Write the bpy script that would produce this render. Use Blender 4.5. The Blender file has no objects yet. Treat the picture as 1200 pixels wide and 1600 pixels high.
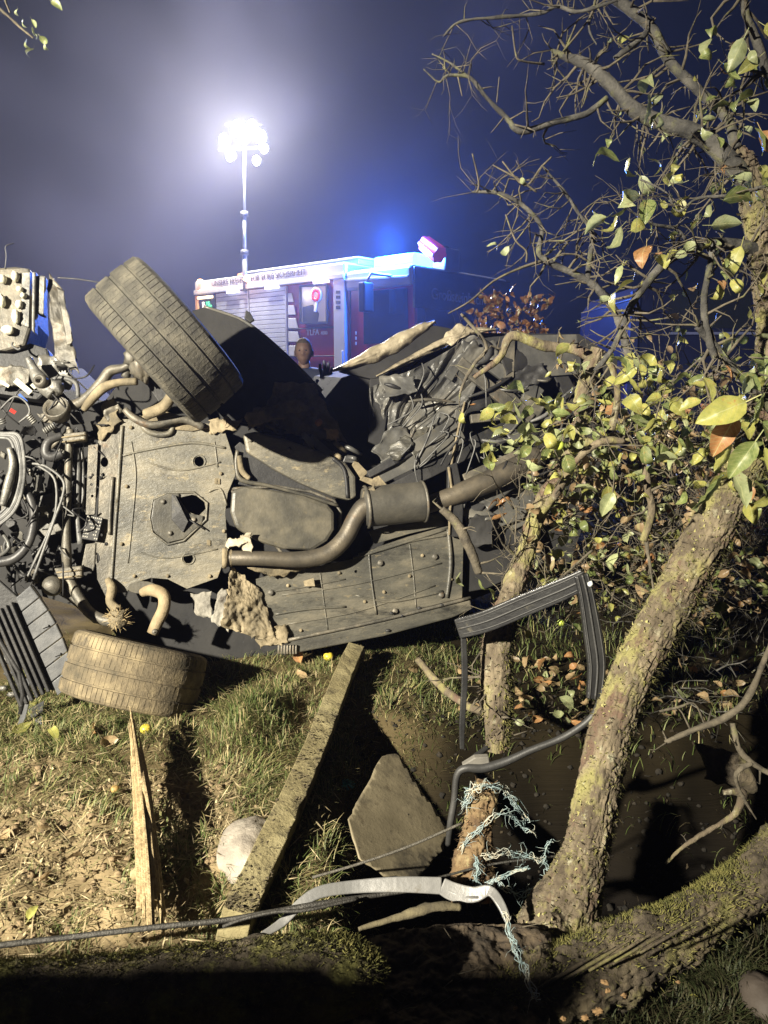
import bpy, bmesh, math, random
import numpy as np
from mathutils import Vector, Matrix, noise
from mathutils.geometry import tessellate_polygon
R = math.radians
rnd = random.Random(7)
sc = bpy.context.scene
COL = sc.collection

# ---------------------------------------------------------------- camera, world, lights, exposure
CAM_Z, PITCH, FPX = 1.40, R(10.8), 1155.0
cam = bpy.data.cameras.new('camera')
cam.sensor_fit = 'VERTICAL'; cam.sensor_height = 36; cam.sensor_width = 27
cam.lens = 36 * FPX / 1600.0
cam.clip_start = 0.05; cam.clip_end = 400
camo = bpy.data.objects.new('camera', cam); COL.objects.link(camo)
camo.location = (0, 0, CAM_Z); camo.rotation_euler = (R(90) - PITCH, 0, 0)
sc.camera = camo
w = bpy.data.worlds.new('World'); sc.world = w; w.use_nodes = True
bg = w.node_tree.nodes['Background']
bg.inputs[0].default_value = (0.05, 0.085, 0.27, 1); bg.inputs[1].default_value = 0.045
sc.view_settings.view_transform = 'Standard'; sc.view_settings.look = 'None'
sc.view_settings.exposure = 0.0; sc.view_settings.gamma = 1
sc.view_settings.use_curve_mapping = False
sc.cycles.use_denoising = True
sc.cycles.max_bounces = 5; sc.cycles.diffuse_bounces = 2; sc.cycles.glossy_bounces = 2
sc.cycles.transmission_bounces = 4; sc.cycles.volume_bounces = 0; sc.cycles.transparent_max_bounces = 6
sc.cycles.sample_clamp_indirect = 4.0
sc.cycles.volume_max_steps = 64

def lamp(name, kind, loc, power, color, radius=0.1, aim=None, spot=None, blend=0.3):
    l = bpy.data.lights.new(name, kind); l.energy = power; l.color = color
    l.shadow_soft_size = radius
    if kind == 'SPOT':
        l.spot_size = R(spot); l.spot_blend = blend
    o = bpy.data.objects.new(name, l); COL.objects.link(o); o.location = loc
    if aim is not None:
        o.rotation_euler = (Vector(aim) - Vector(loc)).to_track_quat('-Z', 'Y').to_euler()
    return o
KEY = (-4.5, -3.0, 3.7)
lamp('work_light', 'SPOT', KEY, 12500, (1.0, 0.92, 0.75), 0.07, (-0.5, 3.1, 0.65), 48, 1.0)

# ---------------------------------------------------------------- pixel helpers (1200 x 1600 photograph)
CP, SP = math.cos(PITCH), math.sin(PITCH)
def ray(px, py):
    a, b = (px - 600) / FPX, (800 - py) / FPX
    return Vector((a, CP + b * SP, -SP + b * CP))
CAMP = Vector((0, 0, CAM_Z))
def P(px, py, Y):
    d = ray(px, py); return CAMP + d * (Y / d.y)
def pxm(Y):                       # metres per pixel at depth Y
    return Y / FPX
CA, CT = R(12), R(12)
UO = Vector((-0.45, 3.30, 0))
UU = Vector((math.cos(CA), math.sin(CA), 0))
NH = Vector((math.sin(CA), -math.cos(CA), 0))
UN = (NH * math.cos(CT) + Vector((0, 0, 1)) * math.sin(CT)).normalized()
def UB(px, py, o=0.0):            # point on the underbody plane, o metres towards the viewer
    d = ray(px, py)
    t = (UO + UN * o - CAMP).dot(UN) / d.dot(UN)
    return CAMP + d * t

# ---------------------------------------------------------------- ground height
_rs = np.random.RandomState(3); _tab = _rs.rand(256, 256)
def vn(x, y):
    xi = np.floor(x).astype(int); yi = np.floor(y).astype(int)
    fx = x - xi; fy = y - yi
    fx = fx * fx * (3 - 2 * fx); fy = fy * fy * (3 - 2 * fy)
    a = _tab[xi & 255, yi & 255]; b = _tab[(xi + 1) & 255, yi & 255]
    c = _tab[xi & 255, (yi + 1) & 255]; d = _tab[(xi + 1) & 255, (yi + 1) & 255]
    return (a * (1 - fx) + b * fx) * (1 - fy) + (c * (1 - fx) + d * fx) * fy
def sstep(a, b, x):
    t = np.clip((x - a) / (b - a), 0, 1); return t * t * (3 - 2 * t)
def litter_mask(x, y):
    return sstep(-0.35, -0.62, x + 0.25 * (vn(x * 3 + 9, y * 3) - .5)) * sstep(2.5, 2.2, y + 0.5 * (vn(x * 4, y * 4 + 5) - .5)) * sstep(0.4, 0.9, y)
def pit_mask(x, y):
    return sstep(-0.16, 0.02, x + .1 * (vn(x * 5 + 3, y * 5) - .5)) * sstep(2.2, 1.6, x) * sstep(2.85, 2.5, y + 0.2 * (vn(x * 4, y * 4) - .5)) * sstep(1.40, 1.56, y - .42 * np.maximum(0, x - .35))
def gz(x, y):
    x = np.asarray(x, float); y = np.asarray(y, float)
    near = sstep(9, 5, np.hypot(x, y - 2))
    z = 0.06 * (vn(x * 1.3 + 4, y * 1.3) - .5) * near + 0.035 * (vn(x * 5, y * 5 + 3) - .5) * near
    z = z + near * 0.018 * (vn(x * 16 + 3, y * 16) - .5)
    z = z + litter_mask(x, y) * (0.045 * (vn(x * 11, y * 11) - .3) + 0.02 * (vn(x * 30, y * 30) - .5))
    z = z - 0.58 * pit_mask(x, y)
    z = z + pit_mask(x, y) * 0.03 * (vn(x * 20 + 7, y * 20) - .5)
    # raised tussock beside the lower wheel
    z = z + 0.11 * np.exp(-(((x + 0.52) / 0.10) ** 2 + ((y - 2.72) / 0.20) ** 2))
    return z
def gzs(x, y): return float(gz(np.array([x]), np.array([y]))[0])
def G(px, py, up=0.0):
    d = ray(px, py); z = 0.0
    for _ in range(8):
        t = (z + up - CAM_Z) / d.z
        p = CAMP + d * t
        z = gzs(p.x, p.y)
    return p

# ---------------------------------------------------------------- materials
MATS = {}
def mat(name, cols, scale=6, rough=0.8, metal=0.0, bump=0.3, bscale=40, detail=6, stretch=None, emit=None,
        estr=0, spots=None, transl=0, varis=0, spec=0.4, alpha=None, pos=None):
    """cols: list of linear colours spread over a noise ramp; spots: (colour, scale, lo, hi) second noise mask"""
    if name in MATS: return MATS[name]
    m = bpy.data.materials.new(name); m.use_nodes = True; MATS[name] = m
    nt = m.node_tree; N = nt.nodes; L = nt.links
    b = N['Principled BSDF']; out = N['Material Output']
    b.inputs['Roughness'].default_value = rough; b.inputs['Metallic'].default_value = metal
    b.inputs['Specular IOR Level'].default_value = spec
    tc = N.new('ShaderNodeTexCoord'); src = tc.outputs['Object']
    if stretch:
        mp = N.new('ShaderNodeMapping'); mp.inputs['Scale'].default_value = stretch
        L.new(src, mp.inputs['Vector']); src = mp.outputs['Vector']
    nz = N.new('ShaderNodeTexNoise'); nz.inputs['Scale'].default_value = scale; nz.inputs['Detail'].default_value = detail
    nz.inputs['Roughness'].default_value = 0.62
    L.new(src, nz.inputs['Vector'])
    cr = N.new('ShaderNodeValToRGB'); e = cr.color_ramp.elements
    lo, hi = pos or (0.34, 0.66)
    n = len(cols)
    if n == 1: cols = [tuple(c * .85 for c in cols[0]), tuple(c * 1.15 for c in cols[0])]; n = 2
    e[0].position = lo; e[0].color = (*cols[0], 1); e[1].position = hi; e[1].color = (*cols[-1], 1)
    for i in range(1, n - 1):
        x = e.new(lo + (hi - lo) * i / (n - 1)); x.color = (*cols[i], 1)
    L.new(nz.outputs['Fac'], cr.inputs['Fac']); col = cr.outputs['Color']
    if spots:
        for (c2, s2, a, bb) in spots:
            n2 = N.new('ShaderNodeTexNoise'); n2.inputs['Scale'].default_value = s2; n2.inputs['Detail'].default_value = 8
            n2.inputs['Roughness'].default_value = 0.7
            L.new(src, n2.inputs['Vector'])
            mr = N.new('ShaderNodeMapRange'); mr.inputs['From Min'].default_value = a; mr.inputs['From Max'].default_value = bb
            L.new(n2.outputs['Fac'], mr.inputs['Value'])
            mx = N.new('ShaderNodeMix'); mx.data_type = 'RGBA'
            L.new(mr.outputs['Result'], mx.inputs['Factor']); L.new(col, mx.inputs['A']); mx.inputs['B'].default_value = (*c2, 1)
            col = mx.outputs['Result']
    if varis:
        oi = N.new('ShaderNodeObjectInfo'); hs = N.new('ShaderNodeHueSaturation')
        mr = N.new('ShaderNodeMapRange'); mr.inputs['To Min'].default_value = 1 - varis; mr.inputs['To Max'].default_value = 1 + varis
        L.new(oi.outputs['Random'], mr.inputs['Value']); L.new(mr.outputs['Result'], hs.inputs['Value'])
        L.new(col, hs.inputs['Color']); col = hs.outputs['Color']
    L.new(col, b.inputs['Base Color'])
    if bump:
        nb = N.new('ShaderNodeTexNoise'); nb.inputs['Scale'].default_value = bscale; nb.inputs['Detail'].default_value = 8
        nb.inputs['Roughness'].default_value = 0.65
        L.new(src, nb.inputs['Vector'])
        bp = N.new('ShaderNodeBump'); bp.inputs['Strength'].default_value = bump; bp.inputs['Distance'].default_value = 0.01
        L.new(nb.outputs['Fac'], bp.inputs['Height']); L.new(bp.outputs['Normal'], b.inputs['Normal'])
    if emit:
        b.inputs['Emission Color'].default_value = (*emit, 1); b.inputs['Emission Strength'].default_value = estr
    if alpha is not None: b.inputs['Alpha'].default_value = alpha
    if transl:
        tr = N.new('ShaderNodeBsdfTranslucent'); L.new(col, tr.inputs['Color'])
        ms = N.new('ShaderNodeMixShader'); ms.inputs[0].default_value = transl
        L.new(b.outputs[0], ms.inputs[1]); L.new(tr.outputs[0], ms.inputs[2]); L.new(ms.outputs[0], out.inputs['Surface'])
    return m
def vcmat(name, rough=0.8, transl=0.0, bump=0.2, bscale=60, tint=0.3):
    """material coloured by the mesh's own colour attribute 'tint' (kinds of grass blade, litter flake...)"""
    m = bpy.data.materials.new(name); m.use_nodes = True; nt = m.node_tree; N = nt.nodes; L = nt.links
    b = N['Principled BSDF']; b.inputs['Roughness'].default_value = rough; b.inputs['Specular IOR Level'].default_value = 0.3
    at = N.new('ShaderNodeAttribute'); at.attribute_name = 'tint'
    L.new(at.outputs['Color'], b.inputs['Base Color'])
    if transl:
        tr = N.new('ShaderNodeBsdfTranslucent'); L.new(at.outputs['Color'], tr.inputs['Color'])
        ms = N.new('ShaderNodeMixShader'); ms.inputs[0].default_value = transl
        L.new(b.outputs[0], ms.inputs[1]); L.new(tr.outputs[0], ms.inputs[2]); L.new(ms.outputs[0], N['Material Output'].inputs['Surface'])
    return m

DIRT = (0.24, 0.19, 0.11); DUST = (0.17, 0.15, 0.10)
tray_m = mat('dusty_plastic', [(0.062, 0.060, 0.052), (0.105, 0.098, 0.078), (0.18, 0.16, 0.118)], 3.2, 0.40, 0, 0.4, 34,
             stretch=(1, 1, 2.2), spots=[((0.022, 0.021, 0.019), 4.0, 0.53, 0.68), ((0.24, 0.20, 0.125), 16, 0.57, 0.70), ((0.19, 0.165, 0.115), 55, 0.60, 0.68)])
floor_m = mat('dusty_floorpan', [(0.046, 0.045, 0.040), (0.08, 0.076, 0.062), (0.145, 0.13, 0.098)], 3.0, 0.40, 0.1, 0.35, 34,
              stretch=(1, 1, 3), spots=[((0.016, 0.016, 0.015), 3.5, 0.54, 0.68), ((0.20, 0.165, 0.10), 18, 0.60, 0.72), ((0.16, 0.14, 0.1), 60, 0.61, 0.69)])
cover_m = mat('heat_cover', [(0.03, 0.029, 0.025), (0.058, 0.054, 0.043), (0.11, 0.098, 0.072)], 5, 0.42, 0, 0.3, 24,
              spots=[((0.22, 0.18, 0.1), 9, 0.6, 0.8)])
steel_m = mat('dirty_steel', [(0.055, 0.052, 0.045), (0.10, 0.092, 0.075), (0.17, 0.15, 0.115)], 10, 0.5, 0.3, 0.35, 50,
              spots=[((0.12, 0.075, 0.04), 11, 0.58, 0.72), ((0.03, 0.03, 0.03), 7, 0.6, 0.75)])
mudsteel_m = mat('muddy_steel', [(0.09, 0.076, 0.05), (0.16, 0.13, 0.08), (0.27, 0.22, 0.14)], 9, 0.8, 0, 0.6, 45,
                 spots=[((0.06, 0.05, 0.035), 10, 0.58, 0.7)])
black_m = mat('black_plastic', [(0.012, 0.012, 0.013), (0.03, 0.029, 0.028)], 6, 0.55, 0, 0.25, 40,
              spots=[((0.07, 0.062, 0.045), 8, 0.60, 0.78)])
bodydark_m = mat('dark_body_steel', [(0.010, 0.010, 0.011), (0.024, 0.023, 0.022)], 5, 0.8, 0.0, 0.25, 20)  # plain near-black tone for the body steel
bodypaint_m = mat('dull_dark_paint', [(0.05, 0.05, 0.049), (0.09, 0.088, 0.081), (0.145, 0.136, 0.115)], 5, 0.38, 0.2, 0.25, 24,
                  spots=[((0.14, 0.12, 0.08), 12, 0.6, 0.78)])
rubber_m = mat('rubber', [(0.02, 0.02, 0.02), (0.04, 0.039, 0.037)], 10, 0.5, 0, 0.15, 60,
               spots=[((0.10, 0.09, 0.07), 14, 0.62, 0.8)])
tyre_a_m = mat('dusty_tyre', [(0.038, 0.036, 0.031), (0.07, 0.065, 0.052), (0.125, 0.113, 0.086)], 9, 0.85, 0, 0.6, 90,
               spots=[((0.045, 0.042, 0.037), 12, 0.52, 0.66)])
tyre_b_m = mat('muddy_tyre', [(0.06, 0.051, 0.034), (0.125, 0.10, 0.062), (0.23, 0.185, 0.11)], 9, 0.9, 0, 0.7, 80,
               spots=[((0.06, 0.052, 0.04), 10, 0.58, 0.7)])
alu_m = mat('cast_aluminium', [(0.09, 0.09, 0.088), (0.17, 0.165, 0.15), (0.26, 0.25, 0.22)], 12, 0.5, 0.5, 0.5, 40,
            spots=[((0.05, 0.05, 0.05), 9, 0.57, 0.7)])
white_chunk_m = mat('pale_insulation', [(0.55, 0.53, 0.42), (0.75, 0.72, 0.58)], 20, 0.8, 0, 0.5, 60)
pipe_m = mat('exhaust_steel', [(0.055, 0.05, 0.042), (0.09, 0.078, 0.06), (0.13, 0.11, 0.08)], 9, 0.5, 0.4, 0.2, 40,
             spots=[((0.10, 0.055, 0.03), 8, 0.6, 0.75)])
wire_m = mat('grey_cable', [(0.06, 0.06, 0.06), (0.15, 0.148, 0.14)], 20, 0.5, 0.1, 0.2, 60)
hose_m = mat('black_hose', [(0.02, 0.02, 0.022), (0.05, 0.048, 0.046)], 14, 0.45, 0, 0.15, 60)

# ---------------------------------------------------------------- mesh builders
class MB:
    def __init__(s): s.v = []; s.f = []; s.sm = []; s.mi = []; s.cur = 0
    def add(s, vs, fs, smooth=False):
        n = len(s.v); s.v += [tuple(p) for p in vs]
        for f in fs: s.f.append(tuple(i + n for i in f)); s.sm.append(smooth); s.mi.append(s.cur)
    def box(s, c, ax, ay, az):
        c, ax, ay, az = Vector(c), Vector(ax), Vector(ay), Vector(az)
        vs = [c + ax * i + ay * j + az * k for k in (-1, 1) for j in (-1, 1) for i in (-1, 1)]
        s.add(vs, [(0, 2, 3, 1), (4, 5, 7, 6), (0, 1, 5, 4), (2, 6, 7, 3), (0, 4, 6, 2), (1, 3, 7, 5)])
    def slab(s, loop, back, holes=(), smooth=False):
        """polygon (with holes) extruded by the vector `back`"""
        back = Vector(back); loops = [[Vector(p) for p in loop]] + [[Vector(p) for p in h] for h in holes]
        flat = [p for l in loops for p in l]; n = len(flat)
        tris = tessellate_polygon(loops)
        nm = sum((flat[t[1]] - flat[t[0]]).cross(flat[t[2]] - flat[t[0]]).dot(back) for t in tris)
        if nm > 0: tris = [t[::-1] for t in tris]
        vs = flat + [p + back for p in flat]
        fs = [tuple(t) for t in tris] + [tuple(i + n for i in t[::-1]) for t in tris]
        k = 0
        for l in loops:
            m = len(l)
            for i in range(m):
                a, b = k + i, k + (i + 1) % m
                fs.append((a, b, b + n, a + n))
            k += m
        s.add(vs, fs, smooth)
    def tube(s, pts, rad, n=8, caps=True, amp=0, freq=6, seed=0, flat=None, bark=None):
        pts = [Vector(p) for p in pts]
        if not hasattr(rad, '__len__'): rad = [rad] * len(pts)
        up = None; rings = []; arc = 0.0
        for i, p in enumerate(pts):
            if i: arc += (p - pts[i - 1]).length
            t = (pts[min(i + 1, len(pts) - 1)] - pts[max(i - 1, 0)])
            if t.length < 1e-9: t = Vector((0, 0, 1))
            t.normalize()
            if up is None:
                up = t.orthogonal().normalized() if flat is None else (Vector(flat) - t * Vector(flat).dot(t)).normalized()
            else:
                up = (up - t * up.dot(t))
                up = up.normalized() if up.length > 1e-6 else t.orthogonal().normalized()
            sd = t.cross(up); ring = []
            for k in range(n):
                a = 2 * math.pi * k / n
                d = up * math.cos(a) + sd * math.sin(a)
                r = rad[i]
                if amp:
                    q = (p + d * r) * freq + Vector((seed, seed * 1.7, 0))
                    r *= 1 + amp * (noise.fractal(q, 0.8, 2.1, 4)) + amp * .6 * noise.noise(q * .35)
                if bark:
                    q = Vector((math.cos(a) * rad[i] * bark[1] + seed, math.sin(a) * rad[i] * bark[1], arc * bark[2] + seed * 3))
                    h = noise.ridged_multi_fractal(q + noise.noise_vector(q * .6) * .7, .9, 2.1, 4, 1, 2)
                    r += bark[0] * ((1.1 - h) * .8 + .8 * noise.noise(q * .23) + .5 * noise.noise(q * 3.1))
                ring.append(p + d * r)
            rings.append(ring)
        vs = [q for r in rings for q in r]; fs = []
        for i in range(len(rings) - 1):
            for k in range(n):
                a = i * n + k; b = i * n + (k + 1) % n
                fs.append((a, b, b + n, a + n))
        if caps:
            fs.append(tuple(range(n))[::-1]); fs.append(tuple((len(rings) - 1) * n + k for k in range(n)))
        s.add(vs, fs, True)
    def strip(s, pts, widths, thick, up):
        """ribbon-like bar of rectangular section along pts; width across, thickness along `up`"""
        pts = [Vector(p) for p in pts]; up = Vector(up).normalized()
        if not hasattr(widths, '__len__'): widths = [widths] * len(pts)
        vs = []
        for i, p in enumerate(pts):
            t = (pts[min(i + 1, len(pts) - 1)] - pts[max(i - 1, 0)]).normalized()
            sd = t.cross(up).normalized()
            u = sd.cross(t).normalized()
            w_ = widths[i] / 2
            vs += [p - sd * w_ - u * thick / 2, p + sd * w_ - u * thick / 2, p + sd * w_ + u * thick / 2, p - sd * w_ + u * thick / 2]
        fs = []
        for i in range(len(pts) - 1):
            for k in range(4):
                a = i * 4 + k; b = i * 4 + (k + 1) % 4
                fs.append((a, b, b + 4, a + 4))
        fs += [(3, 2, 1, 0), tuple((len(pts) - 1) * 4 + k for k in range(4))]
        s.add(vs, fs)
    def lathe(s, prof, c, ax, n=32, rfun=None, closed=False):
        """prof: (offset along axis, radius)"""
        c, ax = Vector(c), Vector(ax).normalized(); u = ax.orthogonal().normalized(); v = ax.cross(u)
        angs = n if hasattr(n, '__len__') else [2 * math.pi * k / n for k in range(n)]
        m = len(angs); vs = []
        for k, a in enumerate(angs):
            d = u * math.cos(a) + v * math.sin(a)
            for i, (h, r) in enumerate(prof):
                if rfun: r = rfun(i, k, r)
                vs.append(c + ax * h + d * r)
        q = len(prof); fs = []
        for k in range(m):
            k2 = (k + 1) % m
            for i in range(q - (0 if closed else 1)):
                j = (i + 1) % q
                fs.append((k * q + i, k2 * q + i, k2 * q + j, k * q + j))
        s.add(vs, fs, True)
    def ball(s, c, r, n=10, amp=0, freq=8, sq=(1, 1, 1), seed=0):
        c = Vector(c); vs = []; fs = []; m = n * 2
        for i in range(n + 1):
            th = math.pi * i / n
            for k in range(m):
                ph = 2 * math.pi * k / m
                d = Vector((math.sin(th) * math.cos(ph), math.sin(th) * math.sin(ph), math.cos(th)))
                rr = r
                if amp: rr *= 1 + amp * noise.fractal(d * freq + Vector((seed, 0, seed)), 0.8, 2.1, 4)
                vs.append(c + Vector((d.x * sq[0], d.y * sq[1], d.z * sq[2])) * rr)
        for i in range(n):
            for k in range(m):
                a = i * m + k; b = i * m + (k + 1) % m
                fs.append((a, a + m, b + m, b))
        s.add(vs, fs, True)
    def grid(s, fn, nu, nv, smooth=True):
        vs = [fn(i / nu, j / nv) for j in range(nv + 1) for i in range(nu + 1)]
        fs = [(j * (nu + 1) + i, j * (nu + 1) + i + 1, (j + 1) * (nu + 1) + i + 1, (j + 1) * (nu + 1) + i) for j in range(nv) for i in range(nu)]
        s.add(vs, fs, smooth)

def wloc(o):
    v = Vector((0, 0, 0))
    while o is not None: v += o.location; o = o.parent
    return v
def link_mesh(name, me, m, parent=None, origin=None, bevel=0, solid=0):
    o = bpy.data.objects.new(name, me); COL.objects.link(o)
    for x in (m if isinstance(m, (list, tuple)) else [m]): me.materials.append(x)
    if parent is not None: o.parent = parent
    if solid:
        md = o.modifiers.new('solid', 'SOLIDIFY'); md.thickness = solid; md.offset = 0
    if bevel:
        md = o.modifiers.new('bevel', 'BEVEL'); md.width = bevel; md.segments = 2; md.limit_method = 'ANGLE'; md.angle_limit = R(35)
    return o
def build(mb, name, m, parent=None, bevel=0, solid=0, label=None):
    vs = np.array(mb.v, dtype=float)
    if parent is None:
        org = np.array([vs[:, 0].mean(), vs[:, 1].mean(), vs[:, 2].min()])
    else:
        org = np.array(wloc(parent))
    me = bpy.data.meshes.new(name)
    me.from_pydata((vs - org).tolist(), [], mb.f)
    me.polygons.foreach_set('use_smooth', mb.sm)
    me.polygons.foreach_set('material_index', mb.mi)
    o = link_mesh(name, me, m, parent, bevel=bevel, solid=solid)
    if parent is None: o.location = org
    if label: o['label'] = label
    return o
def tag(o, label, cat=None, group=None, kind=None):
    if label: o['label'] = label
    if cat: o['category'] = cat
    if group: o['group'] = group
    if kind: o['kind'] = kind
    return o
def thing(name, loc, label, cat, group=None):
    o = bpy.data.objects.new(name, None); COL.objects.link(o); o.location = loc; o.empty_display_size = 0.1
    return tag(o, label, cat, group)
def smoothpath(pts, k=6):
    """Catmull-Rom through the rows of numbers in pts (position plus anything else)"""
    a = np.array(pts, float); n = len(a); out = []
    for i in range(n - 1):
        p0, p1, p2, p3 = a[max(i - 1, 0)], a[i], a[i + 1], a[min(i + 2, n - 1)]
        for j in range(k):
            t = j / k
            out.append(0.5 * (2 * p1 + (p2 - p0) * t + (2 * p0 - 5 * p1 + 4 * p2 - p3) * t * t + (3 * p1 - p0 - 3 * p2 + p3) * t ** 3))
    out.append(a[-1]); return np.array(out)
def pxpath(rows, k=5):
    """rows (px, py, Y, radius px) -> smooth world points and radii"""
    a = [(*P(r[0], r[1], r[2]), r[3] * pxm(r[2])) for r in rows]
    s = smoothpath(a, k)
    return [Vector(r[:3]) for r in s], [max(r[3], 0.0006) for r in s]
def ubpath(rows, k=5):
    """rows (px, py, off, radius px) on the underbody"""
    a = []
    for r in rows:
        p = UB(r[0], r[1], r[2]); a.append((*p, r[3] * pxm(p.y)))
    s = smoothpath(a, k)
    return [Vector(r[:3]) for r in s], [r[3] for r in s]
def grow_arrays(name, V, F, T, m, kind='stuff', parent=None):
    """fast mesh of many small faces: V (n,3), F (m,3 or 4), T (n,3) colours"""
    me = bpy.data.meshes.new(name)
    k = F.shape[1]
    me.vertices.add(len(V)); me.vertices.foreach_set('co', V.astype(np.float32).ravel())
    me.loops.add(F.size); me.loops.foreach_set('vertex_index', F.astype(np.int32).ravel())
    me.polygons.add(len(F)); me.polygons.foreach_set('loop_start', np.arange(0, F.size, k, dtype=np.int32))
    me.polygons.foreach_set('loop_total', np.full(len(F), k, dtype=np.int32))
    me.update(calc_edges=True)
    if T is not None:
        at = me.color_attributes.new('tint', 'FLOAT_COLOR', 'POINT')
        at.data.foreach_set('color', np.concatenate([T, np.ones((len(T), 1))], 1).astype(np.float32).ravel())
    o = link_mesh(name, me, m, parent)
    if kind: o['kind'] = kind
    return o
#@@SETTING

# ================================================================ SETTING: ground, grass, litter
def axis_vals(lo, hi, step, far_lo, far_hi, n):
    a = np.arange(lo, hi + step / 2, step)
    g = np.linspace(0, 1, n + 1)[1:] ** 2.2
    return np.concatenate([(lo - (lo - far_lo) * g)[::-1], a, hi + (far_hi - hi) * g])
gx = axis_vals(-1.9, 2.0, 0.014, -70, 70, 26); gy = axis_vals(0.7, 4.6, 0.015, -12, 110, 26)
GX, GY = np.meshgrid(gx, gy)
GZ = gz(GX, GY)
V = np.stack([GX.ravel(), GY.ravel(), GZ.ravel()], 1)
nx, ny = len(gx), len(gy)
ii = (np.arange(ny - 1)[:, None] * nx + np.arange(nx - 1)[None, :]).ravel()
F = np.stack([ii, ii + 1, ii + 1 + nx, ii + nx], 1)
lm = litter_mask(V[:, 0], V[:, 1])[:, None]; pm = pit_mask(V[:, 0], V[:, 1])[:, None]
n1 = vn(V[:, 0] * 9, V[:, 1] * 9)[:, None]; n2 = vn(V[:, 0] * 37, V[:, 1] * 37 + 8)[:, None]
soil = np.array([0.085, 0.066, 0.034]) * (0.6 + .8 * n1) * (1 - .86 * sstep(-.1, .3, V[:, :1]))  # soil colour darkened towards the right in place of shade
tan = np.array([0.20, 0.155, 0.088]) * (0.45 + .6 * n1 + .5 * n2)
wet_shade = np.array([0.0060, 0.0050, 0.0042]) * (0.7 + .6 * n1)  # wet soil of the hollow, blackened further to carry its shade
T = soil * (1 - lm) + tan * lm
T = T * (1 - pm) + wet_shade * pm
gm = vcmat('soil', 0.95)
ntg = gm.node_tree
ntg.nodes['Principled BSDF'].inputs['Specular IOR Level'].default_value = .05
nb = ntg.nodes.new('ShaderNodeTexNoise'); nb.inputs['Scale'].default_value = 70; nb.inputs['Detail'].default_value = 8; nb.inputs['Roughness'].default_value = .7
bp = ntg.nodes.new('ShaderNodeBump'); bp.inputs['Strength'].default_value = .8; bp.inputs['Distance'].default_value = 0.012
ntg.links.new(nb.outputs['Fac'], bp.inputs['Height']); ntg.links.new(bp.outputs['Normal'], ntg.nodes['Principled BSDF'].inputs['Normal'])
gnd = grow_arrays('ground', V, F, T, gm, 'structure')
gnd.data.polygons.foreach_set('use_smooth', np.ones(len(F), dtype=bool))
gnd['label'] = 'rough garden ground of dark soil and trampled turf'

rs = np.random.RandomState(11)
def blades(n, xr, yr, dens, hmin, hmax, wmin, wmax, cols, lean=0.55, probs=None):
    x = rs.uniform(*xr, n); y = rs.uniform(*yr, n)
    keep = rs.rand(n) < dens(x, y)
    x, y = x[keep], y[keep]; n = len(x)
    z = gz(x, y) - .004
    h = rs.uniform(hmin, hmax, n) * (0.6 + 0.8 * vn(x * 6 + 2, y * 6)); w_ = rs.uniform(wmin, wmax, n)
    a = rs.uniform(0, 2 * np.pi, n); ld = a + rs.normal(0, .5, n) + np.pi / 2
    # clumps lean together
    cl = vn(x * 7 + 20, y * 7) * 9
    ld = np.where(rs.rand(n) < .6, cl, ld)
    ln = np.abs(rs.normal(lean, .3, n)) * h
    dx, dy = np.cos(ld), np.sin(ld); sx, sy = -np.sin(ld), np.cos(ld)
    b = np.stack([x, y, z], 1); s = np.stack([sx, sy, np.zeros(n)], 1) * (w_ / 2)[:, None]
    d = np.stack([dx, dy, np.zeros(n)], 1)
    zz = np.array([0, 0, 1.0])
    m1 = b + d * (ln * .30)[:, None] + zz * (h * .55)[:, None]
    m2 = b + d * (ln * .75)[:, None] + zz * (h * .88)[:, None]
    tp = b + d * (ln * 1.25)[:, None] + zz * (h * (1.0 - .25 * rs.rand(n)))[:, None]
    V = np.stack([b - s, b + s, m1 + s * .9, m1 - s * .9, m2 + s * .6, m2 - s * .6, tp + s * .1, tp - s * .1], 1).reshape(-1, 3)
    o = np.arange(n) * 8
    F = np.concatenate([np.stack([o, o + 1, o + 2, o + 3], 1), np.stack([o + 3, o + 2, o + 4, o + 5], 1), np.stack([o + 5, o + 4, o + 6, o + 7], 1)])
    ci = rs.choice(len(cols), n, p=probs)
    c = np.array(cols)[ci] * rs.uniform(.7, 1.25, (n, 1))
    return V, F, np.repeat(c, 8, 0)
def merge(parts):
    Vs, Fs, Ts, k = [], [], [], 0
    for v, f, t in parts:
        Vs.append(v); Fs.append(f + k); Ts.append(t); k += len(v)
    return np.concatenate(Vs), np.concatenate(Fs), np.concatenate(Ts)
GC = [(0.075, 0.105, 0.028), (0.12, 0.145, 0.045), (0.23, 0.21, 0.09), (0.34, 0.28, 0.15), (0.15, 0.165, 0.075)]
def d_main(x, y):
    base = 0.30 + 0.9 * sstep(.38, .62, vn(x * 3.1 + 1, y * 3.1 + 7))
    d = base * (1 - (0.96 - .55 * sstep(.5, .68, vn(x * 6 + 3, y * 6))) * litter_mask(x, y)) * (1 - .985 * pit_mask(x, y))
    d = d * sstep(1.36, 1.5, y)
    tus = np.exp(-(((x + 0.52) / 0.12) ** 2 + ((y - 2.72) / 0.24) ** 2))
    return np.clip(d * sstep(3.9, 3.2, y) + tus, 0, 1)
ga = blades(95000, (-1.75, 0.35), (1.35, 3.9), d_main, 0.012, 0.043, .0018, .0042, GC, .95, [.20, .24, .22, .20, .14])
gb = blades(9000, (0.1, 1.9), (2.6, 4.3), lambda x, y: .5 * vn(x * 3, y * 3), 0.03, 0.08, .003, .005, GC, .7, [.4, .3, .12, .06, .12])
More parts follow.
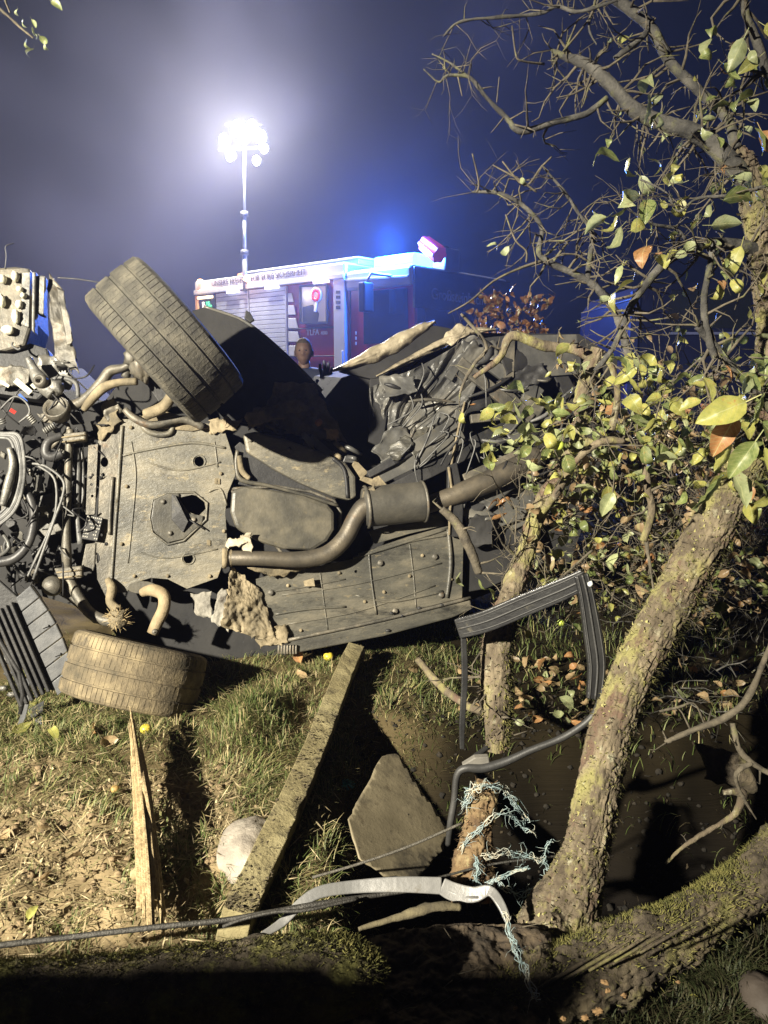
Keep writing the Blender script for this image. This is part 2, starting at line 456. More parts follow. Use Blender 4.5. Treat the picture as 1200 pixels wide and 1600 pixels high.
gc = blades(22000, (0.45, 1.6), (0.85, 1.75), lambda x, y: sstep(-.15, .08, x - .60 + (1.42 - y) * 1.0), 0.022, 0.05, .002, .004, [(0.028, 0.036, 0.013), (0.045, 0.05, 0.02), (0.06, 0.055, 0.028)], .9)  # corner blades coloured darker, standing in for dim light there
gd = blades(5000, (-0.7, -0.35), (2.45, 2.95), lambda x, y: np.exp(-(((x + 0.52) / 0.11) ** 2 + ((y - 2.72) / 0.20) ** 2)), 0.04, 0.09, .002, .0042, GC, .5, [.28, .28, .2, .16, .08])
V, F, T = merge([ga, gb, gc, gd])
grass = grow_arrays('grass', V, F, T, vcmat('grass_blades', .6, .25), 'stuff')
grass['label'] = 'short trampled autumn grass on the garden soil'
# far rough grass and weeds, coarser
V, F, T = merge([blades(14000, (-6, 9), (4.4, 11), lambda x, y: .9 * sstep(.3, .6, vn(x, y)), 0.06, 0.16, .008, .014, GC[:2] + [GC[4]], .6)])
og = grow_arrays('far_grass', V, F, T, MATS.get('x') or vcmat('far_grass_blades', .7, .2), 'stuff'); og['label'] = 'rough grass beyond the wreck'

# straw, chopped litter and crumbs of earth in the trampled patch
def flakes(n, xr, yr, dens, lmin, lmax, asp, cols, zoff=.006, tilt=.45):
    x = rs.uniform(*xr, n); y = rs.uniform(*yr, n); k = rs.rand(n) < dens(x, y); x, y = x[k], y[k]; n = len(x)
    z = gz(x, y) + rs.uniform(0, zoff * 2, n)
    l = rs.uniform(lmin, lmax, n); wd = l * rs.uniform(asp * .5, asp * 1.5, n)
    a = rs.uniform(0, 2 * np.pi, n); tz = rs.normal(0, tilt, n); tw = rs.normal(0, tilt, n)
    d = np.stack([np.cos(a) * np.cos(tz), np.sin(a) * np.cos(tz), np.sin(tz)], 1)
    s = np.stack([-np.sin(a) * np.cos(tw), np.cos(a) * np.cos(tw), np.sin(tw)], 1)
    c = np.stack([x, y, z], 1); l, wd = l[:, None] / 2, wd[:, None] / 2
    mid = np.stack([np.zeros(n), np.zeros(n), rs.uniform(-.3, .5, n)], 1) * wd
    V = np.stack([c - d * l, c - s * wd + mid, c + d * l, c + s * wd + mid], 1).reshape(-1, 3)
    o = np.arange(n) * 4; F = np.stack([o, o + 1, o + 2, o + 3], 1)
    cc = np.array(cols)[rs.randint(0, len(cols), n)] * rs.uniform(.6, 1.3, (n, 1))
    return V, F, np.repeat(cc, 4, 0)
LC = [(0.30, 0.24, 0.14), (0.22, 0.17, 0.09), (0.40, 0.33, 0.20), (0.13, 0.095, 0.05), (0.21, 0.19, 0.09)]
fa = flakes(17000, (-1.5, -.2), (1.3, 2.9), lambda x, y: litter_mask(x, y) * .9 + .07, .004, .020, .4, LC, .008)
fb = flakes(9000, (-1.5, 0), (1.4, 3.2), lambda x, y: .35 + .6 * litter_mask(x, y), .02, .08, .05, LC[:3] + [LC[4]], .02, .25)
fc = flakes(14000, (-.1, 1.9), (1.4, 3.3), lambda x, y: .6 * vn(x * 5, y * 5), .008, .03, .5, [(0.006, 0.005, 0.004), (0.012, 0.009, 0.006), (0.03, 0.022, 0.013), (0.055, 0.042, 0.025)], .01)  # flakes around the hollow blackened to keep its painted shade
V, F, T = merge([fa, fb, fc])
lit = grow_arrays('leaf_litter', V, F, T, vcmat('litter_flakes', .9, .1), 'stuff')
lit['label'] = 'loose straw and chopped leaf litter on the trampled soil'
# clods
cl = MB()
for i in range(900):
    x, y = rnd.uniform(-1.4, -.25), rnd.uniform(1.38, 2.5)
    if rnd.random() > float(litter_mask(np.array([x]), np.array([y]))[0]) * .9 + .12: continue
    r = rnd.uniform(.004, .013) * (1.5 if rnd.random() < .12 else 1)
    cl.ball((x, y, gzs(x, y) + r * .3), r, 4, .5, 2.2, (1, 1, .7), i)
c2 = MB()
for i in range(900):
    x, y = rnd.uniform(-.1, 1.5), rnd.uniform(1.5, 2.9); r = rnd.uniform(.004, .014) * (2 if rnd.random() < .1 else 1)
    c2.ball((x, y, gzs(x, y) + r * .3), r, 4, .6, 2.2, (1, 1, .7), i)
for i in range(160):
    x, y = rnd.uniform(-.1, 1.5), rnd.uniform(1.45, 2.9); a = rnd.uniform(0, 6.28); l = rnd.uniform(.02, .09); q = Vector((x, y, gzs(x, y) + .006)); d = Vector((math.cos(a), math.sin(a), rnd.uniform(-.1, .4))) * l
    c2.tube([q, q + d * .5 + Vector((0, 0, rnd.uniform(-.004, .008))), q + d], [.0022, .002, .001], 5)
o = build(c2, 'hollow_debris', mat('dark_debris', [(0.005, 0.004, 0.003), (0.010, 0.008, 0.005), (0.022, 0.017, 0.011)], 30, .95, 0, .6, 90)); o['kind'] = 'stuff'; o['label'] = 'dark clods and bits of stick on the floor of the hollow'  # debris coloured near-black to match the hollow's painted shade
clod_m = mat('clods', [(0.09, 0.065, 0.036), (0.18, 0.13, 0.072), (0.27, 0.20, 0.115)], 30, .95, 0, .6, 90)
o = build(cl, 'soil_crumbs', clod_m); o['kind'] = 'stuff'; o['label'] = 'crumbs of pale dry earth in the trampled patch'

# ================================================================ THE WRECKED CAR, on its side, underbody towards the viewer
car = thing('wrecked_car', (-0.30, 3.45, 0.0), 'overturned wrecked dark car on its side with its dusty underbody showing', 'car')
BK = -UN
def plate(name, outline, o, th, m, holes=(), bevel=.004, label=None, parent=car):
    b = MB(); b.slab([UB(x, y, o) for x, y in outline], BK * th, [[UB(x, y, o) for x, y in h] for h in holes])
    return build(b, name, m, parent, bevel=bevel, label=label)
def circ(cx, cy, rx, ry=None, n=16, a0=0):
    ry = ry or rx
    return [(cx + rx * math.cos(a0 + 2 * math.pi * k / n), cy + ry * math.sin(a0 + 2 * math.pi * k / n)) for k in range(n)]
def pipe(name, rows, m, n=12, parent=car, k=5, amp=0, label=None, bevel=0):
    b = MB(); p, r = ubpath(rows, k); b.tube(p, r, n, amp=amp, freq=25)
    return build(b, name, m, parent, label=label)
def bolt(b, px, py, o, r=5):
    p = UB(px, py, o); rr = r * pxm(p.y)
    b.lathe([(-.004, rr * 1.5), (0.002, rr * 1.5), (.002, rr), (.009, rr * .95), (.010, rr * .7), (.010, .0001)], p, UN, 8)

def bolto(px, py, o, r, parent, m=None):
    b = MB(); bolt(b, px, py, o, r); return build(b, 'bolt', m or steel_m, parent)
# body shell: dark closed body behind everything that faces us
shell_out = [(-40, 560), (60, 575), (125, 640), (165, 625), (250, 520), (318, 482), (372, 500), (402, 520), (432, 546), (446, 556),
             (492, 604), (508, 622), (534, 590), (560, 582), (600, 580), (660, 560), (742, 520), (905, 522), (965, 560), (955, 700),
             (890, 880), (735, 938), (450, 1016), (430, 1062), (380, 1090), (300, 1096), (225, 1060), (160, 960), (60, 930), (-40, 920)]  # lobe below the sill stands in for shadowed ground by the wheel
b = MB(); b.slab([UB(x, y, -.16) for x, y in shell_out], Vector((-.208, .978, 0)) * 1.15)
build(b, 'body_shell', bodydark_m, car)
# wing lining right of the upper wheel
plate('wing_lining', [(255, 500), (318, 480), (372, 498), (404, 519), (432, 545), (446, 557), (470, 580), (502, 612), (524, 645), (541, 690),
                      (500, 668), (445, 655), (400, 664), (352, 655), (300, 600)], -.07, .02, bodydark_m, bevel=.003)
b = MB()   # folded edge of the wing that catches the lamp behind it
p, r = ubpath([(318, 479, -.08, 2.5), (372, 497, -.08, 2.5), (404, 518, -.08, 3), (436, 546, -.09, 3.5), (470, 578, -.09, 3), (503, 611, -.08, 3)], 4)
b.tube(p, r, 6); build(b, 'wing_edge', bodypaint_m, car)
plate('bracket', [(384, 484), (391, 488), (398, 500), (391, 504), (382, 497)], -.08, .02, black_m)

# muddy crumpled wheel-arch, with crumbs of soil
def crumple(name, c4, off, amp, m, nu=34, nv=26, freq=9, seed=0, parent=car, radial=None, solid=.003, label=None):
    """c4: four pixel corners (tl, tr, br, bl); off: offsets of the four; wrinkled by noise folds"""
    b = MB(); cs = [UB(x, y, o) for (x, y), o in zip(c4, off)]
    def fn(u, v):
        p = (cs[0] * (1 - u) + cs[1] * u) * (1 - v) + (cs[3] * (1 - u) + cs[2] * u) * v
        q = p * freq + Vector((seed, 0, seed * 2))
        f = noise.ridged_multi_fractal(q, .9, 2.1, 4, 1, 2) * .5 + noise.noise(q * .5)
        if radial:
            f += 1.0 * math.sin(radial[0] * u + radial[1] * v + 2.0 * noise.noise(q * .4))
        e = noise.noise(q * 1.7 + Vector((9, 9, 9)))
        edge = min(u, 1 - u, v, 1 - v)
        p = p + UN * (amp * f)
        if edge < .03: p = p + (UU * e + Vector((0, 0, 1)) * noise.noise(q * 2.3)) * .018
        return p
    b.grid(fn, nu, nv)
    return build(b, name, m, parent, solid=solid, label=label)
mud_m = mat('dry_mud', [(0.09, 0.072, 0.045), (0.15, 0.12, 0.075), (0.22, 0.18, 0.11)], 14, .95, 0, .9, 60)
crumple('wheel_arch', [(430, 600), (490, 600), (542, 692), (400, 672)], [-.05, -.06, -.03, -.02], .022, mud_m, freq=14, seed=3)
crumple('wheel_arch', [(395, 640), (470, 622), (485, 640), (385, 672)], [.02, .01, .0, .02], .012, mud_m, 26, 12, 18, 5)
for (q, sd) in [([(327, 655), (362, 652), (372, 672), (330, 678)], 1), ([(385, 648), (440, 636), (452, 650), (384, 670)], 2), ([(352, 657), (378, 655), (372, 668), (350, 668)], 4)]:
    crumple('torn_plastic', q, [.05, .04, .05, .06], .010, mudsteel_m, 14, 8, 20, sd)

# engine undertray with its access opening and its drain holes
tray_out = [(190, 655), (250, 654), (338, 663), (352, 676), (364, 712), (368, 742), (356, 770), (352, 800), (356, 860), (340, 903), (292, 920), (262, 905),
            (236, 903), (205, 912), (198, 926), (172, 926), (178, 850), (183, 790), (187, 720)]
hole_a = [(279, 778), (300, 773), (318, 777), (321, 795), (310, 806), (294, 800)]
tray = plate('engine_undertray', tray_out, .05, .012, tray_m, [hole_a, circ(311, 721, 8), circ(294, 873, 8, 7.5)], .003)
def ringtube(b, outline, o, r):
    p = [UB(x, y, o) for x, y in outline]; p.append(p[0]); b.tube(p, r, 6, caps=False)
b = MB(); ringtube(b, circ(311, 721, 10), .052, .003); build(b, 'hole_rim', tray_m, tray)
b = MB(); ringtube(b, circ(294, 873, 10, 9), .052, .003); build(b, 'hole_rim', tray_m, tray)
for x, y in [(338, 752), (326, 848), (341, 752)]:
    b = MB(); b.slab([UB(x + i, y + j, .056) for i, j in [(-3, -5), (3, -4), (3, 5), (-3, 4)]], BK * .01); build(b, 'clip', mudsteel_m, tray, bevel=.002)
for rows in ([(192, 712, .051, 2), (230, 703, .051, 2), (300, 692, .051, 2.4), (352, 700, .051, 2)], [(183, 785, .052, 2.6), (187, 720, .053, 3), (191, 665, .052, 3)],
             [(183, 785, .052, 2.6), (178, 850, .053, 2.6), (173, 922, .053, 2.6)],
             [(217, 650, .056, 4), (226, 670, .058, 4.5), (245, 679, .058, 4.5), (266, 676, .058, 4.5), (270, 660, .056, 4)],
             [(326, 768, .052, 2), (344, 764, .052, 2), (354, 790, .052, 2)]):
    pipe('rib', rows, tray_m, 8, tray)
b = MB()
b.slab([UB(x, y, .062) for x, y in [(240, 782), (262, 771), (280, 771), (280, 779), (294, 802), (318, 806), (316, 818), (288, 842), (262, 848), (240, 830), (236, 810)]], BK * .012)
acc = build(b, 'access_cover', cover_m, car, bevel=.004)
b = MB(); ringtube(b, [(239, 781), (262, 770), (302, 769), (324, 786), (322, 812), (287, 845), (262, 851), (238, 832), (234, 808)], .055, .0055); build(b, 'cover_rim', tray_m, acc)
b = MB(); b.slab([UB(268, 772, .066), UB(274, 774, .078), UB(284, 795, .092), UB(294, 815, .090), UB(286, 832, .070), UB(268, 812, .066)], BK * .004); build(b, 'bent_flap', black_m, acc, bevel=.002)
for x, y in [(255, 784), (266, 833), (303, 812)]: bolto(x, y, .064, 3, acc)
b = MB(); b.tube([UB(296, 812, .075), UB(308, 820, .08), UB(321, 828, .07)], .0035, 6); build(b, 'bent_clip', black_m, acc)

for x, y in [(205, 668), (330, 676), (345, 740), (350, 830), (328, 900), (210, 900), (198, 760), (190, 850), (300, 660), (262, 900)]: bolto(x, y, .052, 2.2, tray, mudsteel_m)
for rows in ([(205, 690, .051, 1.4), (212, 740, .051, 1.6), (208, 800, .051, 1.4), (200, 880, .051, 1.2)], [(225, 720, .051, 1.2), (280, 735, .051, 1.6), (345, 722, .051, 1.2)], [(215, 862, .051, 1.2), (262, 872, .051, 1.4), (340, 858, .051, 1.2)], [(335, 690, .051, 1.4), (340, 730, .051, 1.4)]):
    pipe('pressed_rib', rows, tray_m, 8, tray)
# front subframe with holes, brown edge line and two uprights
sub = plate('subframe', [(153, 690), (160, 668), (190, 656), (187, 720), (183, 790), (178, 850), (172, 926), (168, 938), (152, 905), (148, 840), (155, 770)], .035, .025, steel_m,
            [circ(163, 722, 6, 8), circ(161, 742, 3), circ(158, 836, 2.5), circ(166, 850, 3), circ(150, 872, 6, 9)], .004)
for rows in ([(176, 745, .04, 3), (172, 800, .042, 3), (171, 835, .04, 3)],):
    pipe('weld_seam', rows, steel_m, 8, sub)
plate('upright', [(138, 696), (153, 694), (150, 760), (148, 804), (134, 804), (136, 750)], .05, .02, steel_m, [circ(145, 742, 2.2), circ(143, 757, 2.2), circ(144, 775, 2.2)], .004)
plate('upright', [(134, 850), (150, 848), (148, 885), (146, 892), (127, 895), (128, 880)], .04, .02, steel_m)
crumple('bent_flange', [(152, 660), (182, 640), (190, 660), (155, 690)], [.04, .06, .05, .04], .014, mudsteel_m, 16, 14, 20, 8)
crumple('torn_mount', [(157, 640), (178, 618), (192, 640), (168, 660)], [.05, .06, .05, .05], .014, steel_m, 14, 12, 22, 12)
st = plate('sticker', [(136, 804), (161, 809), (152, 846), (127, 842)], .07, .006, black_m)
b = MB()
for row in range(7):
    for k in range(8):
        if rnd.random() < .25: continue
        u0, v0 = (k + .15) / 8.4, (row + .3) / 7.4
        def q(u, v): return UB(136 + 25 * u - 9 * v, 804 + 5 * u + 38 * v, .072)
        b.slab([q(u0 + .02, v0), q(u0 + .10, v0), q(u0 + .10, v0 + .055), q(u0 + .02, v0 + .055)], BK * .001)
build(b, 'print', mat('grey_print', [(0.28, 0.27, 0.24)], 8, .7, 0, 0), st)

# anti-roll bar with its two clamps
pipe('anti_roll_bar', [(110, 672, .05, 6), (108, 700, .06, 6), (106, 760, .06, 6), (104, 830, .06, 6.5), (104, 868, .06, 8), (106, 890, .05, 6)], steel_m, 12)
for (x0, y0, x1, y1) in [(92, 674, 134, 692), (84, 884, 128, 906)]:
    b = MB(); b.slab([UB(x, y, .09) for x, y in [(x0, y0 + 4), (x1, y0), (x1, y1 - 3), (x0 + 8, y1)]], BK * .05); c = build(b, 'bar_clamp', steel_m, car, bevel=.006)
    for j in (.3, .7):
        b = MB(); b.tube([UB(x0 + 4, y0 + 4 + (y1 - y0) * j, .092), UB(x1, y0 + (y1 - y0) * j, .092)], .004, 6); build(b, 'band', mudsteel_m, c)
# lower steering arm, wishbone, ball joint caked in straw
pipe('steering_arm', [(106, 900, .05, 9), (118, 925, .06, 9), (138, 955, .09, 9), (160, 968, .12, 9), (182, 973, .14, 8)], steel_m)
plate('wishbone', [(70, 908), (86, 900), (110, 930), (136, 945), (150, 965), (178, 970), (176, 977), (146, 974), (120, 950), (90, 925)], .05, .02, steel_m)
b = MB(); p = UB(84, 915, .07); b.lathe([(0, .001), (.0, .03), (.02, .045), (.04, .04), (.055, .025), (.056, .001)], p, UN, 16); build(b, 'bush', steel_m, car)
b = MB(); b.ball(UB(184, 968, .15), .038, 10, .45, 2.5, (1, .9, 1.1), 3); bj = build(b, 'ball_joint', mudsteel_m, car)
b = MB()
for i in range(130):
    a, c_ = rnd.uniform(0, 6.28), rnd.uniform(-1, 1)
    d = Vector((math.cos(a) * math.sqrt(1 - c_ * c_), math.sin(a) * math.sqrt(1 - c_ * c_), c_)); p0 = UB(184, 967, .15) + d * .03
    b.tube([p0, p0 + d * rnd.uniform(.01, .03) + Vector((rnd.uniform(-.02, .02), 0, rnd.uniform(-.02, .02)))], [.0016, .0006], 4)
o = build(b, 'caught_straw', mat('straw', [(0.25, 0.18, 0.09), (0.42, 0.33, 0.18)], 30, .9, 0, 0), bj); o['kind'] = 'stuff'
pipe('lower_link', [(168, 905, .07, 5), (175, 920, .09, 8), (172, 940, .10, 7), (186, 955, .12, 8)], mudsteel_m)
# bent pale arm
pipe('bent_arm', [(222, 926, .10, 7), (238, 922, .13, 10), (255, 930, .16, 10), (256, 950, .17, 10), (246, 972, .17, 10), (238, 990, .17, 9)], mat('tan_arm', [(0.15, 0.115, 0.065), (0.27, 0.21, 0.125)], 12, .8, 0, .5, 60), 14)
b = MB(); b.lathe([(-.01, .012), (.012, .012), (.012, .005), (.018, .001)], UB(242, 987, .20), UN, 10); build(b, 'bolt', steel_m, car)
plate('tow_eye', circ(222, 918, 24, 10, 16), .06, .02, cover_m)

# upper suspension, tie rods, knuckle
pipe('control_arm', [(85, 632, .04, 7), (118, 632, .07, 8), (136, 620, .10, 7), (158, 598, .13, 8), (172, 580, .14, 8), (192, 575, .15, 6), (204, 568, .16, 5)], steel_m)
pipe('tie_rod', [(131, 640, .10, 5), (140, 628, .12, 6.5), (162, 606, .15, 7.5), (185, 598, .17, 6), (214, 596, .19, 6)], mudsteel_m)
pipe('spring_link', [(262, 568, .16, 7), (268, 590, .18, 7), (268, 616, .18, 8), (255, 636, .16, 9), (228, 648, .12, 9)], mudsteel_m)
pipe('drive_shaft', [(196, 590, .12, 7), (202, 565, .14, 8), (210, 545, .16, 10), (222, 530, .18, 12)], steel_m)
b = MB(); b.ball(UB(222, 575, .19), .045, 10, .5, 2, (1, .8, 1.3), 9); b.ball(UB(205, 560, .17), .03, 8, .5, 2, (1, 1, 1.5), 2); build(b, 'knuckle', steel_m, car)
plate('brake_shield', [(205, 520), (228, 540), (250, 585), (262, 620), (248, 628), (222, 590), (200, 545)], .12, .01, black_m)
plate('link_plate', [(205, 655), (250, 640), (300, 655), (330, 668), (300, 674), (240, 668)], .06, .02, mudsteel_m)
pipe('link', [(195, 640, .08, 5), (212, 655, .09, 6), (240, 664, .09, 6), (285, 655, .08, 6), (318, 668, .07, 6)], steel_m)

# ---- wheels
def wheel(name, c, ax, Rr, wd, m, dirt_seed=0):
    root_c = Vector(c); ax = Vector(ax).normalized()
    NB = 84
    angs = []
    for k in range(NB):
        a = 2 * math.pi * k / NB; s_ = 2 * math.pi / NB
        angs += [a, a + s_ * .90, a + s_ * .925, a + s_ * .975]
    h = wd / 2; gd_ = .007
    prof = [(-h * .62, Rr * .68), (-h * .92, Rr * .76), (-h * 1.02, Rr * .86), (-h * .97, Rr * .945), (-h * .88, Rr * .982)]
    ribs = [(-.83, -.55), (-.48, -.06), (.06, .48), (.55, .83)]
    tags = [0] * len(prof)
    for i, (a, c_) in enumerate(ribs):
        cr = lambda u: Rr * (1 - .022 * u * u)
        prof += [(h * a, cr(a)), (h * (a + c_) / 2, cr((a + c_) / 2)), (h * c_, cr(c_))]; tags += [1 if i in (0, 3) else 2] * 3
        if i < 3:
            n_ = ribs[i + 1][0]
            prof += [(h * (c_ + .012), cr(c_) - gd_), (h * (n_ - .012), cr(n_) - gd_)]; tags += [0, 0]
    prof += [(h * .88, Rr * .982), (h * .97, Rr * .945), (h * 1.02, Rr * .86), (h * .92, Rr * .76), (h * .62, Rr * .68)]; tags += [0] * 5
    tags[4] = 1; tags[-5] = 1
    def rf(i, k, r):
        g = k % 4
        if tags[i] == 1 and g in (2, 3): return r - .006
        if tags[i] == 2 and g == 2 and (k // 4 + i) % 2 == 0: return r - .004
        if tags[i]: return r + .0015 * noise.noise(Vector((i * 1.7, k * .35, 5)))
        return r
    b = MB(); b.lathe(prof, c, ax, angs, rf, closed=True)
    b.sm = [False] * len(b.sm)
    t = build(b, 'tyre', m, car)
    b = MB()
    b.lathe([(-h * .66, Rr * .70), (-h * .60, Rr * .66), (-h * .2, Rr * .60), (h * .3, Rr * .60), (h * .60, Rr * .66), (h * .66, Rr * .70)], c, ax, 40)
    b.lathe([(-h * .25, .001), (-h * .25, .09), (-h * .1, .12), (-h * .05, Rr * .6), (h * .0, Rr * .6), (h * .05, .11), (h * .1, .001)], c, ax, 40)
    build(b, 'rim', steel_m, t)
    return t
wheel('wheel', P(261, 535, 2.98), (-.76, -.22, -.65), .318, .262, tyre_a_m)
wheel('wheel', P(211, 1052, 2.93), (.22, .40, .9), .282, .255, tyre_b_m)

# ---- heat shields, recess, tunnel covers
plate('recess', [(364, 700), (375, 690), (420, 720), (480, 758), (530, 778), (505, 786), (440, 770), (372, 757)], .02, .03, black_m)
pipe('recess_rim', [(371, 704, .04, 3), (369, 728, .04, 3.5), (378, 750, .04, 4), (420, 759, .04, 3), (470, 772, .04, 3), (528, 790, .04, 3)], cover_m, 8)
pipe('recess_rib', [(374, 712, .05, 4), (378, 735, .05, 5), (390, 748, .05, 4)], mudsteel_m, 8)
b = MB()
sh_o = [(380, 678), (398, 674), (440, 684), (500, 705), (540, 722), (556, 745), (557, 776), (546, 782), (520, 776), (470, 756), (425, 732), (385, 706)]
b.slab([UB(x, y, .07) for x, y in sh_o], BK * .05); hs = build(b, 'heat_shield', tray_m, car, bevel=.012)
for x, y in [(392, 688), (452, 702), (541, 745)]: bolto(x, y, .07, 2.4, hs)
pipe('shield_seam', [(520, 716, .073, 3), (538, 735, .074, 3), (543, 778, .073, 3)], black_m, 8, hs)
b = MB()
cv = [(362, 766), (380, 760), (430, 766), (480, 775), (512, 787), (523, 800), (523, 828), (512, 846), (490, 860), (440, 858), (400, 845), (368, 825), (360, 800)]
b.slab([UB(x, y, .10) for x, y in cv], BK * .09); tc_ = build(b, 'tunnel_cover', cover_m, car, bevel=.02)
b = MB(); ringtube(b, [(360, 764), (430, 760), (485, 768), (522, 782), (532, 800), (531, 832), (516, 854), (492, 867), (440, 864)], .03, .008); build(b, 'cover_flange', steel_m, tc_)
crumple('torn_bracket', [(372, 842), (392, 832), (397, 878), (384, 872)], [.11, .13, .14, .11], .012, mat('pale_alloy', [(0.22, 0.19, 0.135), (0.40, 0.355, 0.27)], 14, .6, .2, .5, 60), 14, 18, 24, 4)
crumple('torn_bracket', [(352, 846), (385, 836), (388, 848), (356, 858)], [.10, .12, .13, .10], .010, MATS['pale_alloy'], 16, 8, 24, 7)

# upper edge debris between shield and side
for i in range(26):
    x = rnd.uniform(400, 590); y = 655 + (x - 400) * .42 + rnd.uniform(-20, 22)
    a = rnd.uniform(.2, .9); l = rnd.uniform(10, 46)
    x1, y1 = x + l * math.cos(a), y + l * math.sin(a)
    m_ = rnd.choice([black_m, steel_m, bodypaint_m, mudsteel_m])
    if rnd.random() < .5: pipe('torn_trim', [(x, y, .03, 4), ((x + x1) / 2 + rnd.uniform(-5, 5), (y + y1) / 2, rnd.uniform(.03, .07), 4), (x1, y1, .03, 3)], m_, 6, k=3)
    else: plate('torn_trim', [(x, y), (x1, y1), (x1 - rnd.uniform(4, 12), y1 + rnd.uniform(4, 14)), (x - 4, y + rnd.uniform(6, 12))], rnd.uniform(.02, .06), .01, m_)
b = MB(); b.ball(UB(498, 660, .05), .017, 8, .3, 2); build(b, 'rust_lump', mat('rust', [(0.22, 0.09, 0.04), (0.35, 0.17, 0.08)], 20, .9, 0, .5, 60), car)
crumple('rust_flake', [(508, 668), (530, 672), (528, 690), (510, 684)], [.04, .04, .04, .04], .01, mat('rust_pale', [(0.25, 0.16, 0.09), (0.36, 0.26, 0.15)], 20, .9, 0, .5, 60), 10, 10, 30, 3)

# ---- exhaust
pipe('exhaust_pipe', [(356, 872, .10, 12), (385, 872, .12, 12), (420, 873, .13, 12), (468, 874, .13, 13), (510, 866, .13, 14), (538, 842, .13, 14), (554, 812, .13, 14), (566, 795, .13, 15), (580, 788, .13, 17)], pipe_m, 20)
b = MB(); p0, p1 = UB(347, 872, .10), UB(360, 872, .10); b.lathe([(0, .001), (0, .045), (.018, .05), (.024, .03), (.04, .04), (.05, .03)], p0, p1 - p0, 20)
fl = build(b, 'exhaust_flange', mudsteel_m, car)
b = MB(); a0, a1 = UB(566, 793, .10), UB(665, 783, .10); ax = a1 - a0; L_ = ax.length
b.lathe([(0, .03), (.0, .05), (.008, .088), (.018, .094), (.03, .095), (L_ * .5, .097), (L_ - .03, .095), (L_ - .015, .099), (L_ - .006, .092), (L_, .05), (L_, .001)], a0, ax, 40)
mf = build(b, 'muffler', mat('muffler_steel', [(0.045, 0.043, 0.038), (0.075, 0.07, 0.058), (0.11, 0.10, 0.08)], 6, .55, .3, .2, 50), car)
b = MB(); b.lathe([(0, .097), (.004, .103), (.012, .103), (.016, .097)], a0 + ax.normalized() * .012, ax, 40); b.lathe([(0, .097), (.004, .102), (.010, .102), (.014, .097)], a1 - ax.normalized() * .02, ax, 40); build(b, 'seam', steel_m, mf)
crumple('hanger', [(566, 768), (584, 758), (592, 775), (570, 790)], [.14, .16, .15, .14], .008, mudsteel_m, 10, 10, 24, 2)
pipe('rear_pipe', [(664, 790, .06, 14), (700, 778, .08, 15), (740, 762, .09, 17), (780, 745, .09, 18), (842, 712, .08, 17)], pipe_m, 20)

# ---- floor pan, seams, sill
fl_o = [(400, 905), (440, 893), (500, 884), (552, 874), (590, 855), (640, 838), (698, 822), (716, 824), (724, 845), (722, 934), (660, 950), (590, 972), (500, 992), (445, 1006), (420, 1010), (408, 988), (396, 966), (402, 938)]
fp = plate('floor_pan', fl_o, .03, .02, floor_m, [circ(556, 893, 2.5)], .004)
for rows in ([(560, 866, .030, 2.0), (640, 846, .030, 2.4), (698, 836, .030, 2.4)], [(556, 930, .030, 1.6), (610, 940, .030, 2.4), (692, 924, .030, 2.4)], [(552, 872, .032, 2), (600, 858, .033, 2.5), (700, 826, .032, 2)],
             [(700, 826, .034, 3), (704, 880, .036, 4), (698, 934, .034, 3)], [(420, 925, .030, 1.6), (470, 918, .030, 1.6), (540, 905, .030, 1.2)], [(430, 960, .032, 2), (480, 952, .033, 2), (540, 948, .032, 2)],
             [(576, 862, .033, 2), (580, 905, .034, 1.6), (588, 960, .033, 2)]):
    pipe('seam', rows, floor_m, 8, fp)
for x, y in [(595, 880), (680, 870), (482, 914), (424, 926), (618, 955), (690, 930), (655, 958), (540, 985)]: bolto(x, y, .034, 3.6, fp)
b = MB(); b.slab([UB(474, 908, .034), UB(490, 903, .07), UB(492, 916, .075), UB(476, 916, .034)], BK * .004); build(b, 'bent_tab', mudsteel_m, fp)
plate('floor_panel', [(576, 830), (700, 796), (708, 818), (640, 834), (586, 850)], .02, .02, floor_m)
for rows in ([(440, 930, .031, 1.2), (560, 912, .031, 1.4), (690, 880, .031, 1.2)], [(450, 975, .031, 1.2), (560, 955, .031, 1.4), (680, 915, .031, 1.2)], [(640, 850, .031, 1.4), (646, 900, .031, 1.2), (650, 950, .031, 1.2)], [(500, 895, .031, 1.4), (506, 940, .031, 1.2), (512, 984, .031, 1.2)]):
    pipe('pressed_rib', rows, floor_m, 8, fp)
for x, y in [(450, 915), (530, 895), (570, 940), (640, 900), (470, 985), (660, 868), (600, 925), (705, 905)]: bolto(x, y, .032, 2, fp, mudsteel_m)
plate('sill', [(455, 1022), (448, 1000), (520, 988), (600, 970), (700, 944), (735, 936), (738, 952), (705, 966), (600, 994)], .055, .06, floor_m, bevel=.008)
pipe('sill_seam', [(450, 1000, .058, 3), (600, 968, .058, 3), (735, 934, .058, 3)], steel_m, 8)
b = MB()
for x, y in [(612, 958), (628, 962), (690, 945), (655, 950), (606, 985)]: b.ball(UB(x, y, .06), .009, 6, .4, 2, (1.4, 1, .8), x)
build(b, 'sill_clips', black_m, car)
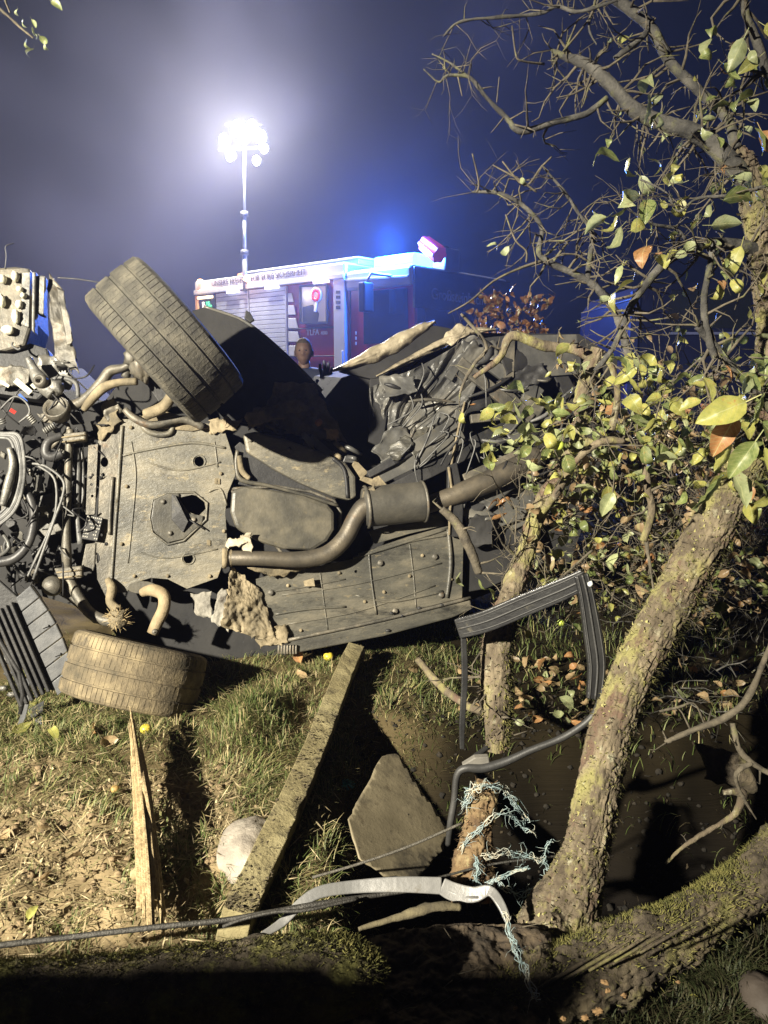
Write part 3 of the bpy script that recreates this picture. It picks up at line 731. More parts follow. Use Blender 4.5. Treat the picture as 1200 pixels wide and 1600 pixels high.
# torn sill front end
crumple('torn_sill_end', [(360, 885), (402, 915), (438, 1010), (348, 978)], [.05, .03, .05, .09], .030, mudsteel_m, 60, 60, 22, 21)
crumple('torn_sill_end', [(395, 985), (445, 975), (450, 1004), (405, 1010)], [.06, .05, .06, .06], .012, mudsteel_m, 20, 14, 16, 22)
crumple('torn_skin', [(340, 925), (354, 918), (358, 985), (330, 972)], [.06, .06, .08, .08], .014, mat('pale_torn_paint', [(0.14, 0.13, 0.11), (0.30, 0.28, 0.235)], 10, .7, .1, .5, 50, spots=[((.06, .05, .04), 12, .55, .68)]), 16, 30, 16, 23)
crumple('torn_skin', [(296, 930), (330, 922), (332, 968), (306, 958)], [.04, .05, .06, .05], .016, MATS['pale_torn_paint'], 20, 20, 14, 24)
crumple('torn_skin', [(385, 888), (480, 868), (500, 884), (420, 902)], [.08, .06, .05, .06], .012, mudsteel_m, 40, 12, 14, 25)
for i in range(7):
    x = 434 + i * 4.5
    b = MB(); b.slab([UB(x, 1008 + i * .3, .07), UB(x + 2.6, 1008, .075), UB(x + 2.8, 1022, .07), UB(x, 1022, .07)], BK * .02); build(b, 'clip_tooth', steel_m, car, bevel=.001)

# ---- crushed side (upper middle and right)
plate('door_skin', [(578, 592), (612, 588), (606, 640), (598, 700), (576, 690)], .02, .02, bodydark_m)
# sheet metal folded like a fan out of the pinch point
FP = smoothpath([(577, 606, .02), (612, 590, .03), (650, 575, .03), (700, 548, .02), (742, 524, .0), (752, 570, .02), (738, 618, .04), (722, 655, .05), (690, 690, .05), (650, 722, .04)], 12)
def tri(x): return abs((x % 1.0) * 2 - 1)
b = MB()
def fan(u, v):
    j = u * (len(FP) - 1); i = min(int(j), len(FP) - 2); q = FP[i] + (FP[i + 1] - FP[i]) * (j - i)
    x0, y0 = 588 + 22 * u, 700 + 14 * u
    vv = .06 + .94 * v
    x, y = x0 + (q[0] - x0) * vv, y0 + (q[1] - y0) * vv
    w_ = u * 9 + .5 * noise.noise(Vector((u * 4, v * 2.2, 3))) + .25 * noise.noise(Vector((u * 9, v * 5, 7)))
    f = tri(w_) * .75 + .35 * tri(w_ * 2.3 + v * 1.1)
    c = noise.ridged_multi_fractal(Vector((x * .018, y * .018, 4)), 1, 2.1, 3, 1, 2)
    return UB(x, y, q[2] * v + (.006 + .045 * v * (1 - .3 * v)) * f + .014 * c - .03)
b.grid(fan, 180, 50, smooth=False); build(b, 'crushed_side', bodypaint_m, car, solid=.003)
# dark rails below it
for i, (a, c_, o, wd) in enumerate([((585, 752), (724, 680), .04, 24), ((600, 770), (735, 705), .03, 22), ((598, 728), (712, 660), .05, 20), ((575, 742), (650, 700), .06, 14)]):
    b = MB(); pa, pb = UB(*a, o), UB(*c_, o)
    b.strip([pa, (pa + pb) / 2 + UN * .015, pb], [wd * pxm(3.4) * .8, wd * pxm(3.4), wd * pxm(3.4) * .9], .02, UN); build(b, 'rail', [bodypaint_m, black_m][i % 2], car, bevel=.004)
plate('crossmember', [(700, 728), (714, 722), (722, 760), (724, 800), (722, 840), (704, 838), (700, 790)], .09, .03, black_m)
pipe('crossmember_edge', [(701, 730, .095, 2.5), (706, 770, .10, 2), (703, 800, .10, 2), (702, 836, .095, 2)], mudsteel_m, 6)
plate('upright', [(712, 640), (732, 628), (722, 690), (712, 722), (700, 720)], .04, .02, bodypaint_m)
# top flanks lit by the mast lamp: two rolled edges and the sunken panel between them
def rolled(name, rows, amp, m, seed):
    """rolled sheet edge: rows (px, py, off, half width px) with a curved, dented cross-section"""
    C_ = smoothpath(rows, 10); b = MB()
    def fn(u, v):
        j = u * (len(C_) - 1); i = min(int(j), len(C_) - 2); q = C_[i] + (C_[i + 1] - C_[i]) * (j - i); t = C_[i + 1] - C_[i]
        l = math.hypot(t[0], t[1]); nx_, ny_ = -t[1] / l, t[0] / l; s_ = (v * 2 - 1) * q[3] * (1 + .25 * noise.noise(Vector((u * 9, seed, 2))))
        return UB(q[0] + nx_ * s_, q[1] + ny_ * s_, q[2] + amp * (math.sin(math.pi * min(1, .12 + v * .8)) - .5) + .008 * noise.fractal(Vector((u * 14, v * 3, seed)), .8, 2, 4))
    b.grid(fn, 70, 12); return build(b, name, m, car, solid=.003)
rolled('roof_edge', [(520, 579, -.12, 1.5), (552, 568, -.12, 7), (605, 545, -.12, 13), (650, 519, -.13, 10), (680, 502, -.14, 2)], .05, mat('pale_dusty_paint', [(0.16, 0.135, 0.09), (0.27, 0.23, 0.16), (0.36, 0.31, 0.22)], 14, .5, .1, .6, 70, spots=[((.05,.045,.035), 9, .56, .7)]), 3)
plate('side_panel', [(530, 580), (600, 548), (676, 508), (700, 512), (735, 520), (680, 550), (612, 586), (580, 592)], -.13, .03, bodydark_m)
crumple('side_panel', [(690, 532), (712, 508), (740, 516), (705, 540)], [-.10, -.12, -.10, -.09], .014, MATS['pale_dusty_paint'], 16, 16, 14, 31)
rolled('waist_edge', [(588, 588, -.10, 1), (640, 562, -.10, 5), (690, 537, -.10, 7), (738, 518, -.10, 5), (775, 515, -.1, 1.5)], .03, MATS['pale_dusty_paint'], 8)
# rear corner: box, struts, plates
rear = plate('rear_panel', [(806, 524), (902, 522), (912, 584), (800, 592), (796, 560)], .05, .08, bodypaint_m, bevel=.006)
plate('rear_strip', [(790, 530), (805, 528), (803, 590), (790, 590)], .07, .03, steel_m)
for (a, c_, wd, o, m_) in [((716, 566), (806, 640), 20, .06, steel_m), ((700, 592), (720, 560), 14, .05, bodypaint_m), ((760, 560), (842, 622), 30, .03, bodypaint_m), ((775, 600), (830, 655), 18, .05, steel_m),
                           ((832, 590), (818, 660), 22, .04, bodypaint_m), ((735, 655), (800, 648), 14, .05, steel_m), ((722, 700), (850, 640), 20, .02, black_m), ((850, 660), (930, 600), 26, .0, bodypaint_m),
                           ((724, 748), (830, 700), 14, .06, steel_m), ((860, 560), (930, 690), 24, .02, black_m)]:
    b = MB(); pa, pb = UB(*a, o), UB(*c_, o); b.strip([pa, pb], wd * pxm(3.6), .025, UN); build(b, 'strut', m_, car, bevel=.004)
plate('rear_plate', [(722, 796), (776, 768), (830, 788), (818, 810), (760, 832), (735, 830)], .03, .02, bodypaint_m, bevel=.005)
plate('rear_plate', [(735, 742), (800, 728), (812, 760), (745, 790)], .02, .02, floor_m, bevel=.005)
plate('rear_plate', [(780, 770), (850, 745), (862, 800), (800, 830)], .0, .02, bodypaint_m, bevel=.005)
plate('rear_plate', [(730, 840), (830, 815), (850, 880), (760, 920), (732, 925)], -.02, .02, bodydark_m, bevel=.005)
b = MB(); b.lathe([(0, .001), (0, .05), (.015, .07), (.03, .07), (.035, .055), (.03, .03), (.03, .001)], UB(748, 552, .02), UN + Vector((-.3, 0, .2)), 24); build(b, 'spring_seat', black_m, car)
for i in range(16):
    x, y = rnd.uniform(610, 780), rnd.uniform(560, 720)
    pipe('torn_wire', [(x, y, .06, 1.2), (x + rnd.uniform(-20, 20), y + rnd.uniform(5, 25), .1, 1.1), (x + rnd.uniform(-35, 25), y + rnd.uniform(20, 60), .07, 1)], wire_m, 5, k=4)
pipe('seat_belt_edge', [(726, 568 + 60, .06, 2), (712, 690, .06, 2), (705, 728, .06, 2)], mudsteel_m, 5)

# tangle of torn sheet, struts and cables over the crushed rear and the bay
rt_ = random.Random(77)
for i in range(20):
    x, y = rt_.uniform(600, 880), rt_.uniform(545, 840)
    if y > 760 and x < 720: continue
    if y > 720 and x < 700: continue
    w_, h_ = rt_.uniform(24, 72), rt_.uniform(16, 44); a = rt_.uniform(-.9, .3); c_, sn = math.cos(a), math.sin(a)
    q = [(x + u * w_ * c_ - v * h_ * sn, y + u * w_ * sn + v * h_ * c_) for u, v in [(-.6, -.5), (.5, -.6), (.6, .4), (-.5, .6)]]
    crumple('torn_sheet', q, [rt_.uniform(.0, .09) for _ in range(4)], rt_.uniform(.008, .02), rt_.choice([bodypaint_m, bodydark_m, black_m, black_m, floor_m]), 22, 16, rt_.uniform(8, 20), i + 100)
for i in range(34):
    x, y = rt_.uniform(590, 880), rt_.uniform(540, 830)
    if y > 740 and x < 700: continue
    a = rt_.uniform(-1.2, .4); l = rt_.uniform(20, 80); o_ = rt_.uniform(.02, .12)
    pipe('torn_strip', [(x, y, o_, 2), (x + l * .5 * math.cos(a) + rt_.uniform(-8, 8), y + l * .5 * math.sin(a), o_ + rt_.uniform(-.02, .04), rt_.uniform(1.2, 3.4)), (x + l * math.cos(a), y + l * math.sin(a) + rt_.uniform(-8, 8), o_, 1.5)], rt_.choice([bodypaint_m, black_m, wire_m, steel_m]), 6, k=4)
for i in range(26):
    x, y = rt_.uniform(-10, 150), rt_.uniform(560, 900)
    w_, h_ = rt_.uniform(8, 26), rt_.uniform(8, 24)
    crumple('torn_sheet', [(x, y), (x + w_, y + rt_.uniform(-8, 8)), (x + w_ + rt_.uniform(-8, 8), y + h_), (x + rt_.uniform(-8, 8), y + h_)], [rt_.uniform(-.06, .07) for _ in range(4)], .012, rt_.choice([black_m, bodypaint_m, steel_m, black_m]), 12, 10, 22, i + 200)
for i in range(40):
    x, y = rt_.uniform(-10, 150), rt_.uniform(570, 920); o_ = rt_.uniform(.0, .12)
    pipe('torn_wire', [(x, y, o_, 1.2), (x + rt_.uniform(-25, 25), y + rt_.uniform(-5, 30), o_ + .03, 1.4), (x + rt_.uniform(-40, 40), y + rt_.uniform(10, 60), o_, 1)], rt_.choice([wire_m, black_m, hose_m]), 6, k=5)
# ---- engine bay (left)
eb = MB(); eb.slab([UB(x, y, .02) for x, y in [(-60, 422), (20, 416), (48, 420), (52, 500), (40, 540), (12, 548), (-60, 545)]], BK * .3)
eng = build(eb, 'engine_block', steel_m, car, bevel=.012)
for x, y, w_, h_ in [(24, 432, 12, 17), (31, 452, 10, 10), (37, 462, 9, 10), (30, 476, 11, 15), (25, 495, 12, 24), (12, 516, 20, 15), (2, 470, 14, 22), (4, 436, 12, 14)]:
    b = MB(); b.ball(UB(x, y, .04), 1, 6, .25, 2, (w_ / 2 * pxm(3.1), .02, h_ / 2 * pxm(3.1)), x); build(b, 'insulation_chunk', white_chunk_m, eng)
b = MB()
for x0, x1, y0, y1, o_, in [(50, 56, 424, 520, .05), (57, 70, 430, 492, .03), (34, 47, 424, 512, .03)]:
    b.slab([UB(x0, y0, o_), UB(x1, y0, o_), UB(x1 - 2, y1, o_), UB(x0 - 1, y1 - 4, o_)], BK * .06)
build(b, 'casing_rib', alu_m, eng, bevel=.006)
plate('engine_side', [(-40, 540), (30, 530), (75, 545), (88, 600), (60, 625), (-40, 610)], -.02, .1, black_m, bevel=.01)
crumple('torn_bulkhead', [(76, 428), (98, 452), (124, 586), (86, 560)], [-.02, -.02, .02, .01], .018, steel_m, 26, 34, 10, 41)
crumple('torn_bulkhead', [(88, 448), (100, 455), (116, 535), (104, 540)], [.02, .02, .04, .03], .008, steel_m, 10, 30, 12, 44)
crumple('torn_bulkhead', [(60, 555), (120, 560), (110, 610), (50, 600)], [-.01, -.02, .0, .01], .016, bodypaint_m, 22, 16, 12, 45)
pipe('steering_column', [(44, 560, .08, 6), (52, 576, .09, 7), (60, 590, .10, 11), (72, 604, .11, 13), (84, 615, .11, 12)], alu_m, 16)
b = MB(); b.lathe([(0, .012), (0, .028), (.03, .03), (.05, .024), (.05, .014), (.0, .012)], UB(70, 600, .12), UN + Vector((-.3, 0, .2)), 18); build(b, 'joint', steel_m, car)
b = MB(); b.ball(UB(85, 605, .12), .035, 8, .4, 2.2, (1.1, .8, 1), 5); build(b, 'joint_housing', alu_m, car)
b = MB(); b.lathe([(0, .03), (-.01, .05), (.02, .056), (.045, .056), (.05, .05), (.035, .045), (.03, .001)], UB(93, 645, .08), UN + Vector((-.2, 0, .55)), 24); build(b, 'pulley', steel_m, car)
crumple('bent_sheet', [(60, 648), (88, 645), (84, 664), (66, 662)], [.06, .05, .05, .06], .01, steel_m, 10, 10, 20, 46)
crumple('bent_sheet', [(-10, 570), (50, 575), (46, 602), (-10, 605)], [.03, .03, .03, .03], .014, steel_m, 20, 10, 12, 47)
for (a, c_, w_, m_) in [((24, 594), (48, 614), 9, white_chunk_m), ((30, 616), (42, 628), 4, mat('blue_clip', [(0.05, 0.12, 0.5)], 8, .5, 0, 0)), ((16, 640), (24, 645), 6, mat('red_clip', [(0.55, 0.05, 0.04)], 8, .5, 0, 0)),
                        ((0, 596), (14, 604), 5, white_chunk_m), ((50, 600), (56, 606), 7, white_chunk_m)]:
    b = MB(); b.strip([UB(*a, .09), UB(*c_, .08)], w_ * pxm(3.1), .008, UN); build(b, 'bright_fragment', m_, car)
for (cx, cy, ang, n_) in [(50, 656, .9, 5), (76, 670, 2.6, 6), (97, 708, .4, 3), (4, 660, 1.3, 3)]:     # ribbed hose ends
    b = MB()
    for k in range(n_):
        x, y = cx + (k - n_ / 2) * 3.4 * math.cos(ang), cy + (k - n_ / 2) * 3.4 * math.sin(ang)
        b.lathe([(-.003, .008), (-.003, .015), (.003, .015), (.003, .008)], UB(x, y, .09), UU * math.cos(ang) - Vector((0, 0, 1)) * math.sin(ang), 10)
    build(b, 'ribbed_sleeve', alu_m, car)
lo = MB()
for k in range(9):
    q = k * 3.0
    p, r = ubpath([(-30, 686 - q * .6, .10, 2), (2, 684 - q * .3, .11, 2.2), (18 + q * .5, 690 - q * .4, .12, 2.4), (26 + q * .5, 722 - q * .2, .13, 2.6), (24 + q * .5, 760, .12, 2.6), (8 + q * .5, 795 + q * .3, .11, 2.3), (-26, 818 + q * .8, .10, 2)], 6)
    r = [x * rnd.uniform(.7, 1.6) for x in [1]][0] * np.array(r); lo.tube(p, list(r), 7)
build(lo, 'wiring_loom', wire_m, car)
pipe('foil_wrap', [(14, 700, .14, 4), (20, 725, .145, 6), (12, 760, .14, 7), (4, 790, .13, 5)], alu_m, 10)
pipe('hose', [(98, 680, .08, 6), (76, 690, .09, 7), (72, 708, .09, 8), (82, 714, .09, 8), (98, 708, .09, 7)], hose_m)
pipe('hose', [(38, 762, .08, 6), (50, 785, .09, 7), (53, 815, .09, 7), (44, 850, .09, 7), (20, 874, .08, 8), (-20, 880, .08, 8)], hose_m)
for rows in ([(40, 724, .10, 2), (70, 728, .11, 2.2), (98, 750, .12, 2.2), (98, 775, .12, 2.2), (84, 815, .12, 2.4), (52, 905, .11, 2.4)], [(60, 728, .10, 2), (85, 748, .11, 2), (88, 790, .11, 2), (78, 826, .11, 2), (40, 908, .10, 2)],
             [(62, 860, .1, 2), (50, 885, .1, 2)], [(0, 640, .08, 1.6), (22, 620, .09, 1.6), (40, 628, .09, 1.6), (46, 645, .09, 1.6), (30, 660, .08, 1.6)], [(70, 600, .1, 3), (92, 590, .11, 3), (118, 598, .11, 3.5), (122, 620, .10, 3)],
             [(20, 535, .05, 1.5), (19, 540, .06, 1.5), (28, 546, .06, 1.6), (32, 544, .06, 1.6)], [(8, 420, .02, 1), (10, 400, .02, 1), (9, 385, .02, .8), (22, 380, .0, .7)],
             [(90, 434, -.02, 1.0), (120, 436, -.03, 1), (160, 442, -.04, 1)], [(118, 700, .03, 5), (122, 730, .03, 5), (120, 800, .03, 5), (126, 850, .03, 5)], [(128, 700, .02, 3), (130, 760, .02, 3), (128, 800, .02, 3)]):
    pipe('brake_line', rows, wire_m, 8)
for i in range(46):       # small brackets, couplings and lumps filling the crushed bay
    x, y = rnd.uniform(-10, 130), rnd.uniform(640, 905)
    s_ = rnd.uniform(5, 17); o_ = rnd.uniform(-.10, .05); m_ = rnd.choice([black_m, black_m, steel_m, bodypaint_m, hose_m])
    if rnd.random() < .5:
        a = rnd.uniform(0, 3.1); c_, sn = math.cos(a), math.sin(a); w2 = s_ * rnd.uniform(.3, .9)
        plate('small_bracket', [(x - s_ * c_, y - s_ * sn), (x + w2 * sn, y - w2 * c_), (x + s_ * c_, y + s_ * sn), (x - w2 * sn, y + w2 * c_)], o_, .03, m_)
    else:
        pipe('small_pipe', [(x, y, o_, 3), (x + rnd.uniform(-20, 20), y + rnd.uniform(10, 40), o_ + .03, 3.4), (x + rnd.uniform(-20, 20), y + rnd.uniform(40, 80), o_, 3)], m_, 8, k=4)
plate('engine_mount', [(64, 775), (98, 765), (104, 830), (70, 838), (54, 820)], -.03, .05, bodypaint_m, [circ(62, 822, 2), circ(80, 828, 2)])

# ================================================================ FIRE TRUCK, parked beyond the wreck
TA = Vector((-3.55, 14.0, 0)); TD = Vector((0.753, -0.658, 0)).normalized(); TW = Vector((-TD.y, TD.x, 0)); TZ = Vector((0, 0, 1))
TL = 5.62                      # length of the near side, rear to front
def TP(s, w_, z): return TA + TD * s + TW * w_ + TZ * z
def TS(px, py):                # pixel -> (s, z) on the near side
    d = ray(px, py); t = (TA - CAMP).dot(TW) / d.dot(TW); p = CAMP + d * t - TA
    return p.dot(TD), p.z
truck = thing('fire_truck', TP(2.8, 1.2, 0), 'red and white fire truck with its blue beacon lit and floodlight mast raised', 'fire truck')
red_m = mat('red_paint', [(0.20, 0.012, 0.022), (0.25, 0.016, 0.028)], 3, .35, 0, .05, 10)
white_m = mat('white_paint', [(0.38, 0.38, 0.40), (0.46, 0.46, 0.48)], 3, .4, 0, .05, 10)
shut_m = mat('aluminium_slat', [(0.40, 0.41, 0.45), (0.48, 0.49, 0.54)], 4, .45, .15, .05, 10)
tglass_m = mat('dark_glass', [(0.01, 0.012, 0.016)], 3, .08, 0, 0, spec=.8)
tblack_m = mat('truck_black', [(0.015, 0.015, 0.017), (0.03, 0.03, 0.03)], 5, .6, 0, .1, 30)
def tbox(name, s0, s1, w0, w1, z0, z1, m, parent=truck, bevel=.012):
    b = MB(); b.box(TP((s0 + s1) / 2, (w0 + w1) / 2, (z0 + z1) / 2), TD * (s1 - s0) / 2, TW * (w1 - w0) / 2, TZ * (z1 - z0) / 2)
    return build(b, name, m, parent, bevel=bevel)
def tpoly(name, pix, w0, th, m, parent=truck, bevel=.006):
    """flat piece on the near side: pixel outline, w0 outwards (negative = proud), th thick"""
    b = MB(); b.slab([TP(*(lambda q: (q[0], w0, q[1]))(TS(x, y))) for x, y in pix], TW * th)
    return build(b, name, m, parent, bevel=bevel)
sA = TS(306, 460)[0]; s1 = TS(337, 470)[0]; s2 = TS(389, 480)[0]; s3 = TS(448, 480)[0]; s4 = TS(523, 490)[0]; s5 = TS(541, 490)[0]; s6 = TS(646, 490)[0]
zr = TS(306, 440)[1]; zb = TS(306, 457)[1]
zt = zr
body = tbox('body', sA + .02, s5, .03, 2.42, .75, zt - .02, red_m)
tbox('chassis', sA, s6 - .1, .25, 2.2, .45, .78, tblack_m)
tbox('roof_band', sA, s5, -.02, 2.46, zb, zt, white_m, bevel=.03)
tbox('roof_edge', sA, s5, -.05, .0, zb - .05, zb + .03, white_m)
zs0 = 1.0; zs1 = zb - .06
# shutters, slat by slat
for (a, c_) in [(s1 + .02, s2 - .02), (s2 + .02, s3 - .02)]:
    sh = tbox('shutter', a, c_, .0, .03, zs0, zs1, tblack_m)
    n_ = 24; dz = (zs1 - zs0) / n_
    for k in range(n_): tbox('slat', a + .01, c_ - .01, -.012, .006, zs0 + dz * k + .004, zs0 + dz * (k + 1) - .004, shut_m, sh, .004)
    tbox('guide_rail', c_ - .0, c_ + .03, -.02, .03, zs0, zs1, shut_m, sh)
# open rear locker with stacked hoses
lk = tbox('locker', sA + .03, s1 - .02, -.002, .02, zs0, zs1, tblack_m)
tbox('locker_lamp', sA + .06, s1 - .06, -.03, .0, zs1 - .07, zs1 - .02, mat('locker_lamp', [(0.8, 0.7, 0.5)], 3, .5, 0, 0, emit=(1, .75, .4), estr=3.0), lk)
hc = [(0.75, 0.25, 0.42), (0.80, 0.30, 0.45), (0.70, 0.70, 0.66), (0.72, 0.28, 0.42), (0.03, 0.30, 0.14), (0.05, 0.40, 0.20), (0.03, 0.28, 0.12)]
for k, c_ in enumerate(hc):
    a = sA + .12 + (s1 - sA - .2) * k / len(hc); hm = mat('hose_%d' % k, [c_], 20, .7, 0, .2, 60)
    tbox('rolled_hose', a, a + (s1 - sA - .2) / len(hc) * .8, -.05, .0, zs1 - .75, zs1 - .12 - .06 * (k % 3 == 0) - (.14 if k < 2 else 0), hm, lk, .02)
tbox('locker_post', sA, sA + .09, -.03, .03, zs0, zs1, mat('locker_amber', [(0.6, 0.3, 0.12)], 5, .5, 0, 0), lk)
# crew compartment: striped red panel, side window with a paddle sign inside
for k, (y0, y1) in enumerate([(458, 472), (477, 492), (497, 513), (518, 534), (540, 556)]):
    tpoly('chevron_block', [(450, y0), (456 + k * 3, y0 - 0), (459 + k * 3.4, y1), (450, y1)], -.004, .012, white_m)
wn = tpoly('crew_window', [(472, 448), (512, 446), (512, 504), (472, 505)], -.015, .03, mat('lit_window', [(0.30, 0.27, 0.22)], 2, .2, 0, 0, emit=(.75, .68, .52), estr=.16, spec=.6))
for (a, c_) in [((471, 447), (513, 445)), ((471, 505), (513, 504)), ((471, 447), (471, 505)), ((512.5, 446), (512.5, 504))]:
    b = MB(); q0, q1 = TS(*a), TS(*c_); b.strip([TP(q0[0], -.02, q0[1]), TP(q1[0], -.02, q1[1])], .035, .03, TW); build(b, 'window_frame', tblack_m, wn)
b = MB(); q = TS(497, 461); b.lathe([(0, .001), (0, .115), (.02, .115), (.02, .001)], TP(q[0], -.045, q[1]), TW, 24); pd = build(b, 'paddle_rim', mat('sign_white', [(0.75, 0.72, 0.70)], 5, .5, 0, 0), wn)
b = MB(); b.lathe([(0, .045), (-.006, .045), (-.006, .10), (0, .10)], TP(q[0], -.047, q[1]), TW, 24, closed=True); build(b, 'paddle_disc', mat('sign_red', [(0.6, 0.03, 0.05)], 5, .5, 0, 0, emit=(.9, .05, .08), estr=.35), wn)
b = MB(); q2 = TS(495, 487); b.strip([TP(q[0], -.04, q[1] - .1), TP(q2[0], -.04, q2[1])], .04, .02, TW); build(b, 'paddle_handle', MATS['sign_white'], wn)
tpoly('seat_back', [(474, 480), (490, 476), (500, 490), (498, 503), (474, 503)], -.017, .004, tblack_m, wn)
for sx_, pw in ((s1 + .55, 11), (s2 + .65, 11), (TS(505, 450)[0], 10)):      # lamp over the crew window, two more added to light the flank
    b = MB(); b.box(TP(sx_, -.04, zb - .06), TD * .16, TW * .02, TZ * .025); build(b, 'window_and_fill_lamp', mat('window_and_fill_glass', [(0.8, 0.8, 0.9)], 3, .3, 0, 0, emit=(.85, .85, 1), estr=2.5), truck)
    l = lamp('window_and_fill_light', 'POINT', TP(sx_, -.75, zb - .12), pw, (.62, .62, 1.0), .1); l.parent = truck; l.location -= truck.location
# white pillar between crew and driver doors
pil = tbox('door_pillar', s4, s5, -.03, .05, .8, zb - .02, white_m)
for y in (454, 462, 470, 478): tpoly('vent_slot', [(527, y), (534, y), (534, y + 5), (527, y + 5)], -.034, .006, tblack_m, pil)
tbox('grab_rail', s5 - .05, s5 - .02, -.07, -.04, 1.0, 1.7, white_m, pil)
# cab
zc = TS(600, 436)[1]
tbox('cab', s5, s6, .02, 2.4, .7, zc - .1, red_m)
zR = TS(541, 424)[1]
tbox('cab_roof', s5 + .0, s6 - .02, -.02, 2.44, zc - .12, zR, white_m, bevel=.05)
tpoly('roof_trim', [(542, 436), (640, 430), (640, 434), (542, 440)], -.04, .03, white_m)
tpoly('cab_window', [(568, 455), (636, 450), (638, 534), (568, 538)], -.006, .02, tglass_m)
tpoly('cab_door_seam', [(545, 452), (547, 452), (547, 620), (545, 620)], .012, .012, tblack_m)
for y in (518, 526, 534): tpoly('reflector', [(555, y), (557, y), (557, y + 5), (555, y + 5)], -.004, .01, white_m)
b = MB()
tbox('door_handle', s5 + .12, s5 + .26, -.03, .0, 1.25, 1.29, tblack_m)
for a_ in (s1 + .5, s2 + .5): tbox('shutter_handle', a_ - .25, a_ + .3, -.035, -.012, zs0 + .62, zs0 + .66, tblack_m)
for z_ in (.92, 1.62, 2.05): tbox('body_trim', s3 + .03, s4 - .02, -.004, .02, z_, z_ + .018, tblack_m)
tbox('reflective_band', s3 + .03, s6 - .02, .008, .016, 1.02, 1.10, white_m)
# front: windscreen, painted name, headlamp
tbox('windscreen_frame', s6 - .05, s6 + .008, .08, 2.36, 1.42, zc - .14, tblack_m)
tbox('windscreen', s6 - .05, s6 + .02, .25, 2.2, 1.5, zc - .35, tglass_m)
tbox('front_apron', s6 - .05, s6 + .03, .05, 2.4, .6, 1.5, red_m)
tbox('bumper', s6 - .05, s6 + .12, .0, 2.42, .45, .75, white_m)
tbox('front_shade_panel', s6 - .02, s6 + .028, .0, 2.44, zc - .42, zR - .04, tblack_m)  # dark panel added to stand in for the unlit roof front
# mirror on its arm
b = MB(); q = TS(572, 458); b.tube([TP(q[0] + .5, -.02, q[1] + .2), TP(q[0] + .35, -.28, q[1] + .22), TP(q[0] + .30, -.32, q[1] + .1)], .02, 8); mi = build(b, 'mirror_arm', white_m, truck)
b = MB(); b.box(TP(q[0] + .30, -.33, q[1] - .1), TD * .06, TW * .1, TZ * .2); build(b, 'mirror', tblack_m, truck, bevel=.02)
# lockers and rim boards on the roof
q0, q1 = TS(356, 432), TS(510, 420)
ztop = TS(356, 419)[1] - .10
tbox('roof_box', q0[0] + .1, s5 + .02, .25, 1.9, zt - .01, ztop + .02, mat('roof_grey', [(0.25, 0.25, 0.28), (0.32, 0.32, 0.35)], 4, .5, .2, .1, 20))
tbox('roof_box_lid', q0[0] + .1, s5 + .05, .22, 1.95, ztop + .02, ztop + .05, white_m)
tbox('orange_case', q0[0], q0[0] + .13, .2, .5, zt - .01, ztop + .03, mat('orange', [(0.45, 0.16, 0.07)], 6, .6, 0, 0))
# slogan and type lettering
def lettering(name, text, size, s, z, m, w_=-.03, parent=truck, face='side', align='LEFT', bold=0.0):
    c = bpy.data.curves.new('t', 'FONT'); c.body = text; c.size = size; c.extrude = .003; c.align_x = align; c.offset = bold
    o = bpy.data.objects.new('t', c); COL.objects.link(o); dg = bpy.context.evaluated_depsgraph_get()
    me = bpy.data.meshes.new_from_object(o.evaluated_get(dg)); bpy.data.objects.remove(o)
    if face == 'side': X, Y, N_ = TD, TZ, -TW
    else: X, Y, N_ = TW, TZ, TD
    rot = Matrix((X, Y, N_)).transposed().to_4x4()
    org = TP(s, w_, z)
    me.transform(Matrix.Translation(org - wloc(parent)) @ rot)
    me.name = name; me.materials.clear()
    return link_mesh(name, me, m, parent)
txt_m = mat('slogan_print', [(0.10, 0.07, 0.09)], 3, .5, 0, 0)
wtx_m = mat('white_print', [(0.75, 0.72, 0.75)], 3, .5, 0, 0)
a = TS(333, 447); lettering('slogan', 'UNSERE FREIZEIT FÜR EURE SICHERHEIT', .135, a[0], zb + .07, txt_m)
a = TS(477, 524); lettering('type_lettering', 'TLFA', .13, a[0], a[1], wtx_m, .024)
a = TS(498, 524); lettering('type_lettering', '4000', .075, a[0] + .02, a[1] + .01, wtx_m, .024)
lettering('name_lettering', 'Großsteinbach', .22, s6 + .034, zc - .28, mat('pale_print', [(0.22, 0.24, 0.30)], 3, .5, 0, 0), .35, face='front')
# amber side markers
amb = mat('amber_lamp', [(0.9, 0.5, 0.2)], 3, .4, 0, 0, emit=(1.0, 0.50, 0.18), estr=26)
for x, y in [(316, 440), (388, 436), (498, 431)]:
    q = TS(x, y); b = MB(); b.ball(TP(q[0], -.04, q[1]), .045, 8, 0, 1, (1.2, 1, .8)); build(b, 'side_marker', amb, truck)
    l = lamp('marker_light', 'POINT', TP(q[0], -.30, q[1] - .05), 5, (1, .55, .28), .04); l.parent = truck; l.location -= truck.location
# blue beacon bar on the cab roof
q0, q1 = TS(578, 420), TS(644, 421)
bar = tbox('beacon_bar', q0[0], q1[0], .06, .50, zR - .01, zR + .16, mat('beacon_blue', [(0.1, 0.3, 0.9)], 3, .2, 0, 0, emit=(.035, .28, 1.0), estr=20), bevel=.04)
p = TP((q0[0] + q1[0]) / 2, .0, zR + .28)
l = lamp('beacon_light', 'POINT', p, 2400, (.03, .17, 1.0), .12); l.parent = truck; l.location -= truck.location
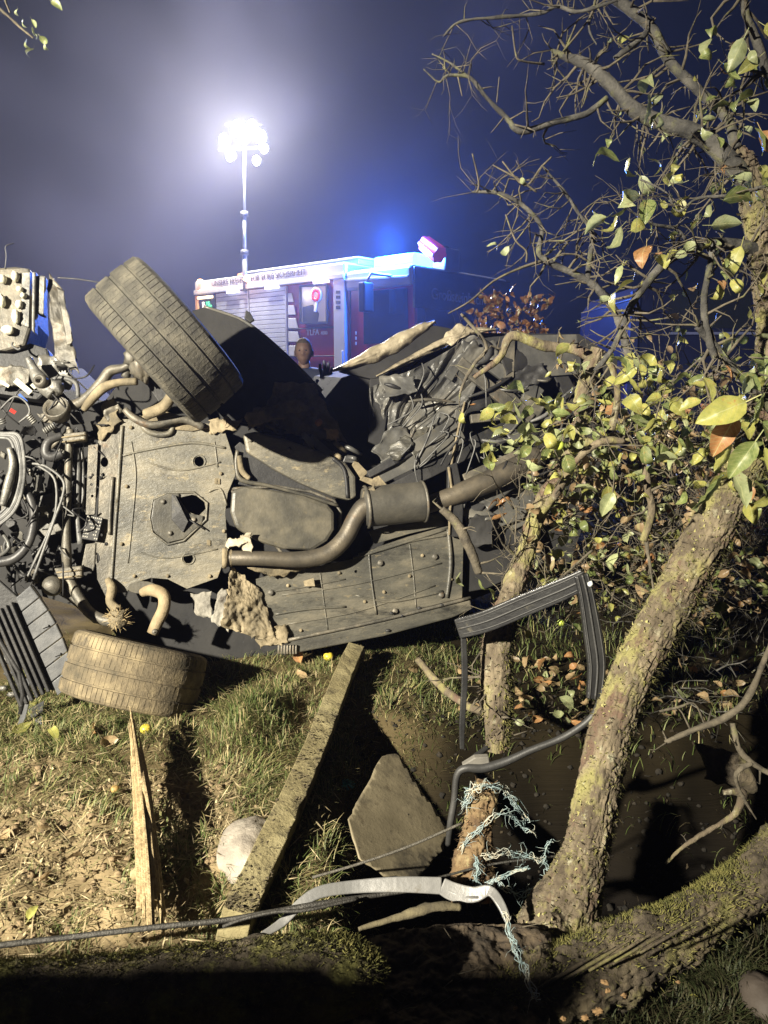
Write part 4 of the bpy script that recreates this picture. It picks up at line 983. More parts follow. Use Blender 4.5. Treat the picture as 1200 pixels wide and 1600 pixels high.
# roof monitor and its box
b = MB(); b.box(TP(s6 - .12, .9, TS(640, 410)[1] + .12), TD * .12, TW * .18, TZ * .16); build(b, 'monitor_base', white_m, truck, bevel=.02)
cA = P(662, 379, 10.9); cB = P(687, 399, 10.6)
b = MB(); n_ = 14; axm = cB - cA
b.lathe([(0, .001), (0, .09), (.02, .11), (axm.length * .85, .125), (axm.length, .12), (axm.length, .001)], cA, axm, 24, lambda i, k, r: r * (1.0 if k % 4 < 2 else .84)); b.sm = [False] * len(b.sm)
mon = build(b, 'roof_monitor', mat('magenta_lit_monitor', [(0.40, 0.03, 0.15)], 5, .4, 0, 0, emit=(1, .06, .35), estr=.10), truck)  # magenta light on the monitor put into its colour and glow
b = MB(); b.tube([TP(s6 - .12, .9, TS(640, 410)[1] + .28), (cA + cB) / 2], .05, 10); build(b, 'monitor_neck', tblack_m, truck)
# wheels
for s_ in (sA + 1.0, s6 - .75):
    for w_ in (.12, 2.1):
        b = MB(); b.lathe([(0, .001), (0, .28), (.04, .48), (.08, .52), (.26, .52), (.30, .48), (.30, .001)], TP(s_, w_, .52), TW, 28); build(b, 'wheel', rubber_m, truck)
# telescopic floodlight mast
mb_ = P(382, 416, 12.9); mt_ = P(382, 232, 12.9)
b = MB(); h_ = mt_ - mb_
b.tube([mb_ - TZ * .4, mb_ + h_ * .12], .042, 12); b.tube([mb_ + h_ * .12, mb_ + h_ * .45], .03, 12); b.tube([mb_ + h_ * .45, mt_], .022, 12)
mast = build(b, 'light_mast', mat('mast_metal', [(0.22, 0.22, 0.22)], 5, .35, .6, 0), truck)
for k in (.12, .45):
    b = MB(); b.lathe([(-.04, .03), (-.04, .065), (.04, .065), (.04, .03)], mb_ + h_ * k, TZ, 12); build(b, 'mast_collar', tblack_m, mast)
b = MB(); b.tube([mt_ - Vector((.42, 0, .02)), mt_ + Vector((.40, 0, .02))], .025, 8); b.tube([mt_, mt_ + TZ * .42], .025, 8); b.tube([mt_ + Vector((-.3, 0, .36)), mt_ + Vector((.3, 0, .36))], .02, 8); build(b, 'lamp_frame', tblack_m, mast)
fl_m = mat('floodlight_glass', [(1, 1, 1)], 3, .3, 0, 0, emit=(1.0, .95, .82), estr=22)
FC = []
for (x, y, r_) in [(349, 220, .10), (359, 243, .09), (370, 201, .12), (394, 200, .12), (382, 212, .11), (408, 214, .10), (413, 232, .075), (401, 251, .075)]:
    c = P(x, y, 12.75); ax = (Vector((c.x * .3 + (x - 382) * .004, -1.0, -.22))).normalized(); FC.append(c)
    b = MB(); b.lathe([(-.10, .001), (-.10, r_ * .6), (-.02, r_ * 1.06), (.01, r_ * 1.06), (.01, r_ * .98), (-.005, r_ * .98)], c, ax, 20); hd = build(b, 'floodlight', tblack_m, mast)
    b = MB(); b.lathe([(.0, .001), (.0, r_ * .97), (.006, r_ * .95), (.008, .001)], c, ax, 20); build(b, 'lens', fl_m, hd) 
for c in FC[:6]:
    l = lamp('mast_flood', 'POINT', c + Vector((0, -.30, -.05)), 520, (1.0, .95, .84), .09); l.parent = truck; l.location -= truck.location

# ================================================================ person standing behind the wreck
pm_ = thing('person', P(475, 560, 6.9).xy.to_3d(), 'person in dark jacket with short hair standing between the wreck and the fire truck', 'person')
px0 = P(475, 552, 6.9); bx, by = px0.x, px0.y
skin_m = mat('skin', [(0.12, 0.07, 0.05), (0.16, 0.10, 0.07)], 12, .55, 0, .1, 60)
jac_m = mat('dark_jacket', [(0.012, 0.015, 0.03), (0.025, 0.03, 0.05)], 8, .8, 0, .3, 40)
hair_m = mat('short_hair', [(0.04, 0.03, 0.02), (0.08, 0.06, 0.04)], 60, .8, 0, .6, 120)
def skinmesh(name, verts, edges, m, parent, root=0, sub=2):
    me = bpy.data.meshes.new(name); org = wloc(parent)
    me.from_pydata([Vector(v[:3]) - org for v in verts], edges, [])
    o = link_mesh(name, me, m, parent)
    md = o.modifiers.new('skin', 'SKIN'); md.use_smooth_shade = True
    sk = me.skin_vertices[0].data
    for i, v in enumerate(verts):
        r = v[3]; sk[i].radius = (r, v[4] if len(v) > 4 else r)
    sk[root].use_root = True
    md2 = o.modifiers.new('sub', 'SUBSURF'); md2.levels = sub; md2.render_levels = sub
    return o
def bv(x, y, z, *r): return (bx + x, by + y, z, *r)
hz = P(475, 529, 6.9).z      # top of the head
V_ = [bv(0, 0, .95, .15, .12), bv(0, 0, 1.12, .14, .11), bv(0, .0, 1.30, .17, .12), bv(0, .01, hz - .31, .13, .09), bv(0, -.01, hz - .25, .055),
      bv(-.17, 0, hz - .33, .07), bv(-.24, .0, hz - .58, .05), bv(-.24, -.10, hz - .82, .04),
      bv(.17, 0, hz - .33, .07), bv(.25, -.02, hz - .58, .05), bv(.27, -.22, hz - .60, .038),
      bv(-.10, 0, .86, .10), bv(-.11, -.01, .48, .065), bv(-.11, .02, .10, .045), bv(-.11, -.12, .04, .04),
      bv(.10, 0, .86, .10), bv(.11, -.01, .48, .065), bv(.11, .02, .10, .045), bv(.11, -.12, .04, .04)]
E_ = [(0, 1), (1, 2), (2, 3), (3, 4), (3, 5), (5, 6), (6, 7), (3, 8), (8, 9), (9, 10), (0, 11), (11, 12), (12, 13), (13, 14), (0, 15), (15, 16), (16, 17), (17, 18)]
skinmesh('clothed_body', V_, E_, jac_m, pm_)
def headf(u, v):
    th = math.pi * v; ph = 2 * math.pi * u
    d = Vector((math.sin(th) * math.cos(ph), math.sin(th) * math.sin(ph), math.cos(th)))
    r = Vector((d.x * .077, d.y * .098, d.z * .122))
    if d.z < -.1: r.x *= 1 - .28 * min(1, (-d.z - .1) * 1.2); r.y *= 1 - .12 * (-d.z)
    f = max(0, -d.y) ** 2
    r.y -= .022 * math.exp(-(d.x / .16) ** 2 - ((d.z + .12) / .16) ** 2) * (d.y < 0)       # nose
    r.y += .012 * (math.exp(-((abs(d.x) - .36) / .16) ** 2 - ((d.z - .12) / .12) ** 2)) * (d.y < 0)  # eye sockets
    r.y -= .007 * math.exp(-(d.x / .3) ** 2 - ((d.z + .50) / .07) ** 2) * (d.y < 0)        # lips
    return Vector((bx, by - .02, hz - .122)) + r
b = MB(); b.grid(headf, 40, 32); hd = build(b, 'head', skin_m, pm_)
b = MB()
for sx in (-1, 1): b.ball((bx + sx * .078, by - .005, hz - .13), 1, 8, 0, 1, (.012, .022, .034))
b.tube([(bx, by, hz - .20), (bx, by + .01, hz - .30)], [.052, .06], 12); ea = build(b, 'ears_and_neck', skin_m, hd)
b = MB()
def hairf(u, v):
    p = headf(u, v * .56); c = Vector((bx, by - .02, hz - .122)); d = (p - c)
    front = max(0, -(d.y) / .1)
    k = 1.07 + .02 * noise.noise(d * 90)
    if front > .3 and v > .45: k = .97
    return c + d * k
b.grid(hairf, 40, 20); build(b, 'hair', hair_m, hd)
eye_m = mat('eye_dark', [(0.03, 0.025, 0.02)], 5, .3, 0, 0)
for sx in (-1, 1):
    b = MB(); b.ball((bx + sx * .030, by - .100, hz - .108), .009, 6); build(b, 'eye', eye_m, hd)
# gloved hand of a second helper reaching over the wreck's edge
h2 = thing('person', (P(512, 590, 4.6).x, P(512, 590, 4.6).y, 0), 'helper hidden behind the wreck with only a gloved hand and cuff raised', 'person')
glove_m = mat('dark_glove', [(0.03, 0.035, 0.06), (0.06, 0.065, 0.10)], 14, .7, 0, .3, 60)
YH = 4.6; k_ = pxm(YH)
def hv(px, py, dy, r): p = P(px, py, YH + dy); return (p.x, p.y, p.z, r)
V_ = [hv(511, 622, .1, .045), hv(508, 604, .03, .036), hv(508, 596, 0, .036), hv(503, 585, 0, .013), hv(500, 575, -.01, .011), hv(500, 568, -.02, .009), hv(508, 583, 0, .013), hv(507, 571, -.02, .011), hv(506, 563, -.03, .009),
      hv(512, 584, 0, .012), hv(513, 573, -.02, .011), hv(513, 566, -.03, .009), hv(516, 588, 0, .011), hv(518, 579, -.02, .010), hv(519, 573, -.03, .008), hv(499, 600, -.02, .013), hv(494, 592, -.04, .011)]
skinmesh('gloved_hand', V_, [(0, 1), (1, 2), (2, 3), (3, 4), (4, 5), (2, 6), (6, 7), (7, 8), (2, 9), (9, 10), (10, 11), (2, 12), (12, 13), (13, 14), (1, 15), (15, 16)], glove_m, h2, 0, 2)
skinmesh('clothed_body', [(h2.location.x + a, h2.location.y + c_, z, r) for a, c_, z, r in [(.0, .35, .55, .16), (0, .3, .85, .17), (.02, .28, 1.0, .13), (.02, .22, 1.03, .08), (0, .12, 1.0, .06), (-.12, .4, .1, .08), (.12, .4, .1, .08)]],
         [(0, 1), (1, 2), (2, 3), (3, 4), (0, 5), (0, 6)], jac_m, h2)
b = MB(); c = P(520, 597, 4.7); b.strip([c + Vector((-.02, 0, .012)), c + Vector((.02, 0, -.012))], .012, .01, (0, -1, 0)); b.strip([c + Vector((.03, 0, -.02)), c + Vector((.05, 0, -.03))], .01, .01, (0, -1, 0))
build(b, 'blue_glint', mat('blue_glint_glow', [(0.05, 0.3, 0.9)], 4, .2, .2, 0, emit=(.05, .35, 1), estr=1.6), h2)  # blue reflection given as a glow of its own

# ================================================================ dark blue van on the right, far hedge
van = thing('parked_van', (P(1080, 560, 7.6).x, 8.2, 0), 'dark blue van half hidden behind the branches at the right', 'van')
vb_m = mat('dark_blue_paint', [(0.006, 0.008, 0.028), (0.009, 0.012, 0.04)], 3, .3, .2, .05, 10)
def vp(px, py, dy=0): return P(px, py, 7.6 + dy)
x0 = vp(985, 500).x; x1 = x0 + 2.9
b = MB(); b.slab([(x0, 7.6, .45), (x1, 7.6, .45), (x1, 7.6, 2.0), (x1 - .2, 7.6, 2.25), (x0 + .12, 7.6, 2.25), (x0, 7.6, 2.1)], Vector((0, 1.9, 0))); build(b, 'body', vb_m, van, bevel=.05)
zw = vp(1050, 521).z
b = MB(); b.box(((x0 + x1) / 2 + .1, 7.585, zw), Vector((1.15, 0, 0)), Vector((0, .02, 0)), Vector((0, 0, .012))); build(b, 'waist_trim', mat('blue_trim', [(0.12, 0.14, 0.28)], 3, .3, .3, 0), van)
b = MB(); b.box((x0 + .03, 7.58, 1.45), Vector((.04, 0, 0)), Vector((0, .03, 0)), Vector((0, 0, .72))); build(b, 'lit_corner', mat('blue_lit_edge', [(0.015, 0.022, 0.09)], 3, .3, .2, 0), van)  # beacon's blue light on the van's edge, painted as a bluer bar
for a, c_ in [(x0 + .35, x0 + 1.2), (x0 + 1.3, x0 + 2.4)]:
    b = MB(); b.slab([(a, 7.592, zw + .06), (c_, 7.592, zw + .06), (c_ - .04, 7.592, zw + .42), (a + .04, 7.592, zw + .42)], Vector((0, .02, 0))); build(b, 'window', tglass_m, van, bevel=.01)
for a in (x0 + .5, x0 + 2.3):
    b = MB(); b.lathe([(0, .001), (0, .2), (.04, .33), (.2, .33), (.22, .001)], (a, 7.6, .33), (0, 1, 0), 24); build(b, 'wheel', rubber_m, van)

# ================================================================ APPLE TREE on the right: leaning trunk, limbs, twigs, leaves
bark_m = mat('mossy_bark', [(0.055, 0.042, 0.028), (0.11, 0.088, 0.058), (0.19, 0.155, 0.10)], 16, .95, 0, 1.0, 55, stretch=(1, 1, .55),
             spots=[((0.20, 0.185, 0.07), 9, .50, .62), ((0.30, 0.29, 0.20), 30, .58, .70), ((0.10, 0.065, 0.045), 12, .53, .62), ((0.035, 0.028, 0.02), 34, .60, .70)])
twig_m = mat('twig_bark', [(0.04, 0.034, 0.026), (0.08, 0.068, 0.048), (0.13, 0.11, 0.078)], 24, .9, 0, .5, 80, spots=[((0.14, 0.14, 0.055), 13, .56, .68)])
limb_m = mat('grey_limb_bark', [(0.030, 0.029, 0.027), (0.06, 0.057, 0.051), (0.11, 0.103, 0.09)], 18, .95, 0, .8, 60, spots=[((0.12, 0.12, 0.055), 12, .54, .66)])
moss_m = mat('moss', [(0.06, 0.065, 0.018), (0.12, 0.115, 0.03), (0.2, 0.18, 0.06)], 30, .95, 0, .4, 80)
def leaf_mesh(name, l, wd, fold, curl, jag, seed, m):
    """one leaf along +y, folded at the midrib, curled, with a toothed edge and a stalk"""
    rr = random.Random(seed); n = 10; V_ = []; F_ = []
    for i in range(n + 1):
        t = i / n
        wv = wd * math.sin(math.pi * min(1, t ** .75 * .98 + .02)) ** .8 * (1 if t < .97 else .2)
        c = math.sin(t * math.pi * .9) * curl * l; y = t * l * (1 - .25 * abs(curl))
        sidew = .12 * l * math.sin(t * 3 + seed) * .3
        for k, sx in enumerate((-1, -.66, -.33, 0, .33, .66, 1)):
            ww = wv / 2 * sx * (1 + rr.uniform(-jag, jag) * (abs(sx) == 1))
            z = c + abs(sx) ** 1.3 * wv / 2 * fold + .018 * l * math.sin(i * 1.9 + sx * 2.4 + seed) - .012 * l * (i % 2) * abs(sx)
            V_.append((ww + sidew, y, z))
    for i in range(n):
        for k in range(6):
            a = i * 7 + k; F_.append((a, a + 1, a + 8, a + 7))
    b0 = len(V_); s_ = l * .012
    V_ += [(-s_, 0, 0), (s_, 0, 0), (s_ * .8, -l * .3, .02 * l), (-s_ * .8, -l * .3, .02 * l)]; F_.append((b0, b0 + 1, b0 + 2, b0 + 3))
    me = bpy.data.meshes.new(name); me.from_pydata(V_, [], F_); me.polygons.foreach_set('use_smooth', [True] * len(F_)); me.materials.append(m)
    return me
def leafmat(name, cols, spot):
    m = mat(name, cols, 5, .42, 0, 0, 1, transl=.28, varis=.30, spots=[(spot, 4.5, .60, .70), (tuple(c * .5 for c in spot), 9, .66, .70)])
    nt = m.node_tree; N = nt.nodes; L = nt.links; tc = N.new('ShaderNodeTexCoord'); sx = N.new('ShaderNodeSeparateXYZ'); L.new(tc.outputs['Object'], sx.inputs[0])
    def op(o, a, b=None):
        n = N.new('ShaderNodeMath'); n.operation = o
        for i, q in enumerate((a, b)):
            if q is None: continue
            if isinstance(q, (int, float)): n.inputs[i].default_value = q
            else: L.new(q, n.inputs[i])
        return n.outputs[0]
    ax = op('ABSOLUTE', sx.outputs[0]); rib = op('LESS_THAN', ax, .011)
    vein = op('SINE', op('MULTIPLY', op('SUBTRACT', sx.outputs[1], op('MULTIPLY', ax, .9)), 62.0)); vein = op('GREATER_THAN', vein, .93)
    h = op('MAXIMUM', rib, op('MULTIPLY', vein, .6))
    bp = N.new('ShaderNodeBump'); bp.inputs['Strength'].default_value = .5; bp.inputs['Distance'].default_value = .02; bp.invert = True; L.new(h, bp.inputs['Height'])
    pb = N['Principled BSDF']; L.new(bp.outputs['Normal'], pb.inputs['Normal'])
    old = pb.inputs['Base Color'].links[0].from_socket; mx = N.new('ShaderNodeMix'); mx.data_type = 'RGBA'; mx.blend_type = 'MIX'
    L.new(op('MULTIPLY', h, .45), mx.inputs['Factor']); L.new(old, mx.inputs['A']); mx.inputs['B'].default_value = (.42, .42, .20, 1)
    for l in list(old.links):
        if l.to_node != mx: L.new(mx.outputs['Result'], l.to_socket)
    return m
lm_green = leafmat('leaf_green', [(0.085, 0.115, 0.035), (0.14, 0.17, 0.055), (0.20, 0.21, 0.075)], (0.30, 0.18, 0.05))
lm_yel = leafmat('leaf_yellow', [(0.20, 0.21, 0.055), (0.32, 0.30, 0.08)], (0.30, 0.13, 0.04))
lm_pale = leafmat('leaf_pale', [(0.20, 0.23, 0.11), (0.30, 0.32, 0.17)], (0.18, 0.12, 0.06))
lm_brown = leafmat('leaf_brown', [(0.26, 0.12, 0.045), (0.36, 0.19, 0.08)], (0.12, 0.06, 0.03))
lm_dry = leafmat('leaf_dry', [(0.20, 0.135, 0.07), (0.32, 0.23, 0.13)], (0.09, 0.05, 0.025))
LM = {}
for nm, m_ in (('g', lm_green), ('y', lm_yel), ('p', lm_pale), ('b', lm_brown), ('d', lm_dry), ('h', leafmat('hedge_leaf', [(0.09, 0.04, 0.018), (0.16, 0.075, 0.03)], (0.05, 0.03, 0.015)))):
    LM[nm] = [leaf_mesh('leaf', 1.0, .48 + .08 * (k % 3), .2 + .3 * (k % 2), [-.4, .1, .28, -.14, .55, -.6][k], .06, k + 3, m_) for k in range(6)]
def put_leaf(parent, kind, p, size, d=None, name='leaf', rr=rnd, flat=False):
    size *= .9 if flat or name != 'leaf' else rr.uniform(.6, .95)
    if kind == 'b' and name == 'leaf' and rr.random() < .5: kind = 'y'
    o = bpy.data.objects.new(name, LM[kind][rr.choice((1, 3))] if flat else rr.choice(LM[kind])); COL.objects.link(o)
    d = Vector(d) if d is not None else Vector((rr.uniform(-1, 1), rr.uniform(-1, 1), rr.uniform(-1.2, .5)))
    d.normalize(); q = d.to_track_quat('Y', 'Z')
    q = q @ Matrix.Rotation(rr.uniform(-1.6, 1.6), 3, 'Y').to_quaternion()
    o.rotation_mode = 'QUATERNION'; o.rotation_quaternion = q; o.scale = (size,) * 3
    p = Vector(p)
    if parent is not None: o.parent = parent; o.location = p - wloc(parent)
    else: o.location = p
    return o
class Foliage:     # leaves past the 300 that show largest: one joined mesh
    def __init__(s): s.b = {}
    def leaf(s, kind, p, size, rr=rnd):
        me = rr.choice(LM[kind]); b = s.b.setdefault(kind, MB())
        d = Vector((rr.uniform(-1, 1), rr.uniform(-1, 1), rr.uniform(-1.2, .5))).normalized()
        q = (d.to_track_quat('Y', 'Z') @ Matrix.Rotation(rr.uniform(-3, 3), 3, 'Y').to_quaternion()).to_matrix() * size
        p = Vector(p); b.add([p + q @ v.co for v in me.vertices], [tuple(f.vertices) for f in me.polygons], True)
    def done(s, parent, name='foliage'):
        mb = MB(); ms = []
        for i, (k, b) in enumerate(s.b.items()):
            mb.cur = i; mb.add(b.v, b.f, True); ms.append(LM[k][0].materials[0])
        o = build(mb, name, ms, parent); o['kind'] = 'stuff'; return o
def twig(b, p, d, l, r, depth, tips, rr, wob=.36, droop=-.05):
    """crooked twig with side twigs; tips collects (point, direction)"""
    n = max(3, int(l / .024)); pts = [Vector(p)]; rad = [r]; d = Vector(d).normalized()
    for i in range(n):
        d = (d + Vector((rr.gauss(0, wob), rr.gauss(0, wob), rr.gauss(0, wob) + droop))).normalized() if i % 2 == 0 else d
        pts.append(pts[-1] + d * l / n); rad.append(r * (1 - .75 * (i + 1) / n))
        if depth > 0 and rr.random() < .42 and i < n - 1:
            sd = (d + Vector((rr.uniform(-1, 1), rr.uniform(-1, 1), rr.uniform(-1, 1))) * .9).normalized()
            twig(b, pts[-1], sd, l * rr.uniform(.25, .55), rad[-1] * .65, depth - 1, tips, rr, wob, droop)
    b.tube(pts, rad, 5 if r < .004 else 7)
    tips.append((pts[-1], d)); 
    if len(pts) > 3: tips.append((pts[len(pts) // 2], d))
def limb(name, rows, parent, m=bark_m, n=14, amp=.10, k=9, bark=None, side=0, slen=(.08, .25), tips=None, rr=rnd, sdepth=1, twigparent=None):
    p, r = pxpath(rows, k); b = MB()
    b.tube(p, r, n, amp=amp * .7, freq=30, seed=rows[0][0] * .01, bark=bark or (.0022, 60, 26)); o = build(b, name, m, parent)
    if side:
        tb = MB(); t_ = [] if tips is None else tips
        for i in range(side):
            j = rr.randrange(1, len(p)); ax = (p[min(j + 1, len(p) - 1)] - p[j - 1]).normalized()
            d = Vector((rr.uniform(-1, 1), rr.uniform(-.7, .7), rr.uniform(-1, 1))); d = (d - ax * d.dot(ax) * .6).normalized()
            twig(tb, p[j], d, rr.uniform(*slen), min(r[j] * .45, .005), sdepth, t_, rr)
        to = build(tb, 'twigs', twig_m, o); to['kind'] = 'stuff'
    return o, p, r
r4 = random.Random(41)
base = P(872, 1470, 1.62)
tree = thing('apple_tree', (base.x, base.y, 0), 'leaning mossy apple tree with thick trunk and sparse yellowing leaves at the right', 'tree')
tr_rows = [(812, 1505, 1.58, 30), (846, 1478, 1.60, 58), (880, 1425, 1.64, 66), (905, 1360, 1.68, 60), (922, 1300, 1.72, 54), (938, 1220, 1.78, 52), (955, 1140, 1.84, 51), (985, 1060, 1.90, 52), (1025, 985, 1.96, 52), (1066, 910, 2.02, 50),
           (1108, 835, 2.07, 48), (1145, 765, 2.12, 44), (1180, 690, 2.17, 40), (1205, 600, 2.22, 38), (1208, 500, 2.28, 36), (1196, 400, 2.33, 34), (1182, 320, 2.37, 32), (1166, 265, 2.40, 24), (1150, 235, 2.42, 15)]
p, r = pxpath(tr_rows, 34); r = [x * (.67 + .34 * (1 - sstep(20, 130, i))) for i, x in enumerate(r)]; b = MB(); b.tube(p, r, 150, bark=(.0065, 80, 26), seed=2)
trunk = build(b, 'trunk', bark_m, tree)
# flakes of bark standing off the lit edge, moss tufts on the shaded side
def fuzz(name, p, r, n, lmin, lmax, rr, m, parent, j0=0, j1=None, side=None, wd=.003):
    b = MB(); j1 = j1 or len(p) - 1
    for i in range(n):
        j = rr.randrange(max(1, j0), j1); ax = (p[j + 1 if j + 1 < len(p) else j] - p[j - 1]).normalized()
        d = Vector((rr.gauss(0, 1), rr.gauss(0, 1), rr.gauss(0, 1)))
        if side is not None: d += Vector(side) * 1.6
        d = (d - ax * d.dot(ax)); d.normalize()
        c = p[j] + d * r[j] * rr.uniform(.95, 1.06); l = rr.uniform(lmin, lmax)
        e = (d + Vector((rr.uniform(-1, 1), rr.uniform(-1, 1), rr.uniform(-1.2, .6))) * .9).normalized(); s_ = e.cross(ax).normalized() * wd * rr.uniform(.5, 1.5)
        b.add([c - s_, c + s_, c + e * l * .6 + s_ * .7, c + e * l], [(0, 1, 2, 3)])
    o = build(b, name, m, parent); o['kind'] = 'stuff'; return o
fuzz('moss', p, r, 5000, .006, .02, r4, moss_m, trunk, 30, 540, (.9, -.2, -.2), .0022)
fuzz('moss', p, r, 2600, .004, .011, r4, mat('lit_side_lichen', [(0.22, 0.20, 0.07), (0.33, 0.31, 0.14)], 30, .95, 0, .3, 60), trunk, 10, 540, (-.6, -.6, .1), .003)  # lichen brightened on the lamp side to strengthen the lit strip
fuzz('bark_flakes', p, r, 700, .008, .022, r4, bark_m, trunk, 0, None, None, .007)
tips = []
LIMBS = [([(1172, 290, 2.38, 26), (1120, 232, 2.40, 24), (1080, 205, 2.42, 22), (1035, 192, 2.44, 20), (990, 170, 2.46, 18), (950, 128, 2.48, 16), (915, 100, 2.5, 14), (880, 88, 2.52, 9), (862, 78, 2.54, 5)], 14, 26),
         ([(1150, 232, 2.40, 14), (1135, 185, 2.42, 13), (1095, 145, 2.45, 13), (1050, 100, 2.48, 13), (1018, 45, 2.52, 13), (985, 15, 2.56, 13), (940, -15, 2.6, 12)], 12, 12),
         ([(948, 153, 2.46, 7), (915, 178, 2.45, 7.5), (870, 190, 2.44, 8), (815, 205, 2.42, 8), (792, 185, 2.42, 6), (758, 150, 2.42, 5.5), (735, 122, 2.42, 5), (700, 118, 2.42, 4), (685, 128, 2.42, 3), (662, 108, 2.42, 2)], 10, 5),
         ([(735, 122, 2.42, 3), (705, 100, 2.42, 3), (675, 84, 2.42, 2)], 8, 2),
         ([(1200, 395, 2.33, 16), (1140, 380, 2.3, 15), (1085, 385, 2.28, 14), (1040, 410, 2.26, 12), (1005, 450, 2.24, 10), (985, 480, 2.24, 9), (960, 540, 2.24, 8), (930, 580, 2.24, 8)], 12, 14),
         ([(985, 560, 2.6, 12), (972, 520, 2.6, 11), (958, 482, 2.6, 11), (920, 440, 2.6, 10), (862, 412, 2.6, 9), (842, 395, 2.6, 8), (846, 355, 2.6, 6), (815, 320, 2.6, 6), (778, 302, 2.6, 5), (738, 300, 2.6, 2.5)], 10, 16),
         ([(918, 440, 2.6, 8), (922, 400, 2.58, 7), (925, 362, 2.56, 6.5), (905, 335, 2.55, 5), (882, 300, 2.54, 4), (846, 258, 2.52, 2)], 9, 10),
         ([(1118, 560, 1.95, 9), (1105, 520, 1.95, 9), (1100, 470, 1.95, 9), (1108, 420, 1.95, 9), (1114, 385, 1.95, 7), (1118, 376, 1.95, 5)], 10, 6),
         ([(1205, 640, 2.0, 13), (1160, 590, 1.98, 12), (1120, 545, 1.96, 11), (1090, 510, 1.95, 10)], 10, 6),
         ([(965, 0, 2.3, 3), (905, 18, 2.35, 5), (870, 10, 2.4, 5), (840, 22, 2.4, 4), (740, 30, 2.4, 4), (712, 38, 2.4, 3), (692, 58, 2.4, 1.5)], 8, 8),
         ([(932, 70, 2.4, 2), (920, 40, 2.4, 2.5), (935, 0, 2.4, 3)], 6, 3), ([(960, 92, 2.45, 6), (1002, 60, 2.46, 7), (1010, 50, 2.5, 8)], 9, 2),
         ([(1200, 120, 2.1, 12), (1180, 60, 2.1, 11), (1165, 20, 2.1, 10), (1160, -20, 2.1, 10)], 10, 8),
         ([(1200, 290, 2.0, 5), (1140, 305, 2.0, 5), (1090, 310, 2.02, 5), (1060, 330, 2.05, 4), (1040, 300, 2.08, 3), (1000, 280, 2.1, 2)], 8, 9),
         ([(1085, 400, 2.28, 4), (1060, 360, 2.28, 4), (1020, 350, 2.25, 4), (985, 330, 2.22, 3), (950, 310, 2.2, 2)], 8, 9)]
for rows, n_, sd in LIMBS:
    rows = [(a, b_, c_, d_ * .56) for a, b_, c_, d_ in rows]
    o, p, r = limb('limb', rows, tree, n=n_, side=int(sd * 2.6), slen=(.05, .24), tips=tips, rr=r4, m=limb_m)
# the twigs that stand alone against the sky
tb = MB()
for rows in [[(715, 118, 2.42, 1.2), (722, 150, 2.42, .8)], [(738, 240, 2.4, 1), (748, 285, 2.42, 1.4), (745, 300, 2.42, 1.6)], [(780, 120, 2.42, .6), (776, 160, 2.42, .8)], [(930, 0, 2.4, 2), (920, 30, 2.4, 1.5), (880, 80, 2.5, 1.6)],
             [(862, 245, 2.5, 1.2), (845, 262, 2.5, 1.6), (820, 290, 2.5, 1.8), (785, 252, 2.5, 1.2)], [(770, 258, 2.5, 1), (810, 280, 2.5, 1.6), (838, 300, 2.5, 1.6)], [(790, 335, 2.5, 1.2), (805, 375, 2.5, 1.5), (822, 392, 2.5, 1.5), (822, 410, 2.5, 1.5)],
             [(700, 490, 2.55, 1), (735, 470, 2.55, 1.4), (770, 440, 2.55, 1.6), (810, 420, 2.55, 2), (845, 408, 2.55, 2.5)], [(800, 40, 2.4, 1), (806, 85, 2.4, 1.4), (815, 95, 2.4, 1.4), (850, 100, 2.45, 2)]]:
    p, r = pxpath(rows, 4); tb.tube(p, r, 5); tips.append((p[0], Vector((0, 0, -1))))
to = build(tb, 'twigs', twig_m, tree); to['kind'] = 'stuff'
